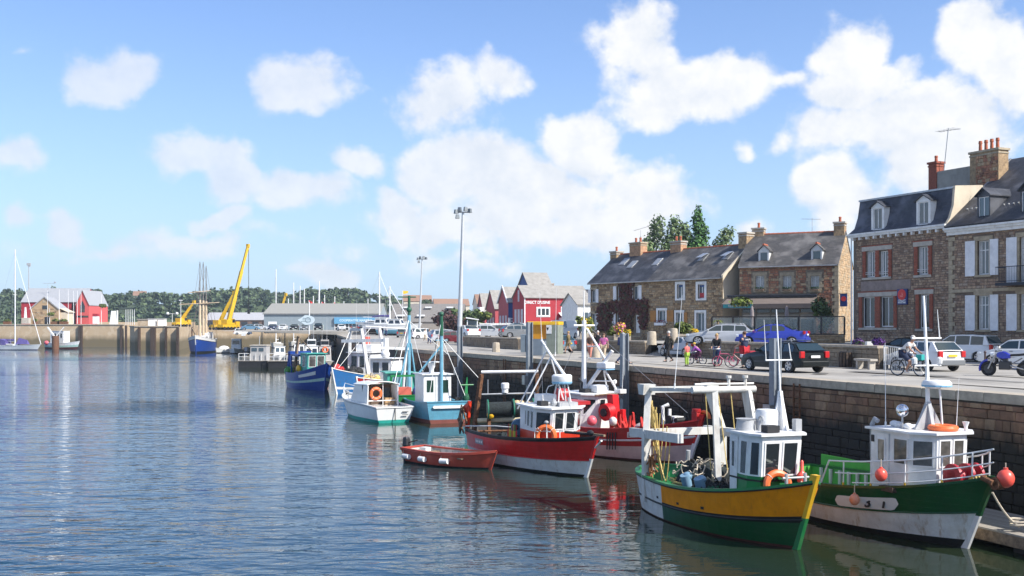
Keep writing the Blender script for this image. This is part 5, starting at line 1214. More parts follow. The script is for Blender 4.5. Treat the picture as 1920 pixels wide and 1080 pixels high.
def heap(T, c, r, name, mats, n=90, s=.16, seed=1, tangle=14, tr=.03):
 """a piled net: lumpy body, loose folds and cords"""
 rnd = random.Random(seed); m = M(); m.cur = 0
 for k in range(9): m.ball((c[0]+rnd.uniform(-.6, .6)*r[0], c[1]+rnd.uniform(-.6, .6)*r[1], c[2]+r[2]*rnd.uniform(.1, .5)), (r[0]*rnd.uniform(.3, .5), r[1]*rnd.uniform(.3, .5), r[2]*rnd.uniform(.4, .6)), 8, 6, .15)
 m.cur = len(mats)-1
 for k in range(tangle):
  q = V((c[0]+rnd.uniform(-.7, .7)*r[0], c[1]+rnd.uniform(-.7, .7)*r[1], c[2]+rnd.uniform(.35, .85)*r[2])); a, b2 = rnd.uniform(0, 6), rnd.uniform(1.5, 5); rr = rnd.uniform(.2, .5); e = V((rnd.gauss(0, 1), rnd.gauss(0, 1), rnd.gauss(0, .5))).normalized(); f = V((rnd.gauss(0, 1), rnd.gauss(0, 1), rnd.gauss(0, .8))).normalized()
  m.tube([q+(e*r[0]*cos(a+b2*k/9)+f*r[1]*sin(a+b2*k/9))*rr+V((0, 0, .05*sin(k*1.7))) for k in range(10)], tr, 5)
 return tag(obj(name, m, mats, T, True), kind='stuff')
def plank_row(T, n, x0, x1, y0, y1, z, mt, name='plank', t=.05):
 for k in range(n): m = M(); m.bx(x0, x1, lerp(y0, y1, k/n)+.006, lerp(y0, y1, (k+1)/n)-.006, z, z+t); obj(name, m, mt, T)
# ---------------------------------------------------------------- yellow and green trawler (nearest)
WHITEG = paint('stained gantry paint', (.62, .61, .57), .5, .45, scol=(.30, .20, .12), stain=.4, dcol=(.36, .33, .27))
def yellow_boat():
 WHITE = WHITE2
 b = Boat('fishing_boat', 'ochre yellow and green trawler with white stern quarter and white gantry, PL lifebuoy at bow'.replace(', PL lifebuoy at bow', ''), (7.94, 29.67), (5.2, 37.9), 3.3, 1.22, 1.18, 1.98, .85, .68, True, drop=.8, full=3.3); T = b.T
 band = lambda t, v: (YEL if False else (WHITEH if t < .395 and v > .05 else None))
 b.build([(1, .50, YEL), (.50, .40, BOOT), (.40, .04, GREEN), (.04, -.4, ANTI)], ([WHITEH], band), cap=GREENM, inner=GREENM, deck=mat('rusty red deck', (.30, .12, .085), .85, var=.25, scale=4), rub=((.985, .035), (.44, .03)), rubm=BOOT, stem=((YELB, GREENM), .22, .09))
 m = M()
 for t, w in ((.12, .2), (.22, .26)):
  for sd in (-1,):
   p = [b.pt(t-.012, .62, sd, .012), b.pt(t+.012, .62, sd, .012), b.pt(t+.012, .38, sd, .012), b.pt(t-.012, .38, sd, .012)]; m.poly(p)
 obj('yellow_patch', m, YELB, T)
 # scuppers
 m = M()
 for t in (.36, .52, .66):
  for sd in (-1, 1): m.slab([b.pt(t, .62, sd, .008), b.pt(t+.015, .62, sd, .008), b.pt(t+.015, .56, sd, .008), b.pt(t, .56, sd, .008)], .01)
 obj('scupper', m, BOOT, T)
 # wheelhouse: narrow, raked forward
 x0, x1, w = 2.1, 3.3, .82; dz = b.deckz(2.3)
 base = [(x0, -w), (x1-.4, -w), (x1, -.58), (x1, .58), (x1-.4, w), (x0, w)]; top = [(x0, -w), (x1-.12, -w), (x1+.28, -.64), (x1+.28, .64), (x1-.12, w), (x0, w)]
 wh, q = cabin(T, base, top, dz, 3.08, WHITE2, lower=GREENM, zsplit=1.92, over=.1)
 for i, r in ((0, (.08, .40, .56, .93)), (0, (.56, .95, .52, .94)), (1, (.1, .9, .52, .94)), (2, (.06, .47, .52, .93)), (2, (.53, .94, .52, .93)), (3, (.1, .9, .52, .94)), (4, (.1, .5, .54, .93))): pane_on(wh, q[i], r, fr=WHITE)
 m = M(); m.slab([bil(q[0], u, v)+V((0, -.012, 0)) for u, v in ((.02, .03), (.44, .03), (.44, .97), (.02, .97))], .02, V((0, -1, 0))); d_ = obj('door', m, WHITE, wh)
 pane_on(d_, [p+V((0, -.034, 0)) for p in q[0]], (.12, .36, .58, .92), fr=WHITE)
 m = M(); m.beam(bil(q[0], 0, .47)+V((0, -.03, 0)), bil(q[0], 1, .47)+V((0, -.03, 0)), .03, .05); m.beam(bil(q[2], 0, .47)+V((.03, 0, 0)), bil(q[2], 1, .47)+V((.03, 0, 0)), .03, .05); m.beam(bil(q[1], 0, .47)+V((.02, -.02, 0)), bil(q[1], 1, .47)+V((.02, -.02, 0)), .03, .05); obj('trim', m, BOOT, wh)
 m = M(); m.lathe([(.34, 0), (.34, .52), (.30, .6), (.02, .62)], (2.45, .2, 3.15), 14); obj('dome', m, WHITE2, wh, True)
 m = M(); m.lathe([(.30, 0), (.26, .3), (.30, .34), (.02, .36)], (2.35, -.45, 3.15), 12); obj('hatch_dome', m, GREYP, wh, True)
 m = M(); m.bx(3.1, 3.45, -.4, .0, 3.16, 3.36); obj('instrument_box', m, BLACK, wh)
 m = M(); m.bx(3.0, 3.2, .7, .9, 3.16, 3.5); obj('lamp_box', m, GREYP, wh)
 m = M(); m.loft([[(2.35, y, 3.15), (2.9, y, 3.15), (2.68, y, 4.3), (2.56, y, 4.3)] for y in (.50, .59)]); m.loft([[(2.57, .25, 3.15), (2.57, .82, 3.15), (2.6, .6, 4.25), (2.6, .5, 4.25)], [(2.66, .25, 3.15), (2.66, .82, 3.15), (2.65, .6, 4.25), (2.65, .5, 4.25)]]); obj('mast_foot', m, WHITE2, wh)
 mast(wh, [(2.62, .55, 4.0), (2.52, .55, 5.4), (2.4, .55, 6.7)], .036, WHITE2, .016); m = M(); m.tube([(2.53, .1, 5.2), (2.53, 1.0, 5.2)], .025, 5); m.tube([(2.53, .12, 5.2), (2.45, .1, 6.4)], .014, 5, .007); m.tube([(2.53, .97, 5.2), (2.48, .92, 5.7)], .016, 5, .012); obj('yard_arm', m, WHITE2, wh)
 for x, y, h in ((2.7, -.2, 0),): m = M(); m.tube([(x, y, 3.15), (x, y, 3.45)], .05, 8); m.torus((x, y+.05, 3.45), (0, 1, 0), .12, .035, 10, 6, 0, pi); obj('vent', m, GREYP, wh, True)
 # gantry: two heavy frames joined by beams
 G = M(); z0 = b.deckz(-2)
 def leg(p):
  m = M()
  for a, c in zip(p, p[1:]): m.beam(a, c, .20, .26)
  return m
 A1 = [(-2.35, -1.42, z0), (-2.35, -1.42, 2.62), (-2.75, -1.15, 4.0)]; A2 = [(-2.35, 1.42, z0), (-2.35, 1.42, 2.62), (-2.75, 1.15, 4.0)]
 B1 = [(-.35, -1.5, z0), (-.35, -1.5, 2.62), (-.75, -1.2, 4.05)]; B2 = [(-.35, 1.5, z0), (-.35, 1.5, 2.62), (-.75, 1.2, 4.05)]
 WHITE = WHITEG
 gt = obj('gantry', leg(A1), WHITE, T)
 for p in (A2,): obj('gantry_leg', leg(p), WHITE, gt)
 for a, c, w_, h_ in (((-3.5, -1.42, 2.58), (.1, -1.42, 2.70), .2, .28), ((-3.5, 1.42, 2.58), (.1, 1.42, 2.70), .2, .28), ((-2.75, -1.3, 4.06), (-2.75, 1.3, 4.06), .17, .2), ((-2.35, -1.4, 2.66), (-2.35, 1.4, 2.66), .2, .24)): m = M(); m.beam(a, c, w_, h_); obj('gantry_beam', m, WHITE, gt)
 for sd in (-1, 1): m = M(); m.loft([[(-2.95, sd*1.2-.22, 3.9), (-2.6, sd*1.2-.22, 3.9), (-2.55, sd*1.2-.22, 4.25), (-3.05, sd*1.2-.22, 4.25)], [(-2.95, sd*1.2+.22, 3.9), (-2.6, sd*1.2+.22, 3.9), (-2.55, sd*1.2+.22, 4.25), (-3.05, sd*1.2+.22, 4.25)]]); obj('block_head', m, WHITE, gt)
 # ladder frame amidships (port side pair) with cross tube
 lf = obj('ladder_frame', leg([(.55, 1.2, 1.2), (.05, .95, 4.15)]), WHITE, T); m = M(); m.beam((.55, -.35, 1.4), (.05, -.2, 4.15), .18, .18); obj('frame_leg', m, WHITE, lf); m = M(); m.tube([(.05, -1.0, 4.2), (.05, 1.25, 4.2)], .11, 10); m.tube([(.05, -.9, 4.38), (.05, 1.2, 4.38)], .035, 6)
 for y in (.3, .9): m.tube([(.05, y, 4.2), (.05, y, 4.6)], .05, 6); m.disc((.05, y, 4.6), (0, 0, 1), .09, .08, 8)
 obj('cross_tube', m, WHITE, lf, True)
 m = M()
 for k in range(7): z = 1.7+k*.36; f = (z-1.2)/2.95; x = .55-.5*f; m.tube([(x-.15, 1.2-.25*f+.12, z), (x+.15, 1.2-.25*f+.12, z)], .018, 5)
 obj('rung', m, STEEL, lf)
 m = M(); m.beam((-2.75, -1.15, 4.08), (.05, -.9, 4.2), .12, .12); m.beam((-2.75, 1.15, 4.08), (.05, 1.1, 4.2), .12, .12); obj('tie_beam', m, WHITE, gt)
 # ropes hanging from the gantry
 rp = M(); rnd = random.Random(3)
 for k in range(3):
  a = V((-2.65+rnd.uniform(-.1, .1), -1.12+rnd.uniform(-.1, .15), 3.7)); e = V((-2.2+rnd.uniform(-.5, 1.9), -1.3+rnd.uniform(-.1, .5), 1.05+rnd.uniform(0, .25))); rp.tube(sag(a, e, rnd.uniform(.15, .5), 10), .018, 5)
 for k in range(5): a = V((-2.6+.04*k, -1.15+.04*k, 3.7-.1*k)); rp.tube(sag(a, a+V((.25+.14*k, .1, -.2-.1*k)), 1.2+.22*k, 14), .018, 5)
 obj('hanging_rope', rp, ROPE, T, True)
 rp = M()
 for k in range(3): a = V((0, -.5+k*.45, 4.15)); rp.tube(sag(a, (rnd.uniform(-.4, .7), -.4+k*.45, 1.7), .05, 6), .016, 5)
 obj('hanging_rope', rp, ROPE, T, True)
 rp = M()
 for k in range(14): p = [V((-2.2+rnd.uniform(-.25, .25), -1.35+rnd.uniform(-.15, .2), 1.0+rnd.uniform(-.1, 1.0))) for _ in range(4)]; rp.tube(p, .022, 5)
 obj('tangled_cord', rp, mat('rusty orange cord', (.34, .15, .06), .85), T, True)
 # net drum, nets, fish boxes
 wd = obj('winch', M().disc((-.9, .3, 1.35), (0, 1, 0), .34, 1.5, 16), NET, T, True); m = M()
 for y in (-.5, 1.1): obj('drum_flange', M().disc((-.9, y, 1.35), (0, 1, 0), .58, .06, 18), BLACK, wd, True); obj('winch_stand', M().beam((-.9, y*1.12, .4), (-.9, y*1.12, 1.4), .16, .3), GREYP, wd)
 m = M(); m.tube([(-1.0, -.62, 1.5), (-.9, -.62, 2.2)], .07, 8); obj('winch_post', m, GREYP, wd)
 heap(T, (-.5, -.45, .95), (.75, .7, 1.0), 'net_pile', [NET, BLACK, ROPEW], seed=4, tangle=44, tr=.02); heap(T, (.75, -.45, .8), (.7, .65, .7), 'net_pile', [NET, BLACK, BLACK], seed=14, tangle=30, tr=.025); heap(T, (1.15, -.85, .8), (.45, .35, .55), 'net_pile', [NETG, NET, BLACK], seed=6, tangle=16)
 for i, (x, y) in enumerate(((-.05, -1.1), (.75, -1.05))): m = M(); m.tube([(x, y, 1.2), (x+.05, y-.12, 1.55)], .16, 12); m.ball((x, y, 1.5), (.18, .16, .14)); obj('net_float', m, mat('steel blue float', (.17, .30, .42), .5), T, True)
 plank_row(T, 5, -2.6, -.9, -1.05, -.15, .62, mat('red brown board', (.34, .14, .10), .8, var=.2), 'hatch_board'); m = M(); m.tube([V((-.55+.32*cos(a*.9)*(1+a*.03), -1.05+.2*sin(a*.9), .92+a*.012)) for a in range(34)], .035, 5); obj('coiled_rope', m, ROPE, T, True)
 lifebuoy(T, (3.66, -.2, 1.70), (1, -.1, .15), .34)
 m = M(); m.lathe([(.02, -.3), (.14, -.2), (.15, 0), (.05, .12), (.05, .38), (.02, .42)], (3.62, .62, 1.95), 10); obj('dan_buoy', m, BUOYR, T, True)
 # anchor gear and mooring posts
 m = M(); m.tube([(4.25, -.3, 1.6), (4.25, -.3, 2.1)], .05, 8); m.tube([(4.25, .3, 1.6), (4.25, .3, 2.1)], .05, 8); m.tube([(4.25, -.42, 1.98), (4.25, .42, 1.98)], .035, 6); obj('bitts', m, GREYP, T, True)
 heap(T, (4.0, .5, 1.5), (.25, .25, .3), 'rope_pile', [ROPEW, ROPEW], seed=9, tangle=10)
 whip(T, (-.75, -1.2, 4.2), 3.0, (-.05, .3))
yellow_boat()
# ---------------------------------------------------------------- green and white boat, registration 31
def green_boat():
 b = Boat('fishing_boat', 'dark green and white fishing boat with number 31, bow railing and white wheelhouse', (12.7, 29.8), (9.8, 38.2), 3.4, 1.15, 1.22, 2.1, 1.0, .72, drop=.7, full=2.6); T = b.T
 b.build([(1, .90, GREEN), (.90, .52, GREEN), (.52, .12, WHITEH), (.12, -.4, BOOT)], None, cap=GREEN, inner=GREENL, deck=mat('grey deck paint', (.34, .34, .33), .8, var=.2, stain=.35), rub=((.52, .025),), rubm=GREEN, stem=((GREEN, WHITE), .05, .07))
 # bright green raised side aft, on the far side
 m = M(); pts = []
 for t in (.05, .15, .25, .35, .45): p = b.pt(t, 1, 1); pts.append(p)
 m.loft([[p+V((0, -.05, 0)), p+V((0, .0, 0)), p+V((0, .0, .45-.05*i)), p+V((0, -.05, .45-.05*i))] for i, p in enumerate(pts)]); obj('wash_board', m, GREENL, T)
 for i in range(9): p = b.pt(.06+.045*i, .8, 1, -.1); m = M(); m.bx(p.x-.05, p.x+.05, p.y-.06, p.y+.02, .5, 1.15); obj('frame_rib', m, mat('pale grey frames', (.5, .5, .46), .7), T)
 # number panel
 pan = mat('white number panel', (.72, .72, .70), .5, var=.05);
 m2 = M(); n_ = 24; pv = None
 for k in range(n_+1):
  u = k/n_; t = lerp(.575, .79, u); e = max(0, abs(u-.5)-.42)/.08; hh = .125*sqrt(max(.01, 1-e*e)); c = (b.pt(t, .675-hh, -1, .045), b.pt(t, .675+hh, -1, .045))
  if pv: m2.quad(pv[0], c[0], c[1], pv[1])
  pv = c
 pl = obj('number_panel', m2, pan, T)
 for ch, t in (('3', .70), ('1', .75)):
  p = b.pt(t, .675, -1, .07); p2 = b.pt(t+.02, .675, -1, .07); up = (b.pt(t, .9, -1)-b.pt(t, .7, -1)); yaw = atan2(p2.y-p.y, p2.x-p.x)
  text(pl, ch, p, .40, BOOT, (pi/2-.25, 0, yaw), 'numeral', ext=.012, sx=1.15)
 # wheelhouse
 dz = b.deckz(2.2); x0, x1, w = .75, 2.95, 1.0
 dz = 1.25; base = [(x0, -w), (x1-.6, -.97), (x1, -.5), (x1, .5), (x1-.6, .97), (x0, w)]; top = [(x0, -w), (x1-.5, -w), (x1+.08, -.52), (x1+.08, .52), (x1-.5, w), (x0, w)]
 wh, q = cabin(T, base, top, dz, 3.12, WHITE2, over=.13)
 for i, r in ((0, (.60, .98, .50, .92)), (1, (.1, .9, .5, .92)), (2, (.07, .48, .5, .93)), (2, (.54, .93, .5, .93)), (3, (.1, .9, .5, .92)), (4, (.3, .8, .5, .9))): pane_on(wh, q[i], r, gl=mat('dusty pane', (.10, .095, .085), .08, var=.3, scale=3, spec=.9))
 m = M(); m.slab([bil(q[0], u, v)+V((0, -.012, 0)) for u, v in ((.10, .06), (.50, .06), (.50, .96), (.10, .96))], .025, V((0, -1, 0))); d_ = obj('door', m, WHITE, wh); pane_on(d_, [p+V((0, -.04, 0)) for p in q[0]], (.2, .42, .5, .88), gl=mat('dusty pane'))
 m = M(); m.bx(x0+.08, x0+.2, -w-.06, -w, 2.75, 2.95); obj('lamp', m, BOOT, wh); m = M(); m.tube([(x0-.08, -w+.1, dz), (x0-.08, -w+.1, 3.25), (x0+.05, -w+.1, 3.42), (x0+.18, -w+.1, 3.36)], .07, 8); obj('exhaust', m, GREYP, wh, True)
 # roof gear
 m = M(); m.loft([[(1.55, y, 3.2), (2.3, y, 3.2), (2.1, y, 4.0), (2.0, y, 4.0)] for y in (-.06, .06)]); m.loft([[(x, -.5, 3.2), (x, .5, 3.2), (x, .05, 3.95), (x, -.05, 3.95)] for x in (2.02, 2.1)]); obj('mast_foot', m, GREYP, wh)
 mast(wh, [(2.06, 0, 3.2), (2.0, 0, 5.0), (1.85, 0, 7.1)], .075, WHITE2, .035)
 m = M(); m.tube([(2.0, -.45, 5.05), (2.0, .5, 5.05)], .025, 5); m.tube([(1.95, -.5, 5.85), (1.95, .55, 5.85)], .03, 5)
 for y in (-.45, .45): m.lathe([(.07, 0), (.08, .02), (.08, .16), (.04, .2), (.02, .2)], (2.0, y, 5.1), 8)
 m.tube([(1.95, .5, 5.85), (1.85, .5, 6.7)], .02, 5, .008); obj('yard_arm', m, WHITE2, wh, True)
 radar(wh, (2.15, .22, 4.42), .42, h=.2); m = M(); m.beam((2.0, 0, 4.4), (2.2, .3, 4.4), .06); m.tube([(2.3, .3, 3.2), (2.18, .3, 4.4)], .03, 6); obj('radar_bracket', m, WHITE2, wh)
 m = M(); m.tube([(1.6, -.55, 3.2), (1.6, -.55, 3.55)], .03, 6); o = obj('searchlight_post', m, GREYP, wh); m = M(); m.ball((1.6, -.55, 3.72), .19, 12, 8); obj('searchlight', m, CHROME, o, True)
 whip(wh, (1.1, -.75, 3.2), 2.5, (-.15, .1)); whip(wh, (2.35, .75, 3.2), 1.5, (0, .1))
 m = M(); m.torus((2.55, .1, 3.27), (0, 0, 1), .34, .09, 20, 8); obj('lifebuoy', m, ORANGE, wh, True)
 m = M(); m.lathe([(.05, 0), (.05, .12), (.1, .26), (.02, .26)], (2.9, .6, 3.2), 8); obj('horn', m, WHITE2, wh, True)
 for k, x in enumerate((1.0, 1.3, 1.85)): m = M(); m.ball((x, -.35-.1*k, 3.27), (.16, .13, .1)); obj('roof_fitting', m, WHITE, wh, True)
 wh.location.x = .85
 # bow rail
 def rail(h, x0): return [b.gun(x, -1, h)+V((0, .06, 0)) for x in [x0+k*(4.35-x0)/7 for k in range(8)]]+[b.gun(4.5, -1, h), b.pt(1, 1, 1)+V((-.05, 0, h)), b.gun(4.5, 1, h)]+[b.gun(x, 1, h)-V((0, .06, 0)) for x in [4.35-k*(4.35-x0)/7 for k in range(8)]]
 m = M(); top_ = rail(.78, .35); m.tube([b.gun(-.05, -1, 0)+V((0, .06, 0))]+top_+[b.gun(-.05, 1, 0)-V((0, .06, 0))], .028, 6); m.tube(rail(.42, .6), .02, 5); r_ = obj('bow_rail', m, WHITE2, T, True); m = M(); m.tube(rail(.14, 1.2)[:8], .02, 5); obj('rail_tube', m, WHITE2, r_, True)
 for sd in (-1, 1):
  for x in (.9, 1.75, 2.6, 3.4, 4.0): m = M(); p = b.gun(x, sd, 0); m.tube([p+V((0, -.06*sd, 0)), p+V((.02, -.06*sd, .78))], .024, 6); o = obj('rail_post', m, WHITE2, r_); m = M(); m.tube([p+V((0, -.06*sd, -.02)), p+V((0, -.06*sd, .14))], .03, 6); obj('rusty_foot', m, YELB, o)
 # red anchor winch, coils
 w_ = obj('anchor_winch', M().disc((4.3, 0, 2.0), (0, 1, 0), .17, .8, 14), mat('crimson winch paint', (.36, .015, .03), .4, var=.1), T, True); m = M()
 for y in (-.35, .1, .42): obj('winch_drum', M().disc((4.3, y, 2.0), (0, 1, 0), .36, .09, 18), mat('crimson winch paint'), w_, True)
 m = M(); m.bx(4.1, 4.45, -.40, -.30, 1.75, 2.2); obj('winch_frame', m, mat('crimson winch paint'), w_, bevel=.02)
 m = M(); m.disc((4.3, .5, 2.0), (0, 1, 0), .12, .08, 12); obj('hub', m, RUST, w_)
 heap(T, (4.85, .1, 1.8), (.22, .25, .22), 'rope_pile', [ROPEW, ROPE], seed=3, tangle=12)
 m = M(); m.bx(2.4, 3.0, -1.35, -1.13, 1.4, 1.55); obj('fish_box', m, WOODD, T)
 m = M(); m.slab([(1.0, -1.2, 1.1), (2.2, -1.15, 1.35), (2.2, -.95, 1.35), (1.0, -.95, 1.1)], .05); obj('green_board', m, GREENL, T)
 p = b.pt(1, .95, 1); m = M(); m.tube([p+V((-.15, -.2, .1)), p+V((.25, -.2, 0))], .08, 8); m.disc(p+V((.22, 0, -.02)), (0, 1, 0), .17, .3, 12); obj('bow_roller', m, RUST, T, True)
 # floats hung outside
 def ball(name, label, p, r, mt, top):
  o = thing(name, label, 'buoy', T.matrix_basis @ V(p)); m = M(); m.ball((0, 0, 0), (r, r, r*1.12), 14, 10); m.tube([(0, 0, r*1.05), (0, 0, r*1.3)], r*.28, 8); obj('float', m, mt, o, True); m = M(); m.tube([(0, 0, r*1.2), (0, 0, top)], .016, 5); obj('lanyard', m, ROPEW, o)
 bpy.context.view_layer.update()
 p = V((2.85, -1.62, 1.92)); ball('fender_buoy', 'bright coral red buoy hung on the rail of the green boat', p, .175, BUOYR, .45)
 p = V((1.85, -1.78, 1.06)); ball('fender_buoy', 'faded salmon pink buoy beside the number 31', p, .155, BUOYP, .45)
 p = V((5.75, .12, 2.12)); ball('fender_buoy', 'large coral red buoy hanging at the bow of the green boat', p, .225, BUOYR, .42)
 # mooring rope to the pontoon
 a = T.matrix_basis @ (b.pt(1, .8, 1)+V((.05, .1, 0))); e = a+V((.9, .35, -1.0)); R_ = thing('mooring_rope', 'pale mooring rope drooping from green bow to the pontoon', 'rope', tuple(a)); m = M(); m.tube(sag((0, 0, 0), e-a, .12, 10), .03, 6); m.tube([V((.9+.25*cos(k*.8), .35+.2*sin(k*.8), -.98+.01*k)) for k in range(20)], .03, 5); obj('rope', m, ROPEW, R_, True)
green_boat()
# ---------------------------------------------------------------- red trawler (nearer)
def red_boat():
 b = Boat('fishing_boat', 'red and white trawler with orange lifebuoy on its wheelhouse and wooden trawl door astern', (3.07, 43.8), (-1.5, 53), 3.7, 1.25, 1.28, 1.72, .85, .62, True, drop=.75, full=2.6); T = b.T
 b.build([(1, .93, BOOT), (.93, .42, RED), (.42, .06, WHITEH), (.06, -.4, BOOT)], None, cap=BOOT, inner=mat('dark inside paint', (.06, .055, .05), .7), deck=mat('dark deck', (.05, .048, .045), .85, var=.3, scale=4), rub=((.42, .02),), rubm=RED, stem=((RED, WHITE), .06, .07))
 x0, x1, w = 1.35, 3.05, 1.15; dz = b.deckz(2.5)
 base = [(x0, -w), (x1-.55, -w), (x1, -.55), (x1, .55), (x1-.55, w), (x0, w)]; top = [(x0, -w), (x1-.35, -w), (x1+.3, -.6), (x1+.3, .6), (x1-.35, w), (x0, w)]
 wh, q = cabin(T, base, top, dz, [2.78, 2.72, 2.68, 2.68, 2.72, 2.78], WHITE2, lower=mat('vermilion cabin paint', (.62, .045, .018), .35, var=.06, streak=.15), zsplit=1.72, over=.14)
 for i, r in ((0, (.36, .48, .6, .93)), (0, (.52, .72, .58, .94)), (0, (.77, .98, .56, .94)), (1, (.08, .92, .56, .94)), (2, (.06, .47, .56, .94)), (2, (.53, .94, .56, .94)), (3, (.1, .9, .56, .94))): pane_on(wh, q[i], r)
 lifebuoy(wh, bil(q[1], .75, .40)+V((.14, -.14, .08)), (.75, -.65, .08), .38)
 m = M(); m.bx(1.5, 2.3, -.55, .15, 2.84, 3.25); obj('roof_box', m, WHITE2, wh, bevel=.03); m = M(); m.bx(2.35, 2.75, -.85, -.5, 2.8, 3.0); obj('lamp', m, BLACK, wh); m = M(); m.bx(2.5, 3.2, -.2, .7, 2.76, 2.95); m.ball((2.9, -.3, 2.9), .14); m.tube([(3.1, .3, 2.9), (3.1, .3, 3.15)], .05, 6); obj('roof_fittings', m, GREYP, wh)
 # radar frame and leaning mast
 m = M()
 for x, y in ((2.4, -.1), (2.4, .55), (2.9, -.1), (2.9, .55)): m.tube([(x, y, 2.8), (lerp(x, 2.65, .5), lerp(y, .22, .4), 3.75)], .03, 6)
 m.tube([(2.2, -.3, 2.8), (2.2, -.3, 3.4), (2.3, -.25, 3.6), (2.5, -.1, 3.68)], .025, 5); obj('radar_stand', m, WHITE2, wh, True); m = M(); m.lathe([(.40, 0), (.44, .06), (.44, .3), (.38, .36), (.02, .38)], (2.65, .22, 3.76), 16); o = obj('radar', m, WHITE2, wh, True); m = M(); m.lathe([(.41, -.05), (.445, 0), (.445, .06)], (2.65, .22, 3.76), 16); obj('radar_band', m, mat('pale blue band'), o)
 mast(wh, [(2.95, .35, 3.9), (1.9, .1, 4.9), (1.15, 0, 5.6)], .07, WHITE2, .05, 'derrick'); m = M(); m.tube([(1.5, -.9, 2.85), (1.85, .1, 4.85)], .035, 6); m.tube([(1.6, .9, 2.85), (1.85, .1, 4.85)], .035, 6); m.tube([(.2, -.7, 2.5), (1.6, 0, 5.1)], .035, 6); obj('mast_strut', m, WHITE2, wh, True)
 whip(wh, (1.2, .0, 5.6), 2.1, (-.2, 0)); whip(wh, (1.9, .3, 4.9), 3.0, (.1, 0)); stays(wh, [((1.15, 0, 5.6), (1.3, 0, 2.8)), ((1.9, .1, 4.9), (4.6, 0, 1.75))], .01)
 m = M(); m.bx(1.4, 2.9, .7, 1.5, 2.80, 2.95); obj('red_liferaft_cradle', m, RED2, wh); m = M(); m.disc((1.2, 1.0, 3.15), (0, 1, 0), .28, .5, 14); obj('red_drum', m, RED2, wh, True)
 # stern gallows with horizontal bar
 z0 = b.deckz(-3); g = obj('gallows', M().beam((-3.3, -1.35, z0), (-2.6, -1.2, 3.95), .16, .2), RUST, T); m = M(); m.beam((-1.9, 1.4, z0), (-1.6, 1.25, 3.95), .16, .2); obj('gallows_leg', m, RUST, g)
 m = M(); m.tube([(-2.6, -1.2, 4.05), (-1.6, 1.3, 4.08)], .07, 8); obj('top_bar', m, WHITE2, g, True); m = M(); m.tube([(-2.55, -1.2, 3.0), (-1.65, 1.25, 3.05)], .045, 6); m.tube([(-2.5, -.9, 3.0), (-2.5, -.9, 3.7)], .03, 5); m.tube([(-1.65, 1.25, 3.05), (-1.2, 1.3, 3.6)], .03, 5); obj('cross_bar', m, STEEL, g, True)
 m = M(); m.lathe([(.15, 0), (.15, .16), (.19, .2), (.19, .42), (.15, .46)], (-2.2, -.15, 3.08), 12); obj('deck_lamp', m, WHITE2, g, True)
 m = M(); m.tube([(-2.9, -1.25, 1.75), (-1.3, 1.2, 1.85)], .11, 9); obj('roller', m, mat('worn cream paint', (.58, .5, .34), .7, var=.2), T, True)
 # net drum with nets
 nd_ = obj('net_drum', M().tube([(-2.4, -.9, 2.3), (-1.7, 1.0, 2.35)], .34, 14), NET, T, True); m = M(); ax = (.35, .95, .02)
 for c_ in ((-2.4, -.95, 2.3), (-2.0, .2, 2.32), (-1.68, 1.08, 2.35)): obj('drum_flange', M().disc(c_, ax, .47, .06, 18), mat('green drum paint', (.02, .16, .10), .5), nd_, True)
 m = M(); m.ball((-2.3, -.85, 2.05), (.2, .18, .2)); obj('yellow_float', m, YELB, nd_, True)
 m = M();
 for k in range(5): m.ball((-1.95+k*.1+R.uniform(-.05, .05), .35+k*.15, 2.35+R.uniform(-.08, .12)), (.27, .24, .25), 9, 7, .1)
 obj('pale_net', m, mat('pale cream netting', (.62, .46, .28), .9, var=.3, scale=9, bump=.6), nd_, True)
 m = M(); m.tube([(-2.3, -1.5, 1.3), (-1.0, 1.5, 1.35)], .06, 6); m.beam((-2.4, -.9, .6), (-2.4, -.9, 2.3), .14); m.beam((-1.7, 1.1, .6), (-1.7, 1.1, 2.3), .14); obj('drum_frame', m, RUST, nd_)
 # red post and trawl door
 m = M(); m.beam((-4.15, -1.25, 1.0), (-3.95, -1.2, 2.6), .14, .16); m.loft([[(-4.1, y, 2.0), (-3.85, y, 2.6), (-4.9, y, 2.15)] for y in (-1.3, -1.15)]); obj('red_davit', m, mat('vermilion cabin paint'), T)
 td = None; DO = V((.35, .28, .35))
 for k in range(5):
  m = M(); a = -.62+k*.25; m.slab([DO+V((-4.55+a*.5, -1.62-.05*k, 1.1+.62-a*.55)), DO+V((-4.55+a*.5+.1, -1.62-.05*k, 1.1+.62-a*.55-.22)), DO+V((-5.05+a*.5+.1, -1.55-.05*k, 1.1-.16-a*.55-.1)), DO+V((-5.05+a*.5, -1.55-.05*k, 1.1-.16-a*.55+.12))], .07, V((.2, -1, 0)).normalized())
  o = obj('trawl_door' if td is None else 'plank', m, WOOD if k % 2 else WOODD, T if td is None else td); td = td or o
 m = M(); m.beam(DO+V((-5.1, -1.75, 1.35)), DO+V((-4.15, -1.85, .75)), .05, .1); m.beam(DO+V((-4.6, -1.7, 1.9)), DO+V((-4.0, -1.75, 1.2)), .06, .12); obj('iron_strap', m, RUST, td)
 # deck clutter
 heap(T, (-1.2, -.2, .65), (1.3, .9, .6), 'net_pile', [NET, BLACK, NET], seed=14, tangle=40, tr=.03); m = M(); m.bx(-.4, .5, -1.15, -.7, 1.0, 1.22); obj('fish_box', m, mat('raw wood', (.45, .33, .19), .8, var=.2), T); m = M(); m.bx(-.3, .4, -1.05, -.8, 1.225, 1.24); obj('box_lid', m, WOOD, T)
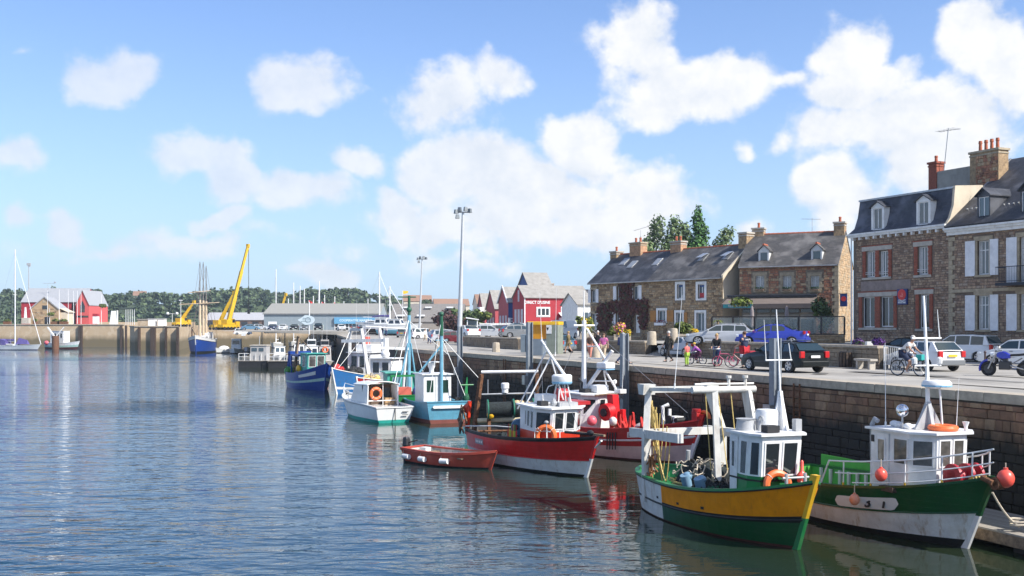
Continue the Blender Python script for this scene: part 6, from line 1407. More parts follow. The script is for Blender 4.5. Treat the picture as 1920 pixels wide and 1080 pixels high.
 m = M(); m.disc((.85, -.95, 1.75), (.9, -.4, 0), .36, .5, 16); o = obj('blue_drum', m, mat('steel blue drum', (.06, .15, .26), .5), T, True); m = M(); m.disc((1.0, -1.2, 1.75), (.2, -1, 0), .14, .1, 12); obj('hub', m, BLACK, o)
 for k in range(7): c = [mat('flag red'), YELB, mat('lime marker', (.35, .5, .03), .6)][k % 3]; m = M(); m.bx(.6+k*.13, .69+k*.13, -1.40, -1.36, 1.32, 1.62); m.tube([(.62+k*.13, -1.38, .9), (.66+k*.13, -1.38, 1.9)], .012, 4); obj('marker_flag', m, c, T)
 m = M(); m.tube([(-.1, -.8, 1.3), (.2, -.8, 2.0), (.65, -.8, 1.5)], .03, 5); m.ball((.0, -.85, 1.7), (.08, .08, .14)); obj('jib_arm', m, WHITE, T, True)
 m = M(); m.tube([(-3.5, -1.6, 1.45), (-1.5, -1.0, 1.6), (.3, -.2, 1.6)], .03, 5); obj('guard_pipe', m, WHITE, T)
 # name board and exhaust
 p = [b.pt(t, v, -1, .02) for t, v in ((.30, .62), (.40, .62), (.40, .82), (.30, .82))]; m = M(); m.poly(p); nb = obj('name_board', m, mat('grey name board', (.30, .30, .32), .6), T)
 m = M()
 for k in range(4):
  t = .312+k*.022; m.poly([b.pt(t+d*.015, v, -1, .03) for d, v in ((0, .68), (1, .68), (1, .76), (0, .76))])
 obj('name_lettering', m, WHITE, nb)
 p = b.pt(.50, .46, -1, .05); m = M(); m.box(tuple(p), (.35, .2, .16)); obj('exhaust', m, BLACK, T)
 # bowsprit roller, anchor
 p = b.pt(1, 1, 1); m = M(); m.beam(p+V((-1.6, -.15, .08)), p+V((.55, 0, .12)), .1, .08); obj('bow_beam', m, WOOD, T); m = M(); m.ball(p+V((-.35, -.12, .15)), (.22, .12, .12)); m.tube([p+V((-1.6, -.6, .1)), p+V((-.3, -.1, .1))], .06, 6); obj('anchor', m, BLACK, T, True)
 m = M(); m.beam(b.pt(1, .75, -1)+V((.12, -.05, 0)), b.pt(1, .98, -1)+V((.5, -.1, -.05)), .07, .05); obj('name_strip', m, WHITE, T)
 for k in range(3): p = b.gun(2.6+k*.55, -1, 0); m = M(); m.tube([p+V((0, .1, 0)), p+V((0, .1, .35)), p+V((.3, .1, .35))], .02, 5); obj('handrail', m, WHITE2, T, True)
 m = M(); m.tube([b.gun(3.0, -1, .02)+V((0, .3, -.1)), b.gun(3.0, -1, .02)+V((-.1, .3, .65))], .03, 5); m.ball(b.gun(3.0, -1, .7)+V((-.1, .3, 0)), (.1, .1, .08)); obj('deck_light', m, GREYP, T, True)
red_boat()
# ---------------------------------------------------------------- second red boat, PL number on the bow
def red_boat2():
 b = Boat('fishing_boat', 'dark red boat marked PL 2 with white wheelhouse aft, moored behind the red trawler', (8.0, 48), (2.2, 55.5), 3.3, 1.3, 1.3, 2.05, .75, .75, drop=.65, full=2.5); T = b.T
 b.build([(1, .66, RED2), (.66, .60, WHITE), (.60, .44, RED2), (.44, .05, mat('pinkish white hull', (.60, .46, .42), .5, var=.1, streak=.3)), (.05, -.4, ANTI)], None, cap=RED2, inner=RED2, deck=DECK, rub=((.63, .025),), rubm=WHITE, stem=((RED, WHITE), .25, .09))
 x0, x1, w = -2.9, -.95, 1.15; dz = b.deckz(-2)
 base = [(x0, -w), (x1-.5, -w), (x1, -.5), (x1, .5), (x1-.5, w), (x0, w)]; top = [(x0, -w), (x1-.4, -w), (x1+.2, -.52), (x1+.2, .52), (x1-.4, w), (x0, w)]
 wh, q = cabin(T, base, top, dz, [2.9, 2.85, 2.82, 2.82, 2.85, 2.9], WHITE2, over=.16)
 for i, r in ((0, (.1, .42, .55, .93)), (0, (.5, .9, .55, .93)), (1, (.12, .88, .55, .93)), (2, (.06, .46, .5, .93)), (2, (.54, .94, .5, .93)), (3, (.12, .88, .5, .93))): pane_on(wh, q[i], r)
 m = M(); m.tube([(x1+.36, -.9, 2.86), (x1+.4, 0, 2.9), (x1+.36, .9, 2.86)], .04, 6); obj('roof_edge', m, WOOD, wh, True)
 # tall mast and A-frame
 mast(wh, [(-2.3, -.1, 2.9), (-2.3, -.1, 6.5)], .13, WHITE2, .11); m = M(); m.tube([(-2.3, -.1, 6.5), (-2.3, -.1, 8.0)], .04, 6, .02); m.tube([(-2.3, -.8, 6.25), (-2.3, .6, 6.25)], .05, 6); obj('topmast', m, WHITE2, wh)
 m = M(); m.tube([(-2.2, 0, 6.1), (-1.2, .35, 4.55)], .055, 6); m.tube([(-2.25, .1, 5.2), (-1.7, .2, 5.2)], .035, 5); m.tube([(-2.25, .1, 4.6), (-1.4, .3, 4.6)], .035, 5); obj('brace', m, WHITE2, wh, True)
 m = M(); m.tube([(-2.0, -.4, 2.9), (-.6, .25, 5.0)], .10, 8); m.tube([(-1.0, .0, 4.2), (-.75, .75, 2.95)], .05, 6); m.tube([(-1.05, .1, 4.0), (-1.5, .75, 2.95)], .04, 6); m.tube([(-1.6, -.2, 3.5), (-.75, .6, 3.5)], .03, 5); obj('derrick', m, WHITE2, wh, True)
 m = M(); m.bx(-1.35, -.65, -.15, .5, 4.12, 4.42); o = obj('radar', m, WHITE2, wh, bevel=.06); m = M(); m.bx(-1.33, -.67, -.13, .48, 4.06, 4.115); obj('radar_band', m, mat('pale blue band'), o)
 m = M(); m.bx(-1.9, -1.1, -.3, .5, 2.92, 3.3); obj('raft_canister', m, WHITE2, wh, bevel=.08); m = M(); m.bx(-1.95, -1.5, -.75, -.35, 2.92, 3.12); m.tube([(-2.05, -.5, 2.9), (-2.0, -.5, 3.4), (-2.25, -.5, 3.6)], .06, 6); obj('exhaust', m, BLACK, wh, True)
 m = M(); m.tube([(-.9, .7, 2.9), (-.9, .7, 3.4)], .03, 5); m.ball((-.9, .7, 3.45), (.1, .1, .12)); m.bx(-.8, -.4, .6, 1.0, 2.9, 3.1); obj('roof_fittings', m, WHITE2, wh); whip(wh, (-.7, 1.0, 2.9), 2.0, (.1, 0))
 stays(wh, [((-2.3, -.1, 6.4), (-4.2, -1.2, 1.4)), ((-2.3, -.1, 6.4), (4.6, 0, 2.3)), ((-2.3, -.1, 6.3), (-4.2, 1.2, 1.4))], .011)
 # red hauler, float and red nets before the wheelhouse
 rh = obj('net_hauler', M().tube([(-.1, -.75, 2.05), (-.1, -.35, 2.1)], .42, 16), mat('scarlet hauler paint', (.58, .015, .02), .4, var=.1), T, True); m = M(); m.disc((-.1, -.8, 2.05), (0, 1, 0), .2, .1, 12); obj('hub', m, BLACK, rh); m = M(); m.loft([[(-.3, -.4, 2.9), (.1, -.4, 2.9), (.25, -.4, 1.5), (-.1, -.4, 1.3)], [(-.3, 0, 2.9), (.1, 0, 2.9), (.25, 0, 1.5), (-.1, 0, 1.3)]]); m.bx(.3, .5, -.1, .1, 1.2, 2.2); obj('hauler_arm', m, mat('scarlet hauler paint'), rh)
 m = M()
 for k in range(16): x = .0+R.uniform(0, 1.3); y = R.uniform(-.9, .5); m.tube([(x, y, 1.2), (x+R.uniform(-.1, .1), y+R.uniform(-.1, .1), 1.6+R.uniform(0, .45)), (x+R.uniform(-.2, .2), y, 1.25)], .07, 5)
 tag(obj('red_nets', m, mat('scarlet net', (.55, .03, .025), .8, var=.25), T, True), kind='stuff')
 m = M(); m.ball((-.55, -1.15, 1.65), .25, 12, 9); obj('pink_float', m, mat('pink vinyl', (.75, .13, .17), .4), T, True); m = M(); m.ball((.35, -.6, 1.65), (.22, .18, .22)); obj('white_float', m, WHITE, T, True)
 m = M(); m.lathe([(.5, 0), (.42, .12), (.2, .24), (.02, .28)], (1.0, .75, 1.3), 12); obj('grey_dome', m, GREYP, T, True)
 # foredeck: windlass, anchor in white, red bollard
 m = M(); m.tube([(3.3, -.2, 1.7), (3.2, -.15, 2.5), (3.35, .1, 2.6)], .09, 7); m.tube([(3.4, .1, 1.7), (3.35, .15, 2.4)], .08, 7); m.bx(3.6, 4.1, -.3, .3, 1.75, 2.1); obj('windlass', m, WHITE, T, True); m = M(); m.tube([(4.2, -.35, 1.95), (4.2, .35, 1.95)], .12, 8); m.disc((3.8, -.35, 1.95), (0, 1, 0), .2, .1, 12); obj('winch_drum', m, BLACK, T, True)
 p = b.pt(1, 1, 1); m = M(); m.bx(p.x-.5, p.x-.2, -.15, .15, p.z-.1, p.z+.38); m.disc((p.x-.35, 0, p.z+.4), (0, 0, 1), .2, .12, 12); obj('samson_post', m, RED2, T); m = M(); m.torus((p.x-.1, .25, p.z+.05), (0, 1, 0), .28, .09, 16, 7, 0, pi); obj('bow_fender', m, ORANGE, T, True)
 m = M(); m.beam(p+V((.05, -.1, -.35)), b.pt(1, .35, 1)+V((.1, -.1, 0)), .1, .1); obj('white_stem_band', m, WHITE2, T)
 # PL number
 nb = M();
 for k in range(6): nb.quad(b.pt(.70+k*.02, .72, -1, .02), b.pt(.72+k*.02, .72, -1, .02), b.pt(.72+k*.02, .90, -1, .02), b.pt(.70+k*.02, .90, -1, .02))
 o = obj('number_panel', nb, mat('white number panel'), T)
 for ch, t in (('P', .715), ('L', .745), ('2', .79)): p = b.pt(t, .81, -1, .04); p2 = b.pt(t+.02, .81, -1, .04); text(o, ch, p, .30, BOOT, (pi/2-.15, 0, atan2(p2.y-p.y, p2.x-p.x)), 'numeral', ext=.01)
 m = M();
 for k in range(4): p = b.pt(.60+k*.015, .9, -1, .05); m.tube([p, p+V((0, -.02, -.8))], .03, 5)
 obj('tyre_lanyard', m, BLACK, T)
red_boat2()
# ---------------------------------------------------------------- further boats along the quay
def dinghy():
 b = Boat('dinghy', 'small red rowing boat with grey outboard and white fenders tied by the red trawler', (-.95, 46.1), (-4.45, 49.2), 1.8, .62, .58, .82, .35, .8, drop=.35, cat='rowing boat'); T = b.T
 DR = paint('faded brick red paint', (.42, .06, .035), .5, .35)
 b.build([(1, .12, DR), (.12, -.4, BOOT)], None, cap=DR, inner=mat('pale inside paint', (.52, .50, .46), .7, var=.15, stain=.3), deck=mat('pale inside paint'), rub=((.95, .035),), rubm=DR, stem=(DR, .03, .04))
 for x in (-1.6, -.2, 1.2): m = M(); m.bx(x-.14, x+.14, -.75, .75, .42, .47); obj('seat', m, WOOD, T)
 for k in range(9): x = -1.9+k*.38; m = M(); t = (x+b.L/2)/b.L; p = b.pt(t, .85, 1, -.09); m.bx(x-.03, x+.03, p.y-.03, p.y+.03, .25, p.z); obj('rib', m, mat('pale inside paint'), T)
 o = obj('outboard_motor', M().box((-2.95, 0, .85), (.32, .3, .42), 0, .8, .8), mat('dark motor grey', (.03, .032, .035), .4), T, bevel=.05); m = M(); m.bx(-3.1, -2.98, -.06, .06, -.3, .7); m.tube([(-2.85, 0, .8), (-2.3, .1, .95)], .03, 5); obj('shaft', m, BLACK, o)
 m = M(); m.box((-2.1, .4, .42), (.4, .35, .4)); obj('fuel_box', m, WHITE, T)
 for i, t in enumerate((.06, .3, .58)):
  p = b.pt(t, .62, -1, .12); m = M(); a, c = b.pt(t-.03, .5, -1, .12), b.pt(t+.05, .5, -1, .12); m.tube([a, a.lerp(c, .12), a.lerp(c, .88), c], .12, 10); f = obj('fender', m, WHITE2, T, True)
  m = M(); m.tube([a, b.pt(t-.03, 1, -1)], .012, 4); obj('lanyard', m, ROPEW, f)
dinghy()
def cruiser():
 b = Boat('cabin_cruiser', 'white cabin cruiser with turquoise bottom paint and lifebuoy hanging in its open stern', (-11.6, 76.2), (-7.6, 68.6), 2.75, .98, 1.1, 1.45, .9, .92, drop=.1, cat='motor boat', full=2.6); T = b.T
 GEL = mat('white gelcoat', (.76, .77, .76), .22, var=.03, coat=.3)
 b.build([(1, .93, GREYP), (.93, .20, GEL), (.20, -.4, mat('turquoise antifouling', (.02, .34, .28), .5, var=.1))], None, cap=GEL, inner=GEL, deck=GEL, capw=.2)
 w = 1.12; x0, x1 = -2.2, .9
 # aft cockpit enclosure, open at the stern
 WB = mat('brown cabin curtain', (.10, .065, .045), .8, var=.2)
 o = obj('cabin_side', M().loft([[(x0, -w, 1.0), (x1, -w, 1.1), (x1-.5, -w+.12, 2.25), (x0-.1, -w+.1, 2.35)], [(x0, -w+.05, 1.0), (x1, -w+.05, 1.1), (x1-.5, -w+.17, 2.25), (x0-.1, -w+.15, 2.35)]]), GEL, T)
 pane_on(o, [V((x0+.3, -w, 1.45)), V((x1-.1, -w, 1.45)), V((x1-.5, -w+.1, 2.22)), V((x0+.3, -w+.1, 2.25))], (.05, .46, .05, .95), fr=mat('black trim', (.02, .02, .02), .4)); pane_on(o, [V((x0+.3, -w, 1.45)), V((x1-.1, -w, 1.45)), V((x1-.5, -w+.1, 2.22)), V((x0+.3, -w+.1, 2.25))], (.5, .96, .05, .95), fr=mat('black trim'))
 obj('cabin_side', M().loft([[(x0, w, 1.0), (x1, w, 1.1), (x1-.5, w-.12, 2.25), (x0-.1, w-.1, 2.35)], [(x0, w-.05, 1.0), (x1, w-.05, 1.1), (x1-.5, w-.17, 2.25), (x0-.1, w-.15, 2.35)]]), GEL, T)
 obj('windscreen', M().loft([[(x1, -w, 1.1), (x1, w, 1.1), (x1-.5, w-.12, 2.25), (x1-.5, -w+.12, 2.25)], [(x1-.05, -w, 1.1), (x1-.05, w, 1.1), (x1-.55, w-.12, 2.25), (x1-.55, -w+.12, 2.25)]]), GLASS, T)
 m = M(); rs = []
 for k in range(9): y = lerp(-w, w, k/8); z = 2.34+.2*(1-(y/w)**2); rs.append([(x0-.25, y*1.02, z), (x1-.45, y*.96, z-.08), (x1-.45, y*.96, z-.02), (x0-.25, y*1.02, z+.06)])
 m.loft(rs); obj('cabin_roof', m, GEL, T)
 m = M(); m.bx(x0+.9, x0+.95, -w+.06, w-.06, .95, 2.35); bk = obj('cabin_bulkhead', m, WB, T); m = M(); m.bx(x0+.86, x0+.9, -.9, -.15, 1.45, 2.1); obj('pane', m, GLASS, bk); m = M(); m.bx(x0+.2, x0+.6, -.95, -.3, 1.0, 1.45); obj('cockpit_seat', m, mat('tan cushion', (.42, .27, .14), .7), T); m = M(); m.tube([(x0, -w+.1, 1.3), (x0, w-.1, 1.3)], .03, 6); m.tube([(x0, -.05, 1), (x0, -.05, 2.5)], .025, 6); obj('stern_rail', m, WHITE2, T, True)
 for y in (-1, 1): m = M(); m.tube([(x0-.12, y*(w-.05), .98), (x0-.14, y*(w-.08), 2.35)], .05, 6); obj('corner_post', m, GEL, T, True)
 lifebuoy(T, (x0-.05, .45, 1.78), (1, 0, .05), .34, a0=0)
 # foredeck cabin trunk, window and pulpit
 tr = obj('cabin_trunk', M().loft([[(.7, -1.0, 1.1), (2.9, -.45, 1.25), (2.9, .45, 1.25), (.7, 1.0, 1.1)], [(.8, -.85, 1.55), (2.6, -.32, 1.5), (2.6, .32, 1.5), (.8, .85, 1.55)]]), GEL, T, bevel=.05)
 pane_on(tr, [V((.75, -1.0, 1.13)), V((2.9, -.46, 1.26)), V((2.62, -.33, 1.49)), V((.8, -.87, 1.53))], (.12, .62, .15, .85), fr=mat('black trim'))
 def rl(h): return [b.gun(x, -1, h)+V((0, .1, 0)) for x in (1.0, 2.0, 2.9, 3.5)]+[b.pt(1, 1, 1)+V((.1, 0, h+.05))]+[b.gun(x, 1, h)-V((0, .1, 0)) for x in (3.5, 2.9, 2.0, 1.0)]
 m = M(); m.tube(rl(.6), .025, 6); m.tube(rl(.3), .018, 5)
 for x in (1.0, 2.0, 2.9, 3.5):
  for sd in (-1, 1): p = b.gun(x, sd, 0)-V((0, .1*sd, 0)); m.tube([p, p+V((0, 0, .6))], .02, 5)
 obj('pulpit', m, WHITE2, T, True); m = M(); p = b.pt(1, 1, 1); m.bx(p.x-.5, p.x+.15, -.1, .1, p.z, p.z+.15); obj('anchor', m, STEEL, T)
 m = M();
 for k in range(2): m.bx(-b.L/2-.25, -b.L/2-.2, -.9, -.5, .5+k*.2, .53+k*.2)
 m.bx(-b.L/2-.26, -b.L/2-.2, -.02, .02, .15, .95); obj('transom_trim', m, BOOT, T)
 whip(T, (-.3, .6, 2.4), 4.0, (-.5, 0)); m = M(); m.tube([(.6, -1.1, 1.15), (.6, -1.15, 1.0)], .1, 7); obj('small_fender', m, BLACK, T)
cruiser()
BMAST = paint('light blue mast paint', (.18, .42, .55), .4, .1)
def teal_boat():
 b = Boat('fishing_boat', 'light blue trawler seen from its flat stern with white name board and blue mast', (-7.3, 77), (-4.1, 68.2), 3.1, 1.38, 1.2, 1.7, .6, .92, drop=.6); T = b.T
 b.build([(1, .94, TEAL), (.94, .18, TEAL), (.18, -.4, paint('brown red antifouling', (.24, .075, .06), .6))], None, cap=TEAL, inner=TEAL, deck=DECK)
 x = -b.L/2; m = M(); m.loft([[(x-.27, -1.0, .98), (x-.27, 1.0, .98), (x-.27, 1.08, 1.07), (x-.27, 1.0, 1.16), (x-.27, -1.0, 1.16), (x-.27, -1.08, 1.07)], [(x-.2, -1.0, .98), (x-.2, 1.0, .98), (x-.2, 1.08, 1.07), (x-.2, 1.0, 1.16), (x-.2, -1.0, 1.16), (x-.2, -1.08, 1.07)]]); obj('name_board', m, WHITE2, T)
 base = [(-3.4, -.6), (-1.2, -.6), (-1.2, 1.25), (-3.4, 1.25)]; wh, q = cabin(T, base, base, .6, 3.05, WHITE2, over=.12)
 for i, r in ((3, (.08, .38, .52, .88)), (3, (.62, .92, .5, .88)), (0, (.12, .42, .5, .88)), (0, (.55, .9, .5, .88)), (1, (.1, .45, .5, .9)), (1, (.55, .9, .5, .9))): pane_on(wh, q[i], r, gl=mat('green dark pane', (.02, .05, .04), .08, var=0))
 m = M(); m.slab([bil(q[3], u, v)+V((-.01, 0, 0)) for u, v in ((.42, .02), (.58, .02), (.58, .95), (.42, .95))], .03, V((-1, 0, 0))); obj('door', m, WHITE, wh)
 m = M(); m.lathe([(.16, 0), (.16, .3), (.26, .5), (.26, .72), (.02, .74)], (-2.6, .5, 3.1), 12); m.bx(-3.0, -2.2, .0, 1.0, 3.84, 3.9); obj('radar', m, WHITE2, wh, True)
 mast(T, [(-3.55, .1, .6), (-3.55, .1, 5.6)], .11, BMAST); m = M(); m.tube([(-3.55, .1, 5.6), (-3.55, .1, 6.9)], .14, 8, .1); m.ball((-3.55, .1, 7.0), .16); obj('mast_head', m, paint('dark green mast paint', (.02, .11, .06), .5, .1), T, True); m = M(); m.tube([(-3.55, .15, 4.9), (-3.2, 1.5, 3.2)], .07, 6); m.tube([(-3.55, -.3, 5.3), (-3.55, .5, 5.3)], .04, 6); obj('brace', m, BMAST, T, True)
 stays(T, [((-3.55, .1, 5.5), (-4.3, -1.4, 1.4)), ((-3.55, .1, 5.5), (3.9, 0, 1.7)), ((-3.55, .1, 6.7), (-4.4, 1.2, 1.4)), ((-3.55, .1, 5.5), (-4.4, -2.4, 2.6))], .02, WHITE); whip(T, (-2.0, -.5, 3.1), 3.4)
 m = M(); m.loft([[(-4.2, -1.5, 1.3), (-4.0, -1.5, 1.3), (-4.1, -1.5, 2.9)], [(-4.2, -1.2, 1.3), (-4.0, -1.2, 1.3), (-4.1, -1.45, 2.9)]]); m.tube([(-4.1, -1.9, 2.4), (-4.1, -1.0, 2.4)], .05, 6); obj('green_davit', m, GREENM, T); m = M(); m.ball((-4.1, -1.4, 1.55), (.25, .22, .35)); obj('green_net', m, NETG, T, True)
 m = M(); m.bx(-3.9, -3.6, -1.1, -.8, .7, 1.6); obj('deck_box', m, BLACK, T)
teal_boat()
def green_stern_boat():
 b = Boat('fishing_boat', 'green hulled boat with turquoise deckhouse, blue barrel and red crate beside the cruiser', (-10.0, 82.5), (-6.9, 73.4), 2.9, 1.45, 1.25, 1.7, .6, .85, drop=.6); T = b.T
 b.build([(1, .45, GREENM), (.45, .22, mat('worn white boot', (.45, .42, .36), .7, stain=.4)), (.22, -.4, ANTI)], None, cap=GREENM, inner=RED2, deck=DECK)
 base = [(-1.5, -1.0), (.6, -.8), (.6, .8), (-1.5, 1.0)]; top = [(-1.6, -1.0), (.9, -.8), (.9, .8), (-1.6, 1.0)]; TQ = paint('turquoise cabin paint', (.06, .38, .30), .4, .1); wh, q = cabin(T, base, top, .7, 2.85, TQ, roofm=paint('sea green roof', (.10, .42, .32), .4, .1), over=.2)
 for i, r in ((3, (.1, .45, .4, .9)), (3, (.55, .9, .4, .9)), (0, (.1, .45, .5, .9)), (0, (.55, .9, .5, .9))): pane_on(wh, q[i], r, fr=WHITE2, gl=mat('pale pane', (.25, .40, .45), .1, var=0))
 mast(T, [(-1.9, -.5, .7), (-1.9, -.5, 7.0)], .12, BMAST); m = M(); m.tube([(-1.9, -.5, 7.0), (-1.9, -.5, 8.4)], .1, 7); m.tube([(-1.9, -1.0, 8.3), (-1.9, .3, 8.3)], .05, 5); m.ball((-1.9, -.5, 7.4), .2); obj('mast_head', m, paint('dark green mast paint'), T, True)
 m = M(); m.tube([(-1.9, -.5, 6.0), (-1.6, 2.6, 6.2)], .06, 6); m.beam((-1.9, -.5, 4.6), (-1.5, 2.2, 4.7), .22, .18); m.tube([(-1.9, .0, .8), (-1.9, -.5, 6.8)], .09, 7); obj('boom', m, WHITE2, T, True)
 stays(T, [((-1.9, -.5, 6.8), (-4.4, -1.3, 1.5)), ((-1.9, -.5, 6.8), (-4.4, 1.3, 1.5)), ((-1.9, -.5, 6.8), (4, 0, 1.8)), ((-1.9, -.5, 6.6), (-2.5, -3.2, 4.2))], .022, WHITE); m = M(); m.beam((-1.5, -1.3, .8), (-2.0, -.6, 5.0), .09); m.beam((-2.4, .6, .8), (-2.0, -.4, 5.0), .09); obj('mast_strut', m, BMAST, T)
 m = M(); m.bx(-3.9, -3.0, -.2, 1.0, .9, 1.95); obj('red_crate', m, mat('coral crate', (.55, .12, .08), .6), T); m = M(); m.ball((-3.6, -.75, 1.6), (.45, .4, .5), 14, 10); obj('blue_barrel', m, mat('bright blue plastic', (.015, .16, .55), .4), T, True); m = M(); m.beam((-3.2, -1.25, 1.0), (-3.6, -1.15, 2.8), .14); m.beam((-3.2, 1.25, 1.0), (-3.6, 1.15, 2.8), .14); m.beam((-3.6, -1.2, 2.75), (-3.6, 1.2, 2.75), .14); obj('stern_frame', m, GREENM, T); heap(T, (-2.6, -.4, 1.0), (.6, .5, .6), 'net_pile', [NETG, ROPE], seed=21, tangle=14)
 m = M(); m.tube(sag((-4.6, .9, 1.4), (-4.7, -.9, .9), .1), .02, 5); obj('stern_rope', m, GREENL, T)
green_stern_boat()
def blue_boats():
 b = Boat('fishing_boat', 'royal blue trawler with pale stripe, white name board and turquoise wheelhouse front', (-18.1, 102.8), (-22.6, 111.5), 3.6, 1.5, 1.5, 2.6, .8, .7, True, drop=.7, full=2.8); T = b.T
 PGS = mat('pale green stripe', (.40, .58, .52), .5); b.build([(1, .95, BLUE), (.95, .50, BLUE), (.50, .38, PGS), (.38, -.4, BLUE)], None, cap=BLUE, inner=BLUEM, deck=DECK, stem=(BLUE, .15, .07))
 m = M()
 for k in range(8):
  m.quad(b.pt(.66+k*.03, .68, -1, .03), b.pt(.69+k*.03, .68, -1, .03), b.pt(.69+k*.03, .84, -1, .03), b.pt(.66+k*.03, .84, -1, .03)); m.quad(b.pt(.70+k*.022, .72, 1, .03), b.pt(.722+k*.022, .72, 1, .03), b.pt(.722+k*.022, .86, 1, .03), b.pt(.70+k*.022, .86, 1, .03))
 obj('name_board', m, mat('white number panel'), T)
 base = [(.6, -1.1), (2.2, -.9), (2.2, .9), (.6, 1.1)]; top = [(.6, -1.1), (2.5, -.9), (2.5, .9), (.6, 1.1)]; TQ = paint('turquoise cabin paint'); wh, q = cabin(T, base, top, .9, 3.5, TQ, over=.15)
 for i, r in ((1, (.06, .47, .5, .93)), (1, (.53, .94, .5, .93)), (0, (.3, .7, .5, .92))): pane_on(wh, q[i], r, gl=mat('dusty pane'))
 m = M(); m.bx(-2.4, .4, -1.3, 1.3, 3.2, 3.4); sh = obj('shelter_deck', m, BLUE, T);
 for x, y in ((-2.3, -1.2), (-2.3, 1.2), (.3, 1.2)): m = M(); m.beam((x, y, .8), (x, y, 3.2), .12); obj('post', m, BLUE, sh)
 m = M(); m.beam((-3.6, -1.2, .9), (-3.5, -1.0, 3.6), .3); m.beam((-3.6, 1.2, .9), (-3.5, 1.0, 3.6), .3); m.beam((-3.5, -1.2, 3.5), (-3.5, 1.2, 3.5), .3); obj('stern_frame', m, BLUE, T); m = M(); m.beam((-2.7, -.8, .9), (-2.2, -.5, 5.2), .22); m.tube([(-2.2, -.5, 5.2), (1.0, 0, 3.7)], .05, 5); obj('derrick', m, WOOD, T)
 m = M(); m.bx(-1.5, .5, -.6, .6, .9, 2.4); obj('dark_winch', m, BLACK, T); m = M(); m.ball((.6, -1.3, 2.0), (.45, .25, .35)); obj('yellow_oilskin', m, YELB, T, True); heap(T, (-3.0, -1.3, 1.4), (.6, .5, .7), 'green_net', [GREENL, GREENL], seed=2, tangle=8)
 # white trawler with tall pale gallows, blue hull
 b = Boat('fishing_boat', 'mid blue trawler with white superstructure and tall leaning white gallows legs', (-16.0, 97.2), (-12.4, 106.0), 3.6, 1.5, 1.5, 2.4, .8, .7, True, drop=.7); T = b.T
 b.build([(1, .3, BLUEM), (.3, .2, WHITE), (.2, -.4, BLUEM)], None, cap=WHITE, inner=BLUEM, deck=DECK, stem=(WHITE, .1, .07))
 base = [(-2.2, -1.2), (.6, -1.2), (.9, 0), (.6, 1.2), (-2.2, 1.2)]; wh, q = cabin(T, base, base, .9, 3.7, WHITE2, over=.2)
 for i, r in ((0, (.1, .3, .5, .8)), (0, (.4, .6, .5, .8)), (0, (.7, .9, .5, .8)), (1, (.1, .9, .5, .9)), (2, (.1, .9, .5, .9))): pane_on(wh, q[i], r, fr=GREYP)
 m = M(); m.bx(-1.9, -.2, -.9, .9, 3.8, 4.5); obj('roof_box', m, WHITE2, wh, bevel=.05)
 for x, y, dx, hh in ((-2.8, -1.3, 1.1, 6.2), (-2.8, 1.3, 1.1, 6.2), (.4, -1.25, .7, 6.0), (1.0, 1.3, .6, 6.0)): m = M(); m.beam((x, y, .9), (x+dx, y*.6, hh), .38, .34, .24, .24); obj('gallows_leg', m, WHITE, T)
 m = M(); m.beam((-1.7, -.8, 6.1), (-1.7, .8, 6.1), .25); m.beam((1.1, -.75, 5.9), (1.6, .8, 5.9), .2); obj('gallows_beam', m, WHITE, T); m = M(); m.bx(-.9, -.2, -.25, .25, 4.5, 5.2); obj('red_box', m, BUOYR, T)
 heap(T, (2.3, .1, 1.6), (1.1, 1.0, .9), 'black_net', [BLACK, NET], seed=5, tangle=20); m = M(); m.tube([(3.2, -1.1, 2.1), (.6, -1.9, .5)], .16, 6); obj('spar', m, mat('tan spar', (.45, .34, .16), .7), T); m = M(); m.ball((2.2, -1.5, 2.2), (.5, .3, .5)); m.ball((1.3, -1.5, 2.0), (.4, .3, .4)); obj('fender', m, mat('flag red'), T, True); whip(T, (-.5, .3, 4.5), 4.0); whip(T, (.2, -.6, 3.8), 5.0)
 stays(T, [((-1.7, 0, 6.2), (4.4, 0, 2.4)), ((1.1, -.7, 5.9), (3.9, -.8, 2.2))], .025, WHITE)
 b = Boat('fishing_boat', 'white decked boat with small square cabin and yellow nets behind the cruiser', (-12.6, 88.2), (-9.6, 96.5), 3.3, 1.5, 1.5, 2.0, .6, .8, drop=.7); T = b.T
 b.build([(1, .85, RED2), (.85, .2, WHITE), (.2, -.4, ANTI)], None, cap=WHITE, inner=RED2, deck=DECK, stem=(WHITE, .1, .07))
 base = [(-1.6, -1.0), (.6, -1.0), (.6, 1.0), (-1.6, 1.0)]; wh, q = cabin(T, base, base, .9, 3.4, WHITE2, over=.2)
 for i, r in ((0, (.35, .5, .5, .9)), (0, (.6, .75, .5, .9)), (1, (.1, .45, .5, .9)), (1, (.55, .9, .5, .9)), (3, (.2, .8, .5, .85))): pane_on(wh, q[i], r)
 m = M(); m.tube([(-.4, 0, 3.4), (-.4, 0, 5.2)], .3, 8, .22); m.ball((.3, .3, 3.8), (.4, .4, .35)); m.beam((-.4, 0, 5.0), (-.6, -4.4, 4.9), .28); obj('stub_mast', m, WHITE2, T, True); heap(T, (2.0, -.2, 1.5), (.9, .8, .6), 'yellow_net', [ROPE, ROPEW], seed=6, tangle=18); whip(T, (.2, 0, 3.4), 5.2, (-.5, 0))
blue_boats()
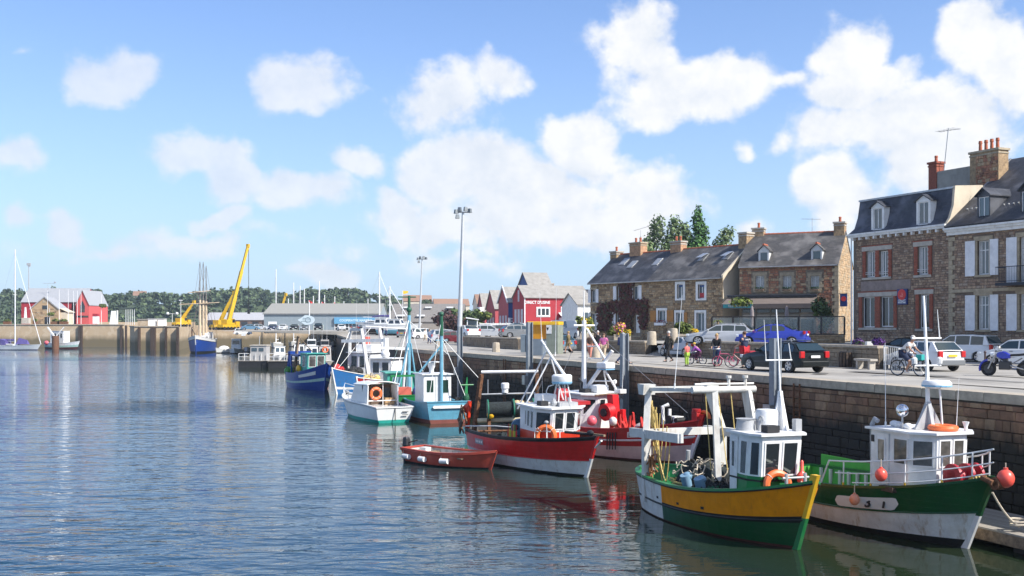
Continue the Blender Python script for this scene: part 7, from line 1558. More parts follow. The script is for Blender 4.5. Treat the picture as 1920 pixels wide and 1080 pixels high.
# ---------------------------------------------------------------- pontoons and the small craft on them
def pontoons():
 T = thing('pontoon', 'grey boarded pontoon along foot of the quay wall beside the green boat', 'pontoon'); ang = atan2(QD.y, QD.x)
 t = -14; k = 0; me = None
 dk = mat('silvery deck board', (.33, .30, .26), .85, var=.25, scale=3, stain=.3)
 while t < 14:
  p = qpt(t+.09, -1.62, .52)
  if me is None: o = obj('plank', M().box((0, 0, 0), (.17, 2.5, .05)), dk, T); me = o.data
  else: o = link('plank', me, T)
  o.location = p; o.rotation_euler.z = ang; t += .185
 for n in (-.42, -2.8): a, b_ = qpt(-14, n, .36), qpt(14, n, .36); m = M(); m.beam(a, b_, .12, .36); obj('side_beam', m, WOOD, T)
 for tt in (-11, -4, 3, 10): a = qpt(tt, -1.6, -.05); m = M(); m.box(tuple(a), (3.6, 2.1, .7), ang); obj('float', m, BLACK, T)
 # further pontoon with work barge
 for i, (x0, x1, Y, lab) in enumerate(((447, 500, 161, 'dark floating pontoon section under the grey work cabin'), (503, 552, 160, 'dark floating pontoon section right of the grey work cabin'))):
  a, b_ = (x0-960)/F*Y, (x1-960)/F*Y; T = thing('pontoon', lab, 'pontoon', (a, Y, 0)); m = M(); m.bx(0, b_-a, 0, 3.5, -.3, .95); obj('float', m, BLACK, T); m = M(); m.bx(-.1, b_-a+.1, -.1, 3.6, .95, 1.05); obj('deck', m, dk, T)
  m = M(); L_ = b_-a
  for k in range(6): m.tube([(L_*k/5, .2, 1.05), (L_*k/5, .2, 2.1)], .05, 5)
  for z in (1.6, 2.1): m.tube([(0, .2, z), (L_*.35 if i == 0 else L_, .2, z)], .045, 5)
  obj('railing', m, WHITE, T)
  if i == 0:
   G = thing('work_cabin', 'grey boxy work cabin standing on the floating pontoon', 'cabin', (a+L_*.40, Y+.4, 1.05)); m = M(); m.bx(0, 2.4, 0, 2.5, 0, 2.2); obj('wall', m, mat('pale grey panel', (.42, .41, .40), .6, var=.06), G); m = M(); m.bx(-.1, 2.5, -.1, 2.6, 2.2, 2.35); obj('roof', m, CONC, G)
   m = M(); m.bx(.2, 1.0, -.05, 0, 1.4, 1.9); m.bx(1.3, 2.0, -.05, 0, 1.4, 1.9); obj('window', m, GLASSB, G)
 for i, (px, Y, lab, h) in enumerate(((490, 185, 'low grey workboat behind the work cabin', 2.2), (524, 190, 'small white motor boat with blue windscreen, left of the two at the pontoon', 2.6), (560, 186, 'white sport cruiser with sloping screen at the pontoon', 3.0), (583, 150, 'white wheelhouse boat with dark windows behind the royal blue trawler', 3.4), (608, 160, 'grey fishing boat with orange lifebuoy, right of the white wheelhouse boat', 3.2))):
  x = (px-960)/F*Y; b = Boat('motor_boat', lab, (x+.8, Y-3.5), (x-.6, Y+3.5), 2.7, .9, .9, 1.2, .5, .85, drop=.3, cat='motor boat'); T = b.T; col = mat('white gelcoat') if i in (1, 2, 3) else mat('grey boat paint', (.42, .40, .38), .6, stain=.3)
  b.build([(1, -.4, col)], None, cap=WHITE, inner=col, deck=col, n=12)
  base = [(-1.6, -.95), (.9, -.95), (.9, .95), (-1.6, .95)]; top = [(-1.6, -.85), (.4, -.85), (.4, .85), (-1.6, .85)]; wh, q = cabin(T, base, top, .8, h, col, over=.1)
  for j, r in ((1, (.06, .47, .45, .9)), (1, (.53, .94, .45, .9)), (0, (.1, .9, .5, .9))): pane_on(wh, q[j], r, gl=GLASSB if i == 1 else GLASS)
  if i in (3, 4): m = M(); m.bx(-1.4, .2, -.6, .6, h+.07, h+1.0); o = obj('upper_cabin', m, col, wh); m = M(); m.bx(.2, .24, -.55, .55, h+.3, h+.8); obj('pane', m, GLASS, o); whip(T, (-.5, .3, h+1), 3.5); whip(T, (-.7, -.4, h+1), 2.5)
  if i == 4: lifebuoy(T, (1.0, .0, h-.5), (1, 0, 0), .38)
  if i == 0: m = M(); m.tube([(-2.4, -.5, .8), (-2.4, -.5, 4.5)], .07, 6); obj('post', m, GREYP, T)
 # small craft by the schooner
 for i, (px, py, lab) in enumerate(((405, 662, 'small covered white tender close under the schooner'), (438, 663, 'white motor boat with dark windscreen near the end wall'), (462, 660, 'pale open boat against the end wall'))):
  p = on(px, py, 0); L_ = (4.2, 5.5, 4.5)[i]; b = Boat('motor_boat', lab, (p.x+.3, p.y-.5), (p.x-.3 if i != 0 else p.x+2.4, p.y+L_), 2.6 if i != 1 else 3.2, .8, .85, 1.2, .4, .85, drop=.25, cat='motor boat'); T = b.T
  gc = mat('white gelcoat'); b.build([(1, .15, gc), (.15, -.4, BOOT)], None, cap=gc, inner=gc, deck=gc, n=12)
  if i == 0: m = M(); m.ball((0, 0, .9), (1.6, 1.05, .8), 12, 8); obj('cover', m, WHITE2, T, True)
  if i == 1: base = [(-1.4, -1.1), (.7, -1.1), (.7, 1.1), (-1.4, 1.1)]; wh, q = cabin(T, base, [(x*.9, y*.9) for x, y in base], .8, 3.3, WHITE2); pane_on(wh, q[1], (.08, .92, .5, .88)); m = M(); m.box((2.6, 0, .6), (.4, .5, 1.0)); obj('outboard_motor', m, BLACK, T)
pontoons()
# ---------------------------------------------------------------- sailing craft
def schooner():
 b = Boat('schooner', 'three masted blue hulled schooner with bare yards lying at the lock wall', (-73.2, 247), (-77.2, 271), 6.0, 3.2, 3.0, 4.1, 1.6, .7, True, drop=.9, cat='sailing ship', full=2.8); T = b.T
 b.build([(1, .82, WHITE), (.82, .78, BOOT), (.78, .1, BLUE), (.1, -.4, BOOT)], None, cap=WHITE, inner=WHITE, deck=DECK, stem=((WHITE, BLUE), .3, .12))
 VAR = mat('varnished spar', (.62, .48, .32), .4, var=.12, scale=1)
 for i, (x, h) in enumerate(((5.5, 21.6), (-1.0, 21.9), (-7.0, 21.3))):
  mo = mast(T, [(x, .1, 2.2), (x, .1, 12.5)], .34, VAR, .28); m = M(); m.tube([(x, .1, 12.2), (x, .1, h)], .16, 7, .07); obj('topmast', m, mat('weathered spar', (.16, .14, .13), .7), mo, True)
  m = M(); m.bx(x-.4, x+.4, -.8, 1.0, 11.6, 11.8); obj('crosstrees', m, WOODD, mo)
  stays(T, [((x, .1, 12.4), (x-.6, s*2.8, 3.0)) for s in (-1, 1)]+[((x, .1, 12.4), (x-1.6, s*2.7, 3.0)) for s in (-1, 1)]+[((x, .1, h), (x-1.2, s*2.8, 3.0)) for s in (-1, 1)], .03, mat('tarred rigging', (.12, .10, .09), .8))
  if i < 1:
   for z, w_ in ((11.6, 4.6), (14.4, 2.6)): m = M(); m.tube([(x+.3, -w_, z-.2), (x+.4, 0, z), (x+.3, w_, z+.3)], .11, 6); obj('yard', m, VAR, mo)
  if i: m = M(); m.tube([(x, 0, 4.2), (x-5, .3, 4.6)], .13, 6); obj('boom', m, VAR, mo)
 p = b.pt(1, 1, 1); m = M(); m.tube([p+V((-1, 0, 0)), p+V((4.6, 0, 1.6))], .17, 7, .08); obj('bowsprit', m, VAR, T, True); stays(T, [(p+V((4.5, 0, 1.6)), (5.5, .1, 12.4)), (p+V((3, 0, 1.0)), (5.5, .1, 18))], .03, mat('tarred rigging'))
 for x, w_, h in ((-4.2, 1.3, 1.7), (2.2, 1.0, 1.2), (-9.0, 1.5, 2.0)): m = M(); m.bx(x-1.2, x+1.2, -w_, w_, 2.2, 2.2+h+.6); o = obj('deckhouse', m, WHITE2, T, bevel=.05); m = M(); m.bx(x+1.2, x+1.24, -w_*.7, w_*.7, 3.2, 3.7); obj('pane', m, GLASS, o)
 whip(T, (-9, 2, 4), 7)
schooner()
def yacht(name, label, bow, stern, h, group=None, cover=None, hull=None, furl=True):
 b = Boat(name, label, bow, stern, 3.6, 1.15, 1.1, 1.5, 1.1, .72, drop=.1, cat='sailing yacht', group=group, full=2.0); T = b.T; gc = mat('white gelcoat')
 b.build([(1, .12, hull or gc), (.12, -.4, mat('navy boot', (.03, .03, .10), .5))], None, cap=gc, inner=gc, deck=gc, n=16)
 m = M(); m.loft([[(-2.5, -1.1, 1.0), (2.5, -.7, 1.0), (2.5, .7, 1.0), (-2.5, 1.1, 1.0)], [(-2.4, -.9, 1.65), (1.9, -.5, 1.5), (1.9, .5, 1.5), (-2.4, .9, 1.65)]]); o = obj('coachroof', m, gc, T, bevel=.05); m = M(); m.bx(-1.8, .8, -.98, -.93, 1.2, 1.42); obj('pane', m, GLASS, o)
 mast(T, [(.8, 0, 1.2), (.8, 0, h)], .17, WHITE2, .12); m = M(); m.tube([(.8, -.9, h*.55), (.8, .9, h*.55)], .04, 5); obj('spreader', m, WHITE2, T)
 if furl: m = M(); p = b.pt(1, 1, 1); m.tube([p, (.85, 0, h*.95)], .09, 6, .05); obj('furled_jib', m, WHITE2, T, True)
 stays(T, [((.8, 0, h*.98), (-b.L/2+.2, 0, 1.1)), ((.8, 0, h*.97), (.6, 1.6, 1.1)), ((.8, 0, h*.97), (.6, -1.6, 1.1))], .02)
 m = M(); m.tube([(.7, 0, 2.3), (-3.6, 0, 2.35)], .1, 7); o = obj('boom', m, WHITE2, T, True)
 if cover: m = M(); m.tube([(.7, 0, 2.6), (-1.5, 0, 2.65), (-3.5, 0, 2.45)], .24, 8, .14); obj('sail_cover', m, cover, o, True)
 m = M()
 for x in (-3.5, -2, -.5, 1, 2.5):
  for sd in (-1, 1): p = b.gun(x, sd); m.tube([p, p+V((0, 0, .6))], .02, 4)
 obj('stanchions', m, STEEL, T); return b
def sailing():
 NV = mat('violet blue canvas', (.10, .08, .26), .8, var=.1)
 b = yacht('sailing_yacht', 'big white sailing yacht with violet blue sail cover at left edge', (-124.6, 280), (-139.5, 284), 26.5, cover=NV)
 T = b.T; m = M(); m.loft([[(3.6-6.5, -1.2, 1.3), (5-6.5, -1.2, 1.3), (5.2-6.5, -1.1, 2.4), (3.4-6.5, -1.1, 2.9)], [(3.6-6.5, 1.2, 1.3), (5-6.5, 1.2, 1.3), (5.2-6.5, 1.1, 2.4), (3.4-6.5, 1.1, 2.9)]]); obj('spray_hood', m, NV, T); m = M(); m.loft([[(1.6, -.8, 1.5), (5.0, -.5, 1.5), (4.6, 0, 2.6), (2, 0, 3.2)], [(1.6, .8, 1.5), (5, .5, 1.5), (4.6, .05, 2.6), (2, .05, 3.2)]]); obj('deck_cover', m, NV, T)
 b = Boat('fishing_boat', 'white wheelhouse boat with pale green stripe half hidden behind the dolphin post', (-118.2, 290), (-127.5, 293), 3.2, 1.8, 1.6, 2.2, .8, .8, drop=.6); b.build([(1, .6, WHITE2), (.6, .3, mat('pale green stripe')), (.3, -.4, ANTI)], None, cap=WHITE, inner=WHITE, deck=DECK, n=14); base = [(-3, -1.2), (1.4, -1.2), (1.4, 1.2), (-3, 1.2)]; wh, q = cabin(b.T, base, base, 1.2, 4.9, WHITE2); [pane_on(wh, q[0], (u, u+.16, .5, .85)) for u in (.08, .3, .52, .74)]; m = M(); m.ball((-4.2, -1.3, 1.7), (.7, .5, .6)); obj('red_fender', m, mat('pink vinyl'), b.T, True)
 p = on(104, 655, 0); T = thing('dolphin_post', 'stout rusty brown dolphin post in water near the left quay', 'post', (p.x, p.y, 0)); m = M(); m.tube([(0, 0, -1), (0, 0, 3.6)], .95, 10); obj('post', m, RUST, T, True); m = M(); m.beam((-.4, 0, 3.6), (-2.2, .2, 6.0), .5, .3); m.beam((.3, 0, 3.6), (2.2, .2, 6.0), .3, .2); obj('white_arm', m, WHITE, T)
 sp = [(518, 505, 310), (551, 530, 330), (563, 536, 350), (571, 541, 345), (588, 555, 330), (599, 527, 330), (609, 553, 360), (628, 556, 340), (645, 565, 350), (690, 560, 340), (541, 560, 360)]
 names = ['tallest bare yacht mast left of the yellow crane tip behind the hangar', 'yacht mast right of the yellow crane tip', 'thin yacht mast fourth along the hangar roof', 'white yacht mast just left of the first red flag', 'short mast between first and second red flags', 'tall leaning white mast between the red flags', 'mast close right of the middle red flag', 'mast beside the right hand red flag', 'low mast in middle of hangar roof', 'raked mast near right end of the hangar roof', 'low mast beside the crane tip']
 for (px, py, Y), lb in zip(sp, names):
  x = (px-960)/F*Y; yacht('sailing_yacht', 'yacht behind the grey hangar: '+lb if len(lb.split()) < 11 else lb, (x+.2, Y-4), (x-.2, Y+4.5), CAMH+(612-py)/F*Y, 'yachts in the basin behind the hangar', furl=(px in (588, 690, 599)))
 # craft ashore on the quay, right of the hangar
 for px, py, Y, z, lab, cov in ((708, 508, 245, 6.4, 'tall masted yacht ashore right of the hangar end', None), (727, 535, 225, 6.2, 'yacht ashore with pink furled jib between hangar and floodlight', NV)):
  x = (px-960)/F*Y; b = yacht('sailing_yacht', lab, (x+4.0, Y-2), (x-4.5, Y+2), CAMH+(612-py)/F*Y-z+.2, cover=cov); b.T.location.z = z-.4
  m = M(); m.loft([[(-1.5, -.1, -1.6), (1.2, -.1, -1.6), (1.6, -.15, 0), (-1.6, -.15, 0)], [(-1.5, .1, -1.6), (1.2, .1, -1.6), (1.6, .15, 0), (-1.6, .15, 0)]]); obj('keel', m, BOOT, b.T)
 for px, Y, z, lab, c2 in ((742, 208, 5.6, 'white motor cruiser ashore on trailer by the floodlight mast', TEAL), (716, 216, 5.8, 'white hulled boat ashore beside the hangar end', BOOT)):
  x = (px-960)/F*Y; b = Boat('motor_boat', lab, (x+4.4, Y-1), (x-3.6, Y+1), 2.8, 1.2, 1.2, 1.6, .9, .9, drop=.1, cat='motor boat'); gc = mat('white gelcoat'); b.build([(1, .3, gc), (.3, -.4, c2)], None, cap=gc, inner=gc, deck=gc, n=14); base = [(-1.8, -1), (1.2, -.9), (1.2, .9), (-1.8, 1)]; wh, q = cabin(b.T, base, [(x_*.75-.2, y*.85) for x_, y in base], 1.2, 2.4, gc); [pane_on(wh, q[0], (u, u+.4, .25, .85)) for u in (.05, .52)]; pane_on(wh, q[1], (.08, .92, .3, .9)); b.T.location.z = z-.4
  m = M(); m.bx(-3, 3, -.6, .6, -.75, -.55); m.disc((-1, -1.1, -.85), (0, 1, 0), .35, .2); m.disc((-1, 1.1, -.85), (0, 1, 0), .35, .2); obj('trailer', m, BLACK, b.T)
sailing()
# ================================================================ quayside: piles, low walls, street furniture
RUBW = quay_stone('parapet rubble', [(.26, .20, .14), (.32, .25, .17), (.20, .15, .11)], tz=(-9, -10))
def piles():
 PS = mat('grey painted steel pile', (.24, .27, .30), .5, .3, var=.12, stain=.35, dcol=(.10, .10, .10))
 for px, top, lab in ((1470, 634, 'grey steel mooring pile in front of the black estate car'), (1184, 625, 'grey steel mooring pile right of the man in blue'), (1004, 604, 'grey steel mooring pile in front of the orange topped kiosk'), (872, 612, 'grey steel mooring pile left of the low dark wall'), (1046, 618, 'slim grey pile near the walker in brown')):
  if px == 1046: continue
  k = (px-960)/F; t = (k*Q[1].y-Q[1].x)/(QD.x-k*QD.y); p = qpt(t, -.42, 0); z = CAMH+(612-top)/F*p.y
  T = thing('mooring_pile', lab, 'mooring pile', (p.x, p.y, 0), atan2(QD.y, QD.x), 'steel piles along the quay wall'); m = M(); h = .36
  m.bx(-h/2, h/2, -.18, -.13, -1, z); m.bx(-h/2, h/2, .13, .18, -1, z); m.bx(-.04, .04, -.13, .13, -1, z-.01); obj('pile', m, PS, T); m = M(); m.bx(-.25, .25, .18, .44, 2.4, 3.0); obj('wall_bracket', m, STEEL, T)
 # iron ladders let into the wall
 for px in (950, 1500):
  k = (px-960)/F; t = (k*Q[1].y-Q[1].x)/(QD.x-k*QD.y); p = qpt(t, -.16, 0); T = thing('ladder', ('rusty iron ladder fixed to quay wall behind the red boats' if px < 1000 else 'rusty iron ladder fixed to quay wall behind the yellow boat'), 'ladder', (p.x, p.y, 0), atan2(QD.y, QD.x)); m = M(); m.bx(-.22, -.18, -.03, .03, .2, 3.9); m.bx(.18, .22, -.03, .03, .2, 3.9); obj('rail', m, RUST, T)
  m = M();
  for k2 in range(13): m.tube([(-.2, 0, .4+k2*.27), (.2, 0, .4+k2*.27)], .018, 5)
  obj('rung', m, RUST, T)
piles()
def low_walls():
 segs = [((-5.2, 113.5), (.6, 96.6), 4.12, 5.15, 'long low dark stone wall in front of the car park'), ((4.8, 95), (9.9, 79.2), 4.1, 5.1, 'low stone wall with flower beds in front of the creeper cottage'), ((12.2, 73.5), (18.1, 52.6), 4.1, 5.22, 'low stone retaining wall behind the cyclists and the black estate car')]
 for (a, b, z0, z1, lab) in segs:
  a, b = V(a), V(b); d = b-a; T = thing('stone_wall', lab, 'wall', (a.x, a.y, z0), atan2(d.y, d.x)); L_ = d.length; h = z1-z0
  m = M(); m.bx(0, L_, .05, .5, -.05, h-.1); obj('wall_core', m, MORT, T); rnd = random.Random(int(L_)); m = M(); z = .0
  while z < h-.1:
   ch = min(rnd.uniform(.14, .24), h-.1-z); x = 0
   while x < L_: w = rnd.uniform(.25, .6); e = min(x+w, L_); p = rnd.uniform(.0, .04); m.add([(x+.015, p-.03, z+.015), (e-.015, p-.03, z+.015), (e-.015, p-.03, z+ch-.01), (x+.015, p-.03, z+ch-.01), (x+.01, .06, z), (e-.01, .06, z), (e-.01, .06, z+ch), (x+.01, .06, z+ch)], [(0,1,2,3),(4,5,1,0),(5,6,2,1),(6,7,3,2),(7,4,0,3)]); x = e
   z += ch
  tag(obj('stone', m, RUBW, T), kind='stuff')
  x = 0; me = None
  while x < L_-.3: w = min(rnd.uniform(.8, 1.2), L_-x); o = obj('coping_stone', M().bx(x+.01, x+w-.01, -.06, .56, h-.1, h+.02), GRAN, T); x += w
 # upper street behind those walls
 U = [(.6, 97.2), (4.8, 95.4), (9.95, 79.5), (12.3, 73.9), (18.2, 53.0), (25, 72)]
 m = M(); zs = [4.95]*5+[4.11]
 for i in range(5):
  (x0, y0), (x1, y1) = U[i], U[i+1]
  if i == 4: continue
  m.quad((x0+.25, y0, zs[i]), (x0+(60 if i < 3 else 30), y0+40, 4.95), (x1+(60 if i < 2 else 30 if i == 2 else 12), y1+(40 if i < 3 else 32), 4.95), (x1+.25, y1, zs[i+1]))
 m.poly([(.85, 97.2, 4.95), (60, 137, 4.95), (40, 240, 5.0), (-8, 240, 5.0), (-5, 114, 4.95)])
 m.quad((9.95, 79.4, 4.11), (12.25, 73.8, 4.11), (14.6, 75.5, 4.96), (12.3, 81, 4.96))
 m.quad((18.45, 53.0, 4.1), (30.3, 85, 4.1), (30.3, 85, 4.95), (18.45, 53.0, 4.95)); tag(obj('upper_street', m, ASPH), kind='structure')
 # kerb strips of paler paving by the edge
 m = M(); a, b, c, d = qpt(-21, .55, 4.104), qpt(83, .55, 4.104), qpt(83, 1.15, 4.104), qpt(-21, 1.15, 4.104); m.quad(a, b, c, d); tag(obj('edge_paving', m, mat('pale edge paving', (.36, .33, .28), .9, var=.15, scale=1, stain=.25)), kind='structure')
 m = M()
 for (n0, n1) in ((6.4, 6.52), (9.0, 9.06)): m.quad(qpt(-21, n0, 4.105), qpt(30, n0, 4.105), qpt(30, n1, 4.105), qpt(-21, n1, 4.105))
 tag(obj('road_line', m, mat('worn road paint', (.55, .53, .49), .85, var=.2, stain=.4)), kind='structure')
low_walls()
def road_marks():
 rnd = random.Random(6); DP = mat('tarmac patch', (.20, .19, .175), .9, var=.2, scale=1, stain=.3); LP = mat('pale tarmac patch', (.40, .375, .33), .9, var=.15, scale=1, stain=.25)
 m = M()
 for k in range(34):
  t = rnd.uniform(-12, 80); n = rnd.uniform(1.6, 9); L_ = rnd.uniform(1.5, 7); w = rnd.uniform(.4, 1.6); j = lambda: rnd.uniform(-.15, .15); m.cur = k % 2; z = 4.108+.0012*k; m.quad(qpt(t, n, z), qpt(t+L_, n+j(), z), qpt(t+L_+j(), n+w, z), qpt(t+j(), n+w+j(), z))
 tag(obj('road_patches', m, [DP, LP]), kind='stuff')
 m = M()
 for k in range(16):   # cracks and trench lines
  t = rnd.uniform(-10, 70); n = rnd.uniform(1.5, 9); p = [(t, n)]
  for q in range(7): p.append((p[-1][0]+rnd.uniform(.3, 1.2), p[-1][1]+rnd.uniform(-.35, .35)))
  for (a, b), (c, d) in zip(p, p[1:]): m.quad(qpt(a, b, 4.154), qpt(c, d, 4.154), qpt(c, d+.035, 4.154), qpt(a, b+.035, 4.154))
 tag(obj('road_cracks', m, mat('dark crack', (.08, .075, .07), .9)), kind='stuff')
 for i, (t, n) in enumerate(((2, 4.2), (14, 3.0), (27, 5.5), (40, 3.4))): p = qpt(t, n, 4.15); T = thing('manhole_cover', ('round iron manhole cover on road near motorcycle', 'round iron manhole cover on road before the white hatchback', 'round iron manhole cover on road near the black estate', 'round iron manhole cover on road by the walking man')[i], 'manhole cover', tuple(p)); obj('cover', M().disc((0, 0, .008), (0, 0, 1), .34, .016, 18), mat('worn iron', (.10, .095, .09), .6, .4), T)
road_marks()
def furniture():
 # transformer kiosk with orange and yellow cap, notice
 p = on(1035, 664, 4.1); T = thing('kiosk', 'grey green electricity kiosk with white notice standing near quay edge', 'kiosk', (p.x-.35, p.y+.5, 4.1), -.35); m = M(); m.bx(-1.1, .85, 0, 1.4, 0, 2.45); obj('cabinet', m, mat('grey green cabinet', (.22, .25, .21), .6, var=.1, stain=.2), T, bevel=.02); m = M(); m.bx(-.25, .35, -.03, -.003, 1.55, 2.3); n = obj('notice', m, WHITE2, T); m = M(); m.poly([(-.05, -.035, 2.02), (.15, -.035, 2.02), (.08, -.035, 1.8), (.03, -.035, 1.8)]); obj('notice_mark', m, BOOT, n)
 m = M(); m.bx(-.98, -.92, -.012, 0, .1, 2.3); obj('door_gap', m, BLACK, T)
 p = on(1003, 668, 4.1); T = thing('fuel_dispenser', 'yellow capped orange fuel dispenser housing left of the grey kiosk', 'dispenser', (p.x+.1, p.y+1.6, 4.1), -.3); m = M(); m.bx(-.5, .5, .0, 1, 0, 1.2); obj('base_cabinet', m, mat('blue grey enamel', (.17, .21, .25), .5), T); m = M(); m.bx(-.46, .5, .04, 1, 1.2, 2.2); obj('cabinet', m, mat('amber enamel', (.62, .27, .01), .4, var=.08), T); m = M(); m.bx(-.62, 1.75, -.15, 1.2, 2.2, 2.45); obj('cap', m, YELB, T, bevel=.04);
 p = on(986, 661, 4.1); T = thing('grey_cabinet', 'low blue grey steel cabinet at end of the dark wall', 'cabinet', (p.x, p.y, 4.1), -.3); m = M(); m.bx(-.45, .45, 0, .7, 0, 1.45); obj('cabinet', m, mat('blue grey steel', (.20, .25, .29), .5, var=.1), T, bevel=.02); m = M(); m.bx(-.03, .03, -.012, 0, .08, 1.38); obj('door_gap', m, BLACK, T)
 # stone bollards
 for px, py, h, r, lab in ((822, 655, .75, .30, 'small square stone bollard near the cruiser masts'), (930, 660, .8, .32, 'square granite bollard before the long low wall'), (1117, 671, .9, .30, 'round granite bollard behind the couple in pink and brown'), (1222, 646, .95, .34, 'round pale granite bollard at foot of the ramp'), (1263, 641, .95, .30, 'granite bollard beside the walking man in black')):
  z = 4.1; p = on(px, py, z) if py > 650 else at(px, py, 76 if px < 1240 else 74); z = p.z if py <= 650 else 4.1; T = thing('bollard', lab, 'bollard', (p.x, p.y, z-.02), 0, 'granite bollards on the quay'); m = M(); m.lathe([(r*1.05, 0), (r, .1), (r*.94, h-.1), (r*.8, h), (.02, h+.03)], n=8 if px < 1000 else 14); obj('post', m, GRAN, T, True)
 for px, y0, lab in ((1688, 690, 'dark bollard post beside the white car'),):
  pass
 for px, py, lab in ((1847, 690, 'slim dark iron post by the white hatchback bonnet'),):
  p = on(px, py, 4.1); T = thing('iron_post', lab, 'post', (p.x, p.y, 4.1)); m = M(); m.tube([(0, 0, 0), (0, 0, .78)], .05, 8); m.ball((0, 0, .8), .07); obj('post', m, mat('dark brown iron', (.06, .03, .03), .5), T, True)
 # bus-shelter like white frame at the car park
 p = at(874, 632, 116); T = thing('shelter', 'small white framed glass booth behind the low dark wall', 'shelter', (p.x, p.y+2, 4.95)); m = M()
 for x in (0, 1.1):
  for y in (0, 1.0): m.bx(x, x+.08, y, y+.08, 0, 1.95)
 m.loft([[(-.1, -.2, 2.15), (1.3, -.2, 1.95), (1.3, 1.2, 1.95), (-.1, 1.2, 2.15)], [(-.1, -.2, 2.28), (1.3, -.2, 2.05), (1.3, 1.2, 2.05), (-.1, 1.2, 2.28)]]); m.bx(0, 1.18, .02, .06, .9, .98); obj('frame', m, WHITE2, T); m = M(); m.bx(.08, 1.1, 1.0, 1.03, .1, 1.9); obj('pane', m, GLASSB, T)
 p = at(920, 625, 150); T = thing('white_fence', 'white panel fence at back of the car park', 'fence', (p.x-1.5, p.y, 4.95));
 for k in range(9): m = M(); m.bx(k*.95, k*.95+.9, 0, .06, .1, 1.7); obj('panel', m, WHITE, T)
 for k in range(10): m = M(); m.bx(k*.95-.07, k*.95+.02, -.03, .09, 0, 1.8); obj('post', m, WHITE, T)
 # flower beds and shrubs on the wall
 FL = mat('pink petals', (.65, .2, .3), .7, var=.2); FY = mat('yellow petals', (.75, .50, .03), .7, var=.2); FP = mat('violet petals', (.10, .03, .17), .7, var=.3)
 for px, py, w, h, Y, ms, lab in ((1150, 633, 26, 22, 86, [LF_SHR[0], LF_SHR[1], LF_SHR[2]], 'green leafy shrub left of the pink flowers on the wall'), (1162, 630, 26, 26, 85, [FL, LF_SHR[0], FY], 'pink and yellow flower clump on the low wall'), (1175, 633, 18, 16, 84, [FY, LF_SHR[0], LF_SHR[1]], 'yellow flower clump right of the pink flowers'), (1100, 628, 30, 38, 94, [LF_SHR[1], FY, LF_SHR[0]], 'tall yellow green flowering shrub by the white mast'), (1285, 630, 46, 30, 76, LF_SHR, 'rounded yellow green shrub behind the silver saloon'), (1302, 626, 14, 9, 76, [FY, FY, LF_SHR[0]], 'orange yellow flowers right of the rounded shrub'), (1612, 652, 26, 18, 61, [FP, FP, LF_OAK[2]], 'left clump of dark violet flowers at the mansard house'), (1650, 653, 30, 20, 59, [FP, mat('bright violet petals', (.16, .04, .32), .7), LF_OAK[2]], 'right clump of violet flowers at the mansard house')):
  p = at(px, py, Y); T = thing('flowering_shrub' if ms is not LF_SHR else 'shrub', lab, 'shrub', (p.x, p.y, p.z)); r = w/2/F*Y; hh = h/F*Y; m = M(); rnd = random.Random(px)
  for k in range(7): leaves(m, (rnd.uniform(-.5, .5)*r, rnd.uniform(-.3, .3)*r, hh*rnd.uniform(.3, .75)), (r*.5, r*.5, hh*.3), 150, .10, rnd)
  tag(obj('foliage', m, ms, T), kind='stuff'); m = M(); m.box((0, 0, -.1), (r*1.7, r*.9, .5)); obj('planter', m, GRAN, T)
 p = at(1632, 650, 60); T = thing('white_stone', 'pale stone block between the violet flower clumps', 'block', (p.x, p.y, 4.95)); m = M(); m.box((0, 0, .15), (.5, .4, .5)); obj('block', m, WHITE, T)
 # restaurant terrace: wall, glass screen, parasols, plants
 B0, B1 = V((15.6, 83.5)), V((24.6, 79.0)); d = B1-B0; T = thing('terrace_screen', 'restaurant terrace wall with dark posts and glass wind screen', 'screen', (B0.x, B0.y, 4.95), atan2(d.y, d.x)); L_ = d.length
 m = M(); m.bx(0, L_, 0, .4, 0, .62); obj('terrace_wall', m, ST_TAN[1], T); rb = rubble(T, L_, .62, [], ST_TAN, hs=(.13, .2), seed=41); n = 6
 for k in range(n+1): m = M(); x = L_*k/n; m.bx(x-.06, x+.06, .1, .22, .62, 1.95); obj('post', m, mat('brown black post', (.03, .022, .02), .5), T)
 m = M(); m.bx(0, L_, .12, .2, 1.95, 2.03); m.bx(0, L_, .12, .2, .63, .70); obj('rail', m, mat('brown black post'), T)
 gm = bpy.data.materials.new('clear screen glass'); gm.use_nodes = True; bs = gm.node_tree.nodes['Principled BSDF']; bs.inputs['Roughness'].default_value = .03; bs.inputs['Alpha'].default_value = .22; bs.inputs['Base Color'].default_value = (.5, .55, .5, 1)
 for k in range(n): m = M(); m.bx(L_*k/n+.07, L_*(k+1)/n-.07, .155, .165, .72, 1.94); obj('pane', m, gm, T)
 for px, Y, lab in ((1410, 83, 'left closed grey parasol on the restaurant terrace'), (1475, 82.5, 'right closed mauve grey parasol on the restaurant terrace')):
  p = at(px, 612, Y); T = thing('parasol', lab, 'parasol', (p.x, p.y, 4.95)); m = M(); m.tube([(0, 0, 0), (0, 0, 2.9)], .035, 6); obj('pole', m, WOOD, T); m = M(); m.lathe([(.38, .75), (.26, 1.1), (.16, 1.5), (.15, 2.3), (.09, 2.75), (.02, 2.85)], n=9); obj('canopy', m, mat('mauve grey canvas', (.27, .23, .23), .9, var=.15, scale=4), T, True)
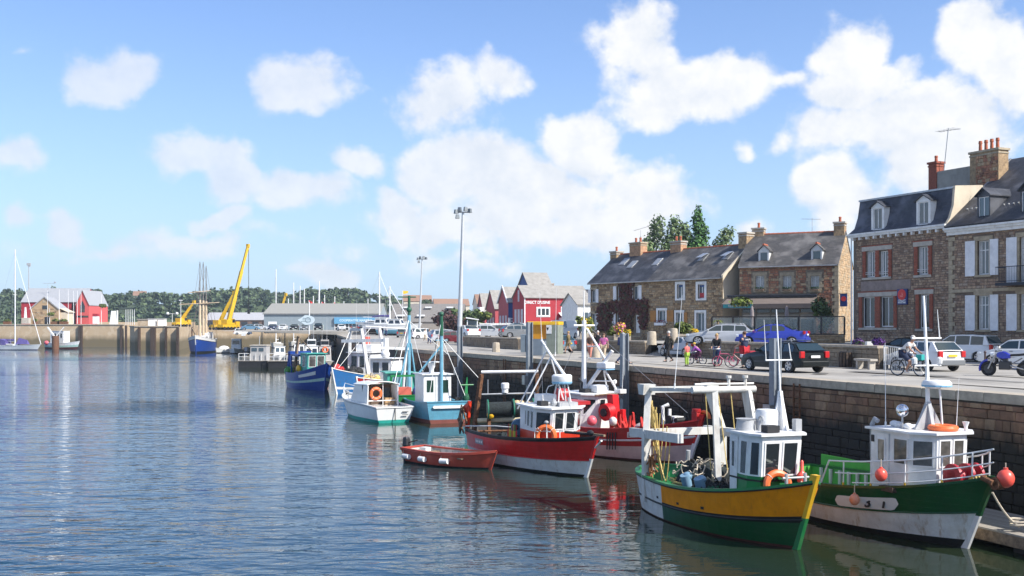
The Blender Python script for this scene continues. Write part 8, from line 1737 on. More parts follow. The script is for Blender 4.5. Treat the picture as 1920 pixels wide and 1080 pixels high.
 for px, py, h, lab, w in ((1345, 560, 62, 'tall palm like plant at left end of the terrace', 30), (1432, 592, 28, 'low palm between the parasols', 20), (1384, 590, 30, 'small palm on the terrace left of the grey parasol', 16)):
  Y = 81.5; p = at(px, py+h, Y); T = thing('palm_plant', lab, 'plant', (p.x, p.y, 5.0)); hh = h/F*Y; m = M(); m.tube([(0, 0, 0), (.05, 0, hh*.62)], .09, 6); obj('trunk', m, WOOD, T); m = M(); rnd = random.Random(px)
  for k in range(22):
   a = rnd.uniform(0, 6.28); le = w/F*Y*rnd.uniform(.4, .62); pv = None
   for q in range(6):
    t = q/5; c = V((cos(a)*le*t, sin(a)*le*t, hh*.62+le*(.9*t-1.25*t*t)*rnd.uniform(.9, 1.1))); u = V((-sin(a), cos(a), 0))*.05*(1.1-t); m.cur = k % 2
    if pv: m.quad(pv[0]-pv[1], pv[0]+pv[1], c+u, c-u)
    pv = (c, u)
  tag(obj('fronds', m, LF_SHR, T), kind='stuff')
 p = at(1546, 634, 82); tree('potted_tree', 'rounded tree in a dark square pot at right end of the terrace', (p.x, p.y, 4.95), 3.1, [((0, 0, 2.5), (.55, .5, .45)), ((.15, 0, 1.9), (.6, .5, .5)), ((-.1, 0, 1.2), (.45, .4, .5))], LF_OAK, 900, .11, 'tree', trunk=.05)
 T = thing('square_pot', 'dark square planter holding the terrace tree', 'planter', (p.x, p.y-.05, 4.95)); m = M(); m.box((0, 0, .32), (.9, .9, .62), 0, 1.1, 1.1); obj('pot', m, mat('dark clay pot', (.035, .03, .03), .6), T)
 p = at(1368, 563, 88); T = thing('hanging_foliage', 'yellow green foliage hanging at left end of the awning', 'plant', (p.x, p.y-3, p.z)); m = M(); leaves(m, (.3, 0, -.2), (1.0, .5, .4), 260, .13, R); tag(obj('foliage', m, LF_SHR, T), kind='stuff')
 p = at(1537, 572, 84); T = thing('hanging_foliage', 'dark green climber hanging at right end of the awning', 'plant', (p.x-.3, p.y-1.2, p.z)); m = M(); leaves(m, (0, 0, -.2), (.75, .5, .8), 300, .13, R); tag(obj('foliage', m, LF_OAK, T), kind='stuff')
 # railing and bench by the retaining wall
 a, b = V((18.25, 52.3)), V((18.9, 50.3)); d = b-a; T = thing('railing', 'pale metal railing between stone wall and white hatchback', 'railing', (a.x, a.y, 4.1), atan2(d.y, d.x)); L_ = d.length
 m = M(); m.tube([(0, 0, 1.15), (L_, 0, 1.02)], .03, 6); m.tube([(0, 0, .25), (L_, 0, .2)], .02, 5); obj('rail', m, WHITE, T)
 for k in range(15): m = M(); x = L_*k/14; m.tube([(x, 0, 0), (x, 0, 1.13-.13*k/14)], .016 if k % 7 else .035, 5); obj('baluster', m, WHITE, T)
 p = on(1628, 694, 4.1); T = thing('bench', 'pale stone slab bench in front of the retaining wall', 'bench', (p.x+.2, p.y+1.0, 4.1), -1.3); m = M(); m.bx(-.7, .7, -.2, .2, .42, .52); obj('seat', m, CONC, T);
 for x in (-.5, .5): m = M(); m.bx(x-.08, x+.08, -.16, .16, 0, .42); obj('leg', m, CONC, T)
 p = on(1585, 689, 4.1); T = thing('litter_bin', 'dark slatted litter bin against the retaining wall', 'bin', (p.x, p.y, 4.1)); m = M(); m.lathe([(.26, 0), (.3, .8), (.27, .82), (.02, .7)], n=12); obj('body', m, BLACK, T);
 for k in range(12): m = M(); a = 2*pi*k/12; m.box((.31*cos(a), .31*sin(a), .4), (.04, .11, .74), a); obj('slat', m, WOODD, T)
furniture()
# ================================================================ vehicles
TYRE = mat('tyre rubber', (.016, .016, .017), .8); RIM = mat('alloy rim', (.50, .50, .52), .3, .6, var=.05); CARG = mat('car window', (.02, .035, .035), .04, var=0, spec=1.); LAMPR = mat('red lamp lens', (.45, .01, .012), .2, var=0); LAMPW = mat('clear lamp lens', (.62, .66, .70), .12, var=0); TRIM = mat('grey bumper plastic', (.07, .07, .075), .6); PLATEW = mat('white plate', (.72, .72, .70), .4, var=0); PLATEY = mat('yellow plate', (.72, .46, .03), .4, var=0)
def cpaint(n, c): return mat(n+' car paint', c, .3, 0, var=.03, coat=.35, spec=.4)
CARS = {}
def car_proto(kind, L, W_, H, prof, cab, glass_cuts, col, name, rear='hatch', plate=PLATEW, bump=None, detail=True):
 """prof: lower body outline upper edge [(x,z)] front to back; cab: [(x,z)] greenhouse bottom-front, top-front, top-back, bottom-back. x forward, front at +L/2"""
 T = bpy.data.objects.new(name, None); C.objects.link(T); f, r = .62, .62; wr = .315; xf, xr = L/2-.82, -L/2+.78
 def arch(x): return [(x+wr*1.18*cos(a), .30+wr*1.18*sin(a)) for a in [pi*k/10 for k in range(11)]]
 low = [(L/2-.06, .24)]+[(xf+.36, .22)]+[p for p in arch(xf)]+[(xf-.38, .20), (xr+.38, .20)]+[p for p in arch(xr)]+[(xr-.36, .24), (-L/2+.05, .3)]
 up = prof
 # body shell: outline rings pulled in towards the sides for a rounded plan
 out = low+up[::-1]; w = W_/2; m = M(); rings = []
 def taper(x): t = abs(x)/(L/2); return 1-.13*max(0, t-.55)**2/.2025
 for yy, sc, zi in ((-1, .97, .035), (-.955, 1, 0), (.955, 1, 0), (1, .97, .035)):
  rings.append([(x*(sc if abs(yy) == 1 else 1), yy*w*taper(x)*(1 if z < .62 else 1-.10*(z-.62)), z-(zi if z > .6 else 0)) for x, z in out])
 m.loft(rings); body_ = obj('body', m, col, T, True, 38)
 # greenhouse with tumblehome
 (ax, az), (bx, bz), (cx, cz), (dx, dz) = cab; bw, tw = w*.93, w*.76; m = M()
 B4 = [V((ax, -bw*.96, az)), V((dx, -bw*.96, dz)), V((dx, bw*.96, dz)), V((ax, bw*.96, az))]
 mid = [(bx, bz), ((bx*.6+cx*.4), bz+.035), ((bx*.3+cx*.7), cz+.03), (cx, cz)]
 for s in (-1, 1): m.poly([(ax, s*bw, az), (bx, s*tw, bz-.03), (mid[1][0], s*tw, mid[1][1]-.03), (mid[2][0], s*tw, mid[2][1]-.03), (cx, s*tw, cz-.03), (dx, s*bw, dz)])
 pts = [(ax, az, bw), (bx, bz-.03, tw), (mid[1][0], mid[1][1]-.03, tw), (mid[2][0], mid[2][1]-.03, tw), (cx, cz-.03, tw), (dx, dz, bw)]
 for (x0, z0, w0), (x1, z1, w1) in zip(pts, pts[1:]):
  rs = [[(x, y*wd, z+.05*(1-y*y)*(1 if 0 < i else .3)) for y in (-1, -.6, 0, .6, 1)] for i, (x, z, wd) in enumerate(((x0, z0, w0), (x1, z1, w1)))]
  m.loft(rs, False, False)
 obj('roof', m, col, T, True, 38)
 # glass: side panes, windscreen, rear screen
 def sidept(x, t, s): # t 0 belt..1 roof along the cabin side
  zb = az+(dz-az)*(x-ax)/(dx-ax); zt = min(bz+(mid[1][1]-bz)*min(1, max(0, (bx-x)/(bx-mid[1][0]))), 9) if x > mid[1][0] else lerp(mid[2][1], mid[1][1], min(1, max(0, (x-mid[2][0])/(mid[1][0]-mid[2][0])))) if x > mid[2][0] else lerp(cz, mid[2][1], min(1, max(0, (x-cx)/(mid[2][0]-cx))))
  if x > bx: zt = lerp(az, bz, (ax-x)/(ax-bx))
  if x < cx: zt = lerp(dz, cz, (x-dx)/(cx-dx)) if cx != dx else cz
  z = lerp(zb+.03, zt-.085, t); fr = max(0, min(1, (z-zb)/(bz-zb))); return V((x, s*(lerp(bw, tw, fr)+.006), z))
 for s in (-1, 1):
  for x0, x1 in glass_cuts:
   m = M(); n = 5; bot = [sidept(lerp(x0, x1, k/n), 0, s) for k in range(n+1)]; top = [sidept(lerp(x0, x1, k/n), 1, s) for k in range(n+1)]
   for k in range(n): m.quad(bot[k], bot[k+1], top[k+1], top[k])
   obj('side_window', m, CARG, T)
 def screen(x0, z0, x1, z1, nm, sg):
  n = V((z1-z0, 0, x0-x1)).normalized()*.012; n = n if n.x*sg > 0 else -n
  n.z += .008; a, b = .1, .88; e = lambda t, wd: V((lerp(x0, x1, t), wd, lerp(z0, z1, t)+.03))+n
  m = M(); wa, wb = lerp(bw, tw, a)-.09, lerp(bw, tw, b)-.09; m.quad(e(a, -wa), e(a, wa), e(b, wb), e(b, -wb)); obj(nm, m, CARG, T)
 screen(ax, az, bx, bz-.03, 'windscreen', 1); screen(dx, dz, cx, cz-.03, 'rear_window', -1)
 # wheels
 for x in (xf, xr):
  for s in (-1, 1):
   o = obj('wheel', M().lathe([(wr*.6, -.09), (wr*.97, -.09), (wr, -.06), (wr, .06), (wr*.97, .09), (wr*.6, .09)], n=20), TYRE, T, True); o.location = (x, s*(w-.10), wr); o.rotation_euler.x = -s*pi/2
   m = M(); m.lathe([(wr*.64, .07), (wr*.62, .094), (.05, .075), (.02, .09)], n=20)
   rm = obj('rim', m, TRIM, o, True); m = M()
   for k in range(5): a = 2*pi*k/5; m.beam((.03*cos(a), .03*sin(a), .088), (wr*.6*cos(a), wr*.6*sin(a), .098), .085, .03)
   m.torus((0, 0, .09), (0, 0, 1), wr*.60, .018, 20, 5); obj('spokes', m, RIM, o)
 zf = prof[1][1] if len(prof) > 1 else .6; zr = prof[-2][1]
 for s in (-1, 1):
  m = M(); y = s*w*.70; m.box((L/2-.13, y*1.02, zf-.06), (.2, .36, .15)); obj('headlamp', m, LAMPW, T, bevel=.03)
  m = M(); m.box((-L/2+.06, s*w*.78, zr-.09), (.14, .24, .30 if rear != 'saloon' else .2)); obj('tail_lamp', m, LAMPR, T, bevel=.03)
  m = M(); m.box((ax-.28, s*(bw+.10), az+.10), (.12, .2, .13)); obj('wing_mirror', m, col, T, bevel=.03)
  m = M(); m.box((.05, s*(w*.995), .80), (.16, .03, .03)); obj('door_handle', m, TRIM, T)
  m = M(); m.bx(xr+.42, xf-.42, s*w*.985-.012, s*w*.985+.012, .42, .49); obj('rubbing_strip', m, TRIM, T)
 m = M(); m.box((L/2-.02, 0, .38), (.12, W_*.80, .2)); obj('front_bumper', m, bump or col, T, bevel=.04); m = M(); m.box((-L/2+.0, 0, .42), (.14, W_*.84, .26)); obj('rear_bumper', m, bump or col, T, bevel=.04)
 m = M(); m.box((-L/2-.03, 0, .74 if rear != 'van' else .6), (.02, .5, .11)); obj('number_plate', m, plate, T); m = M(); m.box((L/2+.035, 0, .42), (.02, .5, .11)); obj('number_plate', m, PLATEW, T); m = M(); m.box((L/2-.02, 0, zf-.08), (.05, W_*.36, .1)); obj('grille', m, BLACK, T)
 if kind == 'estate':
  for s in (-1, 1): m = M(); m.tube([(bx-.2, s*tw*.9, bz+.02), (bx-.3, s*tw*.9, bz+.08), (cx+.3, s*tw*.9, cz+.09), (cx+.2, s*tw*.9, cz+.03)], .022, 5); obj('roof_rail', m, STEEL, T)
 return T
def gz(x, y):
 bpy.context.view_layer.update(); best = 4.1
 for n in ('quay_road', 'upper_street', 'car_park', 'yard', 'far_quay'):
  h = bpy.data.objects[n].ray_cast(V((x, y, 60)), V((0, 0, -1)))
  if h[0]: best = max(best, h[1].z)
 return best
def put_car(T, label, px=None, py=None, z=4.1, head=0, pos=None, cat='car', group='cars parked along the quay'):
 p = pos or on(px, py, z); T.location = (p[0], p[1], gz(p[0], p[1])); T.rotation_euler.z = head; tag(T, label, cat, group); return T
def recolor(T, old, new):
 for o in T.children:
  if o.type == 'MESH' and o.data.materials and o.data.materials[0] == old: o.data = o.data.copy(); o.data.materials[0] = new
 return T
HQ = atan2(QD.y, QD.x)      # heading away along the quay
def vehicles():
 hatch = lambda c, nm='parked_car', **k: car_proto('hatch', 3.8, 1.66, 1.45, [(1.86, .56), (1.78, .72), (1.0, .90), (.2, .93), (-1.3, .95), (-1.84, .90), (-1.88, .5)], [(.95, .90), (.28, 1.40), (-1.30, 1.40), (-1.78, .92)], [(.62, -.28), (-.36, -1.18)], c, nm, **k)
 wagon = lambda c, nm='parked_car', **k: car_proto('estate', 4.55, 1.77, 1.45, [(2.22, .56), (2.12, .74), (1.1, .90), (.2, .94), (-1.6, .96), (-2.2, .92), (-2.25, .5)], [(1.05, .92), (.25, 1.38), (-1.62, 1.36), (-2.12, .94)], [(.70, -.1), (-.18, -.95), (-1.03, -1.75)], c, nm, **k)
 saloon = lambda c, nm='parked_car', **k: car_proto('saloon', 4.4, 1.74, 1.44, [(2.15, .54), (2.06, .72), (1.1, .88), (.2, .93), (-1.3, .97), (-2.1, .95), (-2.18, .5)], [(1.1, .90), (.30, 1.37), (-.75, 1.37), (-1.55, .96)], [(.75, -.05), (-.13, -.95)], c, nm, rear='saloon', **k)
 mpv = lambda c, nm='parked_car', **k: car_proto('mpv', 4.4, 1.78, 1.66, [(2.15, .60), (2.06, .80), (1.35, .98), (.2, 1.0), (-1.6, 1.02), (-2.1, .98), (-2.18, .5)], [(1.35, .98), (.45, 1.60), (-1.75, 1.58), (-2.08, 1.0)], [(1.0, .1), (.02, -.85), (-.93, -1.7)], c, nm, **k)
 van = lambda c, nm='parked_van', **k: car_proto('van', 4.7, 1.85, 1.95, [(2.3, .6), (2.22, .86), (1.6, 1.06), (.3, 1.1), (-2.0, 1.1), (-2.3, 1.05), (-2.33, .5)], [(1.6, 1.06), (.85, 1.86), (-2.1, 1.88), (-2.28, 1.1)], [(1.2, .35)], c, nm, rear='van', **k)
 DKG = mat('black green car paint', (.008, .010, .010), .32, 0, var=.03, coat=.1, spec=.25); SIL = cpaint('silver', (.42, .44, .47)); WHT = cpaint('white', (.70, .71, .71)); BLU = cpaint('cobalt blue', (.03, .05, .36)); GRY = cpaint('mid grey', (.16, .17, .18)); DBL = cpaint('dark blue', (.02, .03, .07)); LBL = cpaint('steel blue', (.10, .20, .30)); MAR = cpaint('maroon', (.12, .015, .02))
 p = on(1459, 697, 4.1); w0 = put_car(wagon(DKG), 'black estate car with alloy wheels driving along the quay road', head=HQ+.06, pos=(p.x+.35, p.y+.5), group=None)
 s0 = put_car(saloon(SIL), 'silver saloon parked behind the walking man in black', head=HQ+.06, pos=(lambda q: (q.x+.3, q.y+.5))(on(1276, 669, 4.1)))
 h0 = put_car(hatch(WHT, plate=PLATEY, bump=GRY), 'white three door hatchback with yellow rear plate behind the cyclist', head=HQ-.02, pos=(lambda q: (q.x+.3, q.y+.6))(on(1730, 695, 4.1)))
 h1 = put_car(hatch(WHT, bump=WHT), 'white hatchback facing left behind the blue motorcycle', head=HQ+.38, pos=(lambda q: (q.x+1.3, q.y+1.0))(on(1880, 688, 4.1)))
 m0 = put_car(mpv(WHT), 'tall white people carrier parked beyond the white hatchbacks', head=HQ+.28, z=4.6, pos=(lambda q: (q.x, q.y))(at(1806, 650, 64)))
 put_car(saloon(DKG), 'dark saloon half hidden behind cyclist and white hatchback', head=HQ+.22, z=4.85, pos=(lambda q: (q.x, q.y))(at(1702, 650, 67)))
 put_car(wagon(SIL), 'silver estate car parked on upper street behind the cyclists', head=HQ+.85, z=4.95, pos=(lambda q: (q.x, q.y))(at(1353, 640, 71.5)))
 put_car(recolor(saloon(BLU), BLU, BLU), 'bright cobalt blue car parked on upper street below the awning', head=HQ+.75, z=4.95, pos=(lambda q: (q.x, q.y))(at(1448, 640, 68)))
 put_car(van(WHT), 'white pickup van with blue screen parked before the crimson shop', head=HQ+2.3, z=4.95, pos=(lambda q: (q.x, q.y))(at(1052, 632, 108)), cat='van')
 put_car(recolor(copy_tree(h0), WHT, LBL), 'blue hatchback with rear window facing us beside the walker in brown', head=HQ+.25, pos=(lambda q: (q.x, q.y+1.2))(on(1042, 661, 4.1)))
 # copies further off
 far_ = [(s0, SIL, WHT, 878, 629, 118, 1.9, 'white saloon right behind the shelter'), (w0, DKG, SIL, 918, 634, 122, -.1, 'silver estate seen from behind at left of the car park'), (s0, SIL, DBL, 937, 634, 126, .2, 'dark blue saloon in the car park between silver cars'), (h0, WHT, MAR, 949, 633, 140, .6, 'maroon hatchback in the car park'), (w0, DKG, GRY, 976, 634, 116, .3, 'grey estate car with open look left of the yellow kiosk cap'), (m0, WHT, LBL, 968, 628, 132, 1.7, 'steel blue people carrier before the blue shop'),
  (m0, WHT, WHT, 795, 631, 165, .5, 'white camper like people carrier left of the tall mast'), (m0, WHT, SIL, 838, 632, 132, .35, 'silver people carrier left of the tall floodlight mast'), (w0, DKG, MAR, 858, 633, 128, .2, 'maroon estate car at foot of the tall floodlight mast'), (h0, WHT, SIL, 826, 628, 150, 1.5, 'silver hatchback behind the silver people carrier'), (s0, SIL, DKG, 780, 630, 172, 1.4, 'dark saloon far along the quay near the trailered boats'), (h0, WHT, GRY, 754, 629, 180, 1.6, 'grey hatchback below the trailered motor cruiser'),
  (w0, DKG, DBL, 511, 625, 245, -1.5, 'dark car first from left in front of the hangar'), (s0, SIL, WHT, 531, 625, 245, -1.5, 'white car second from left in front of the hangar'), (s0, SIL, DKG, 552, 626, 245, -1.5, 'dark green car third from left in front of the hangar'), (w0, DKG, GRY, 572, 626, 245, -1.5, 'grey estate fourth from left in front of the hangar'), (m0, WHT, DKG, 597, 626, 245, -1.5, 'dark van like car fifth from left in front of the hangar'), (s0, SIL, LBL, 470, 617, 250, .2, 'blue saloon parked beside the yellow crane'), (h0, WHT, SIL, 488, 617, 252, .2, 'silver hatchback at left corner of the hangar'), (m0, WHT, WHT, 455, 614, 262, .3, 'white people carrier behind the blue saloon by the crane'), (h0, WHT, WHT, 640, 626, 238, -1.3, 'white hatchback before the glazed shopfront'), (s0, SIL, GRY, 668, 627, 236, 1.5, 'grey saloon before right part of the shopfront'), (w0, DKG, DKG, 690, 629, 225, .4, 'dark estate parked at right end of the hangar')]
 for src, old, new, px, py, Y, hd, lab in far_:
  o = copy_tree(src); p = at(px, py, Y); z = gz(p.x, p.y)
  if old != new:
   for ch in o.children:
    if ch.type == 'MESH' and ch.data.materials and ch.data.materials[0] == old: ch.data = ch.data.copy(); ch.data.materials[0] = new
  o.location = (p.x, p.y, z); o.rotation_euler.z = hd; tag(o, lab, 'car', 'cars parked along the quay')
vehicles()
def spoke_wheel(T, c, r, rimm, w=.022):
 o = obj('wheel', M().torus(c, (0, 1, 0), r, w, 26, 7), TYRE, T, True); m = M(); m.torus(c, (0, 1, 0), r-.03, .014, 24, 5); m.disc(c, (0, 1, 0), .03, .1, 8); obj('rim', m, rimm, o); m = M()
 for k in range(14): a = 2*pi*k/14; m.tube([c, (c[0]+(r-.03)*cos(a), c[1], c[2]+(r-.03)*sin(a))], .004, 3)
 obj('spokes', m, STEEL, o); return o
def bicycle(label, pos, head, fr, s=1., basket=None, group='bicycles on the quay', rimm=STEEL):
 T = thing('bicycle', label, 'bicycle', pos, head, group); r = .34*s; xf, xr = .55*s, -.50*s
 spoke_wheel(T, (xf, 0, r), r-.02, rimm); spoke_wheel(T, (xr, 0, r), r-.02, rimm)
 bb, st, hd = (-.02*s, 0, .30*s), (-.2*s, 0, .78*s), (.38*s, 0, .78*s); m = M()
 for a, b in ((bb, st), (st, hd), (bb, (.41*s, 0, .66*s)), (bb, (xr, 0, r)), (st, (xr, 0, r)), (hd, (xf, 0, r)), (hd, (.34*s, 0, .98*s))): m.tube([a, b], .018, 6)
 obj('frame', m, fr, T, True); m = M(); m.tube([(.18*s, -.28, 1.0*s), (.34*s, -.1, .99*s), (.34*s, .1, .99*s), (.18*s, .28, 1.0*s)], .014, 6); obj('handlebar', m, STEEL, T, True); m = M(); m.loft([[(-.34*s, -.08, .85*s), (-.34*s, .08, .85*s), (-.06*s, .02, .86*s), (-.06*s, -.02, .86*s)], [(-.34*s, -.08, .90*s), (-.34*s, .08, .90*s), (-.06*s, .02, .90*s), (-.06*s, -.02, .90*s)]]); m.tube([st, (-.22*s, 0, .86*s)], .014, 5); obj('saddle', m, BLACK, T)
 m = M(); m.disc(bb, (0, 1, 0), .08*s, .03, 12); m.tube([(bb[0], -.1, bb[2]), (bb[0]+.12*s, -.1, bb[2]-.1*s)], .012, 5); m.tube([(bb[0], .1, bb[2]), (bb[0]-.12*s, .1, bb[2]+.1*s)], .012, 5); obj('crank', m, STEEL, T)
 if basket: m = M(); m.bx(-.68*s, -.38*s, -.14, .14, .62*s, .86*s) if basket[1] == 'rear' else m.bx(.42*s, .68*s, -.15, .15, .68*s, .92*s); obj('pannier', m, basket[0], T, bevel=.02)
 return T
def motorbike(label, pos, head, col):
 T = thing('motorcycle', label, 'motorcycle', pos, head, 'motorcycles at the right edge'); r = .31; o = None
 for x in (.72, -.70): o = obj('wheel', M().torus((x, 0, r), (0, 1, 0), r-.06, .065, 22, 8), TYRE, T, True); m = M(); m.disc((x, 0, r), (0, 1, 0), r-.1, .05, 16); m.disc((x, 0, r), (0, 1, 0), .08, .16, 10); obj('rim', m, mat('dark wheel', (.06, .06, .065), .4, .5), o)
 m = M(); m.tube([(.72, -.08, r), (.42, -.08, .95)], .03, 6); m.tube([(.72, .08, r), (.42, .08, .95)], .03, 6); m.tube([(-.70, -.1, r), (-.1, -.12, .48), (.38, -.1, .82)], .03, 6); m.tube([(-.70, .1, r), (-.1, .12, .48), (.38, .1, .82)], .03, 6); m.tube([(-.1, -.12, .48), (-.6, -.1, .78)], .025, 5); obj('frame', m, STEEL, T, True)
 m = M(); m.loft([[(.40, -.1, .78), (.40, .1, .78), (.36, .08, 1.0), (.36, -.08, 1.0)], [(.1, -.17, .74), (.1, .17, .74), (.1, .14, 1.06), (.1, -.14, 1.06)], [(-.18, -.1, .76), (-.18, .1, .76), (-.18, .08, .92), (-.18, -.08, .92)]]); obj('tank', m, col, T, True, bevel=.03); m = M(); m.box((.05, 0, .46), (.46, .34, .36)); m.box((.1, 0, .68), (.3, .26, .14)); obj('engine', m, mat('dark wheel'), T, bevel=.04)
 m = M(); m.loft([[(-.16, -.1, .84), (-.16, .1, .84), (-.16, .1, .94), (-.16, -.1, .94)], [(-.5, -.13, .86), (-.5, .13, .86), (-.5, .13, .96), (-.5, -.13, .96)], [(-.95, -.08, .92), (-.95, .08, .92), (-.95, .08, 1.02), (-.95, -.08, 1.02)]]); obj('seat', m, BLACK, T, bevel=.03); m = M(); m.torus((.72, 0, r), (0, 1, 0), r+.05, .05, 14, 6, -.3, 1.5); obj('front_mudguard', m, col, T, True); m = M(); m.torus((-.7, 0, r), (0, 1, 0), r+.06, .05, 14, 6, pi/2, pi); obj('rear_mudguard', m, BLACK, T, True)
 m = M(); m.tube([(.3, -.36, 1.08), (.42, -.12, 1.04), (.42, .12, 1.04), (.3, .36, 1.08)], .018, 6); m.tube([(.36, -.24, 1.06), (.42, -.34, 1.26)], .008, 4); m.ball((.42, -.35, 1.28), (.03, .06, .04)); m.tube([(.36, .24, 1.06), (.42, .34, 1.26)], .008, 4); m.ball((.42, .35, 1.28), (.03, .06, .04)); obj('handlebar', m, BLACK, T, True); m = M(); m.disc((.56, 0, .92), (1, 0, 0), .1, .14, 14); obj('headlamp', m, LAMPW, T); m = M(); m.tube([(.1, -.2, .34), (-.4, -.2, .30), (-.9, -.2, .42)], .045, 8); obj('exhaust', m, CHROME, T, True)
def two_wheelers():
 p = on(1905, 706, 4.1); motorbike('blue tanked motorcycle parked at right edge of the quay', (p.x-.35, p.y+.1, 4.1), HQ+.5, mat('cobalt tank', (.02, .03, .38), .25, coat=.6, var=.03)); motorbike('dark motorcycle parked behind the blue one, cut by the picture edge', (p.x+1.15, p.y-.3, 4.1), HQ+.55, mat('black tank', (.012, .012, .014), .25, coat=.6, var=.03))
 FR = lambda n, c: mat(n, c, .35, var=.03)
 p = on(1318, 684, 4.1); bicycle('small purple childs bicycle at left of the group by the saloon', (p.x-.3, p.y+.2, 4.1), HQ+.6, FR('mauve frame', (.2, .06, .14)), .72)
 p = on(1352, 688, 4.1); bicycle('dark bicycle with white tyres held by the woman in black jacket', (p.x-.35, p.y-.1, 4.1), HQ+2.6, FR('dark frame', (.03, .05, .03)), .95, rimm=WHITE2)
 p = on(1358, 688, 4.1); bicycle('pink bicycle standing behind the woman in black jacket', (p.x+.2, p.y+.6, 4.1), HQ+1.3, FR('pink frame', (.5, .06, .16)), .85, rimm=FR('pink frame', (.5, .06, .16)))
 p = on(1385, 690, 4.1); bicycle('bicycle with red saddlebag held by the man in red shorts', (p.x+.25, p.y+.4, 4.1), HQ+1.2, FR('red frame', (.35, .03, .05)), 1., (mat('red bag', (.45, .03, .05), .7), 'rear'))
two_wheelers()
# ================================================================ people
SKIN = mat('skin', (.46, .27, .19), .6, var=.05); SKINT = mat('tanned skin', (.38, .20, .13), .6, var=.05)
def skinmesh(name, P, edges, rad, mt, par, sub=1):
 ks = list(P); idx = {k: i for i, k in enumerate(ks)}; me = bpy.data.meshes.new(name); me.from_pydata([P[k] for k in ks], [(idx[a], idx[b]) for a, b in edges], []); me.materials.append(mt)
 o = link(name, me, par); md = o.modifiers.new('skin', 'SKIN'); md.use_smooth_shade = True
 for k, i in idx.items(): d = me.skin_vertices[0].data[i]; r = rad[k]; d.radius = r if isinstance(r, tuple) else (r, r); d.use_root = i == 0
 s = o.modifiers.new('sub', 'SUBSURF'); s.levels = sub; s.render_levels = sub; return o
BASE = dict(pel=(0, 0, .95), wai=(0, 0, 1.10), che=(.01, 0, 1.32), nek=(.0, 0, 1.50), hd0=(.02, 0, 1.58), hd1=(.025, 0, 1.67), hd2=(.015, 0, 1.75),
 sL=(0, .19, 1.43), eL=(-.04, .25, 1.15), wL=(.07, .25, .92), sR=(0, -.19, 1.43), eR=(-.04, -.25, 1.15), wR=(.07, -.25, .92),
 hL=(0, .09, .92), kL=(.03, .10, .50), aL=(0, .10, .09), tL=(.16, .11, .045), hR=(0, -.09, .92), kR=(.03, -.10, .50), aR=(0, -.10, .09), tR=(.16, -.11, .045))
WALK = dict(kL=(.19, .09, .53), aL=(.26, .09, .10), tL=(.41, .10, .07), kR=(-.02, -.09, .50), aR=(-.30, -.09, .16), tR=(-.17, -.10, .05), eL=(-.14, .24, 1.17), wL=(-.10, .25, .92), eR=(.06, -.24, 1.16), wR=(.22, -.23, .97))
HOLD = dict(eL=(.12, .24, 1.16), wL=(.36, .22, 1.06), eR=(.10, -.24, 1.16), wR=(.34, -.18, 1.05))
RIDE = dict(pel=(-.22, 0, .98), wai=(-.15, 0, 1.12), che=(.05, 0, 1.30), nek=(.16, 0, 1.44), hd0=(.20, 0, 1.52), hd1=(.23, 0, 1.61), hd2=(.22, 0, 1.69), sL=(.10, .18, 1.37), eL=(.22, .26, 1.14), wL=(.38, .27, 1.02), sR=(.10, -.18, 1.37), eR=(.22, -.26, 1.14), wR=(.38, -.27, 1.02),
 hL=(-.2, .09, .95), kL=(.16, .11, .78), aL=(.0, .11, .42), tL=(.14, .11, .36), hR=(-.2, -.09, .95), kR=(.14, -.11, .60), aR=(-.06, -.11, .22), tR=(.08, -.11, .16))
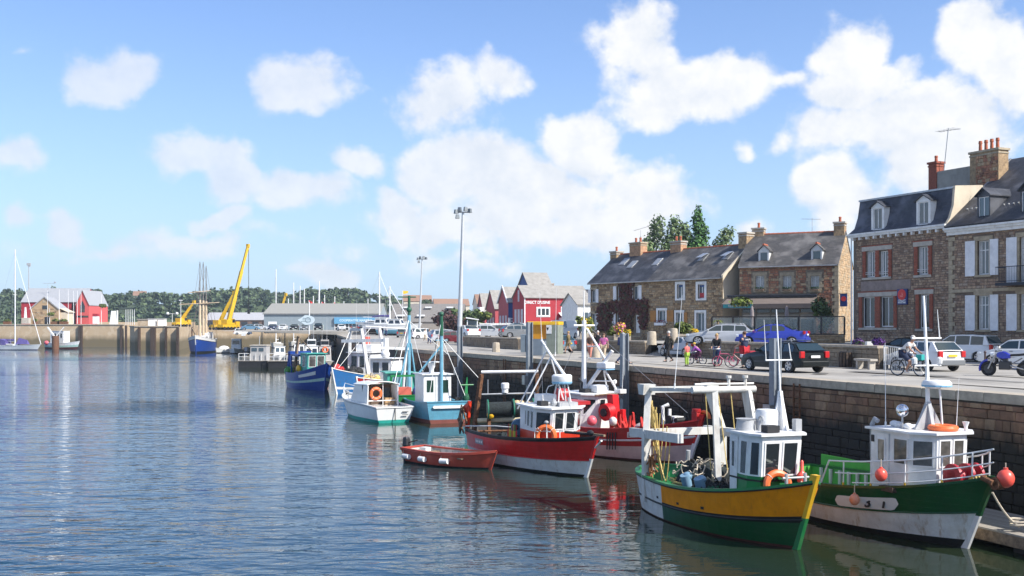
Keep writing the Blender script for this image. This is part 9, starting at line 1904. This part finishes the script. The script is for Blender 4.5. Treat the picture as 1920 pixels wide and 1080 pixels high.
def person(label, pos, head, h, pose, top, legs, hair, shoe=BOOT, sleeve=1, short=0, skin=SKIN, extra=None, long_hair=0, slim=1., fingers=True):
 k = h/1.75; T = thing('person', label, 'person', pos, head, 'people on the quay'); P = {a: V(b) for a, b in {**BASE, **pose}.items()}
 P = {a: b*k for a, b in P.items()}
 r = dict(pel=(.13*slim, .15*slim), wai=(.11*slim, .13*slim), che=(.12*slim, .15*slim), nek=.058, hd0=.070, hd1=(.095, .085), hd2=.055, sL=.062, sR=.062, eL=.044, eR=.044, wL=.030, wR=.030, hL=.10*slim, hR=.10*slim, kL=.062, kR=.062, aL=.042, aR=.042, tL=.032, tR=.032)
 E = [('pel', 'wai'), ('wai', 'che'), ('che', 'nek'), ('nek', 'hd0'), ('hd0', 'hd1'), ('hd1', 'hd2')]
 for s in 'LR': E += [('che', 's'+s), ('s'+s, 'e'+s), ('e'+s, 'w'+s), ('pel', 'h'+s), ('h'+s, 'k'+s), ('k'+s, 'a'+s), ('a'+s, 't'+s)]
 Q = dict(P); rr = dict(r)
 if fingers:
  for s in 'LR':
   d = (P['w'+s]-P['e'+s]).normalized(); w_ = d.cross(V((0, 1, 0))).normalized(); side = w_.cross(d); Q['p'+s] = P['w'+s]+d*.07*k; rr['p'+s] = (.036, .018); E.append(('w'+s, 'p'+s))
   for f, (o_, ln) in enumerate(((-.030, .062), (-.010, .074), (.010, .070), (.029, .055))):
    a, b = 'f%d%s' % (f, s), 'g%d%s' % (f, s); base = Q['p'+s]+w_*o_*k; Q[a] = base+d*ln*.55*k; Q[b] = base+d*ln*.9*k+side*(-.022*k); rr[a] = .010; rr[b] = .008; E += [('p'+s, a), (a, b)]
   a, b = 'm'+s, 'n'+s; Q[a] = P['w'+s]+d*.045*k-w_*.045*k; Q[b] = Q[a]+d*.035*k-w_*.012*k; rr[a] = .012; rr[b] = .009; E += [('w'+s, a), (a, b)]
 sc = lambda d, add=0, ks=None: {a: (tuple((x+add)*k for x in d[a]) if isinstance(d[a], tuple) else (d[a]+add)*k) for a in (ks or d)}
 skinmesh('body', Q, E, sc(rr), skin, T, 2)
 # shirt and trousers follow the body
 S_ = {a: P[a] for a in ('pel', 'wai', 'che', 'sL', 'sR')}; S_['nk'] = P['che'].lerp(P['nek'], .8); e = [('pel', 'wai'), ('wai', 'che'), ('che', 'nk'), ('che', 'sL'), ('che', 'sR')]; r2 = dict(r); r2['nk'] = .062
 for s in 'LR':
  if sleeve: S_['e'+s] = P['e'+s]; S_['w'+s] = P['w'+s].lerp(P['e'+s], .12); e += [('s'+s, 'e'+s), ('e'+s, 'w'+s)]
  else: S_['q'+s] = P['s'+s].lerp(P['e'+s], .62); r2['q'+s] = .060; e += [('s'+s, 'q'+s)]
 skinmesh('shirt', S_, e, sc(r2, .018, list(S_)), top, T, 2)
 L_ = {'pel': P['pel']-V((0, 0, .02*k))}; e = []
 for s in 'LR':
  L_['h'+s] = P['h'+s]; L_['k'+s] = P['k'+s] if not short else P['h'+s].lerp(P['k'+s], .92); e += [('pel', 'h'+s), ('h'+s, 'k'+s)]
  if not short: L_['a'+s] = P['a'+s].lerp(P['k'+s], .06); e.append(('k'+s, 'a'+s))
 r3 = dict(r);
 if short: r3['kL'] = r3['kR'] = .085
 skinmesh('trousers' if not short else 'shorts', L_, e, sc(r3, .020, list(L_)), legs, T, 2)
 for s in 'LR': m = M(); m.beam(P['a'+s]-V((.06, 0, .045))*k, P['t'+s]+V((.05, 0, -.008))*k, .085*k, .07*k, .07*k, .04*k); m.beam(P['a'+s]+V((0, 0, .03))*k, P['a'+s]-V((0, 0, .05))*k, .085*k); obj('shoe', m, shoe, T, bevel=.012)
 hc = P['hd1']; f = V((1, 0, 0)); m = M(); m.ball(hc+V((-.018, 0, .030))*k, (.105*k, .090*k, .095*k), 12, 8, .03)
 if long_hair: m.ball(hc+V((-.06, 0, -.09))*k, (.06*k, .08*k, .14*k), 10, 7, .05)
 obj('hair', m, hair, T, True)
 m = M()
 for y in (-.034, .034): m.ball(hc+V((.088, y, .0))*k, .012*k, 6, 4)
 obj('eyes', m, BOOT, T); m = M(); m.loft([[hc+V((.085, -.014, -.01))*k, hc+V((.085, .014, -.01))*k, hc+V((.085, 0, .012))*k], [hc+V((.118, -.016, -.04))*k, hc+V((.118, .016, -.04))*k, hc+V((.112, 0, -.02))*k], [hc+V((.085, -.018, -.05))*k, hc+V((.085, .018, -.05))*k, hc+V((.088, 0, -.04))*k]])
 for y in (-1, 1): m.ball(hc+V((0, y*.088, -.01))*k, (.024*k, .012*k, .034*k), 6, 5)
 m.box(tuple(hc+V((.082, 0, -.072))*k), (.012*k, .045*k, .012*k)); obj('face', m, skin, T, True)
 if extra: extra(T, P, k)
 return T
def crowd():
 cl = lambda n, c: mat(n+' cloth', c, .9, var=.12, scale=8); BR, GH, BH, BK = mat('brown hair', (.10, .05, .025), .8), mat('grey hair', (.50, .48, .45), .8), mat('blond hair', (.42, .28, .12), .8), mat('dark hair', (.025, .02, .018), .8)
 def ft(px, py): p = on(px, py, 4.1); return (p.x, p.y, 4.1)
 def pack(T, P, k): m = M(); m.box(tuple(P['che']+V((-.22, 0, -.02))*k), (.18*k, .34*k, .46*k), 0, .8, .9); obj('backpack', m, cl('navy', (.02, .03, .09)), T, bevel=.03)
 def bag(T, P, k): m = M(); m.box(tuple(P['wR']+V((.0, -.05, -.02))*k), (.2*k, .12*k, .3*k)); m.tube([P['wR']+V((0, -.05, .1))*k, P['sL']+V((0, 0, .05))*k], .012, 5); obj('shoulder_bag', m, cl('magenta', (.45, .06, .25)), T, bevel=.02)
 person('man in dark jacket and black trousers walking in front of the silver saloon', ft(1254, 679), -2.7, 1.80, WALK, cl('dark brown', (.05, .045, .035)), cl('black', (.012, .012, .015)), GH, slim=1.12)
 person('grey haired man in blue jacket and jeans striding beside the quay edge', ft(1168, 683), -.2, 1.72, {**WALK, 'aL': (.34, .09, .1), 'tL': (.49, .1, .07), 'aR': (-.36, -.09, .16), 'tR': (-.24, -.1, .05)}, cl('denim blue', (.05, .09, .22)), cl('jeans blue', (.04, .06, .15)), GH, extra=pack, slim=1.08)
 person('woman in pink top and beige trousers walking with a bag', ft(1132, 677), -1.9, 1.66, WALK, cl('pink', (.55, .13, .33)), cl('beige', (.48, .38, .26)), BR, sleeve=0, extra=bag)
 person('woman in brown jacket and salmon trousers left of the woman in pink', ft(1107, 674), -2.0, 1.64, WALK, cl('umber', (.11, .06, .04)), cl('salmon', (.55, .22, .16)), BR)
 person('white haired man in black coat just behind the two women', ft(1121, 670), -1.9, 1.78, {}, cl('black', (.012, .012, .015)), cl('charcoal', (.04, .04, .045)), GH)
 person('walker in olive brown jacket and shorts near the blue hatchback', ft(1066, 663), 2.6, 1.70, WALK, cl('olive', (.16, .12, .05)), cl('khaki', (.22, .17, .09)), BH, short=1)
 person('small girl in coral shirt and lime leggings standing by the bicycles', ft(1288, 687), 2.2, 1.22, {}, cl('coral', (.62, .13, .12)), cl('lime', (.30, .45, .06)), BR, sleeve=0, fingers=False)
 def helmet(T, P, k): m = M(); m.ball(P['hd1']+V((-.01, 0, .055))*k, (.125*k, .105*k, .085*k), 12, 8); obj('helmet', m, mat('yellow helmet', (.75, .50, .06), .4), T, True)
 p = on(1318, 684, 4.1); person('child in purple jumper and yellow helmet sitting on the small bicycle', (p.x-.3, p.y+.2, 4.1), HQ+.6, 1.75*.70, RIDE, cl('purple', (.22, .04, .28)), cl('plum', (.07, .02, .05)), BR, extra=helmet, fingers=False)
 def belt(T, P, k): m = M(); m.lathe([(.15*k, 0), (.15*k, .05*k)], tuple(P['pel']+V((0, 0, .1))*k), 14); obj('belt', m, cl('pale grey', (.5, .5, .5)), T)
 person('woman in black jacket and jeans with light brown hair holding a bicycle', ft(1344, 687), HQ+2.3, 1.70, HOLD, cl('black', (.012, .012, .015)), cl('jeans blue', (.04, .06, .15)), BH, shoe=cl('brown leather', (.12, .03, .03)), extra=belt, long_hair=1)
 def strap(T, P, k): m = M(); m.box(tuple(P['che']+V((-.17, 0, .06))*k), (.02, .2*k, .035*k)); obj('shirt_print', m, cl('pale grey', (.5, .5, .5)), T)
 person('man in dark T-shirt and red shorts seen from behind with a bicycle', ft(1396, 691), HQ+.2, 1.82, HOLD, cl('ink blue', (.02, .03, .07)), cl('red', (.48, .02, .03)), BR, sleeve=0, short=1, extra=strap, slim=1.12)
 q = on(1703, 705, 4.1); hd = HQ+pi+.35; bicycle('black touring bicycle ridden by the white haired man', (q.x, q.y, 4.1), hd, mat('black frame', (.015, .02, .02), .4), 1.0, (mat('turquoise bag', (.02, .32, .30), .6), 'front'), None)
 person('white haired man in white shirt and dark shorts riding a bicycle', (q.x, q.y, 4.1), hd, 1.75, RIDE, cl('white', (.66, .63, .60)), cl('ink blue', (.02, .03, .07)), GH, sleeve=0, short=1, skin=SKINT, shoe=cl('white', (.66, .63, .60)), slim=1.1)
 for px, py, h, a, b, lab in ((805, 645, 1.7, cl('grey blue', (.14, .18, .26)), cl('jeans blue', (.04, .06, .15)), 'person in grey blue top and jeans walking on the far quay'), (797, 640, 1.7, cl('white', (.66, .63, .60)), cl('beige', (.48, .38, .26)), 'person in white top and beige trousers on the far quay'), (826, 636, 1.7, cl('salmon', (.55, .22, .16)), cl('black', (.012, .012, .015)), 'person in salmon top behind the far bollard')):
  p = on(px, py, 4.15); person(lab, (p.x, p.y, 4.15), -1.2, h, WALK, a, b, BR, fingers=False)
 for px, Y, lab, c in ((717, 200, 'person in black by the trailered boats', cl('black', (.012, .012, .015))), (724, 200, 'person in pale top by the trailered boats', cl('white', (.66, .63, .60)))):
  p = at(px, 636, Y); person(lab, (p.x, p.y, 4.4), 1, 1.75, {}, c, cl('jeans blue', (.04, .06, .15)), BK, fingers=False)
crowd()
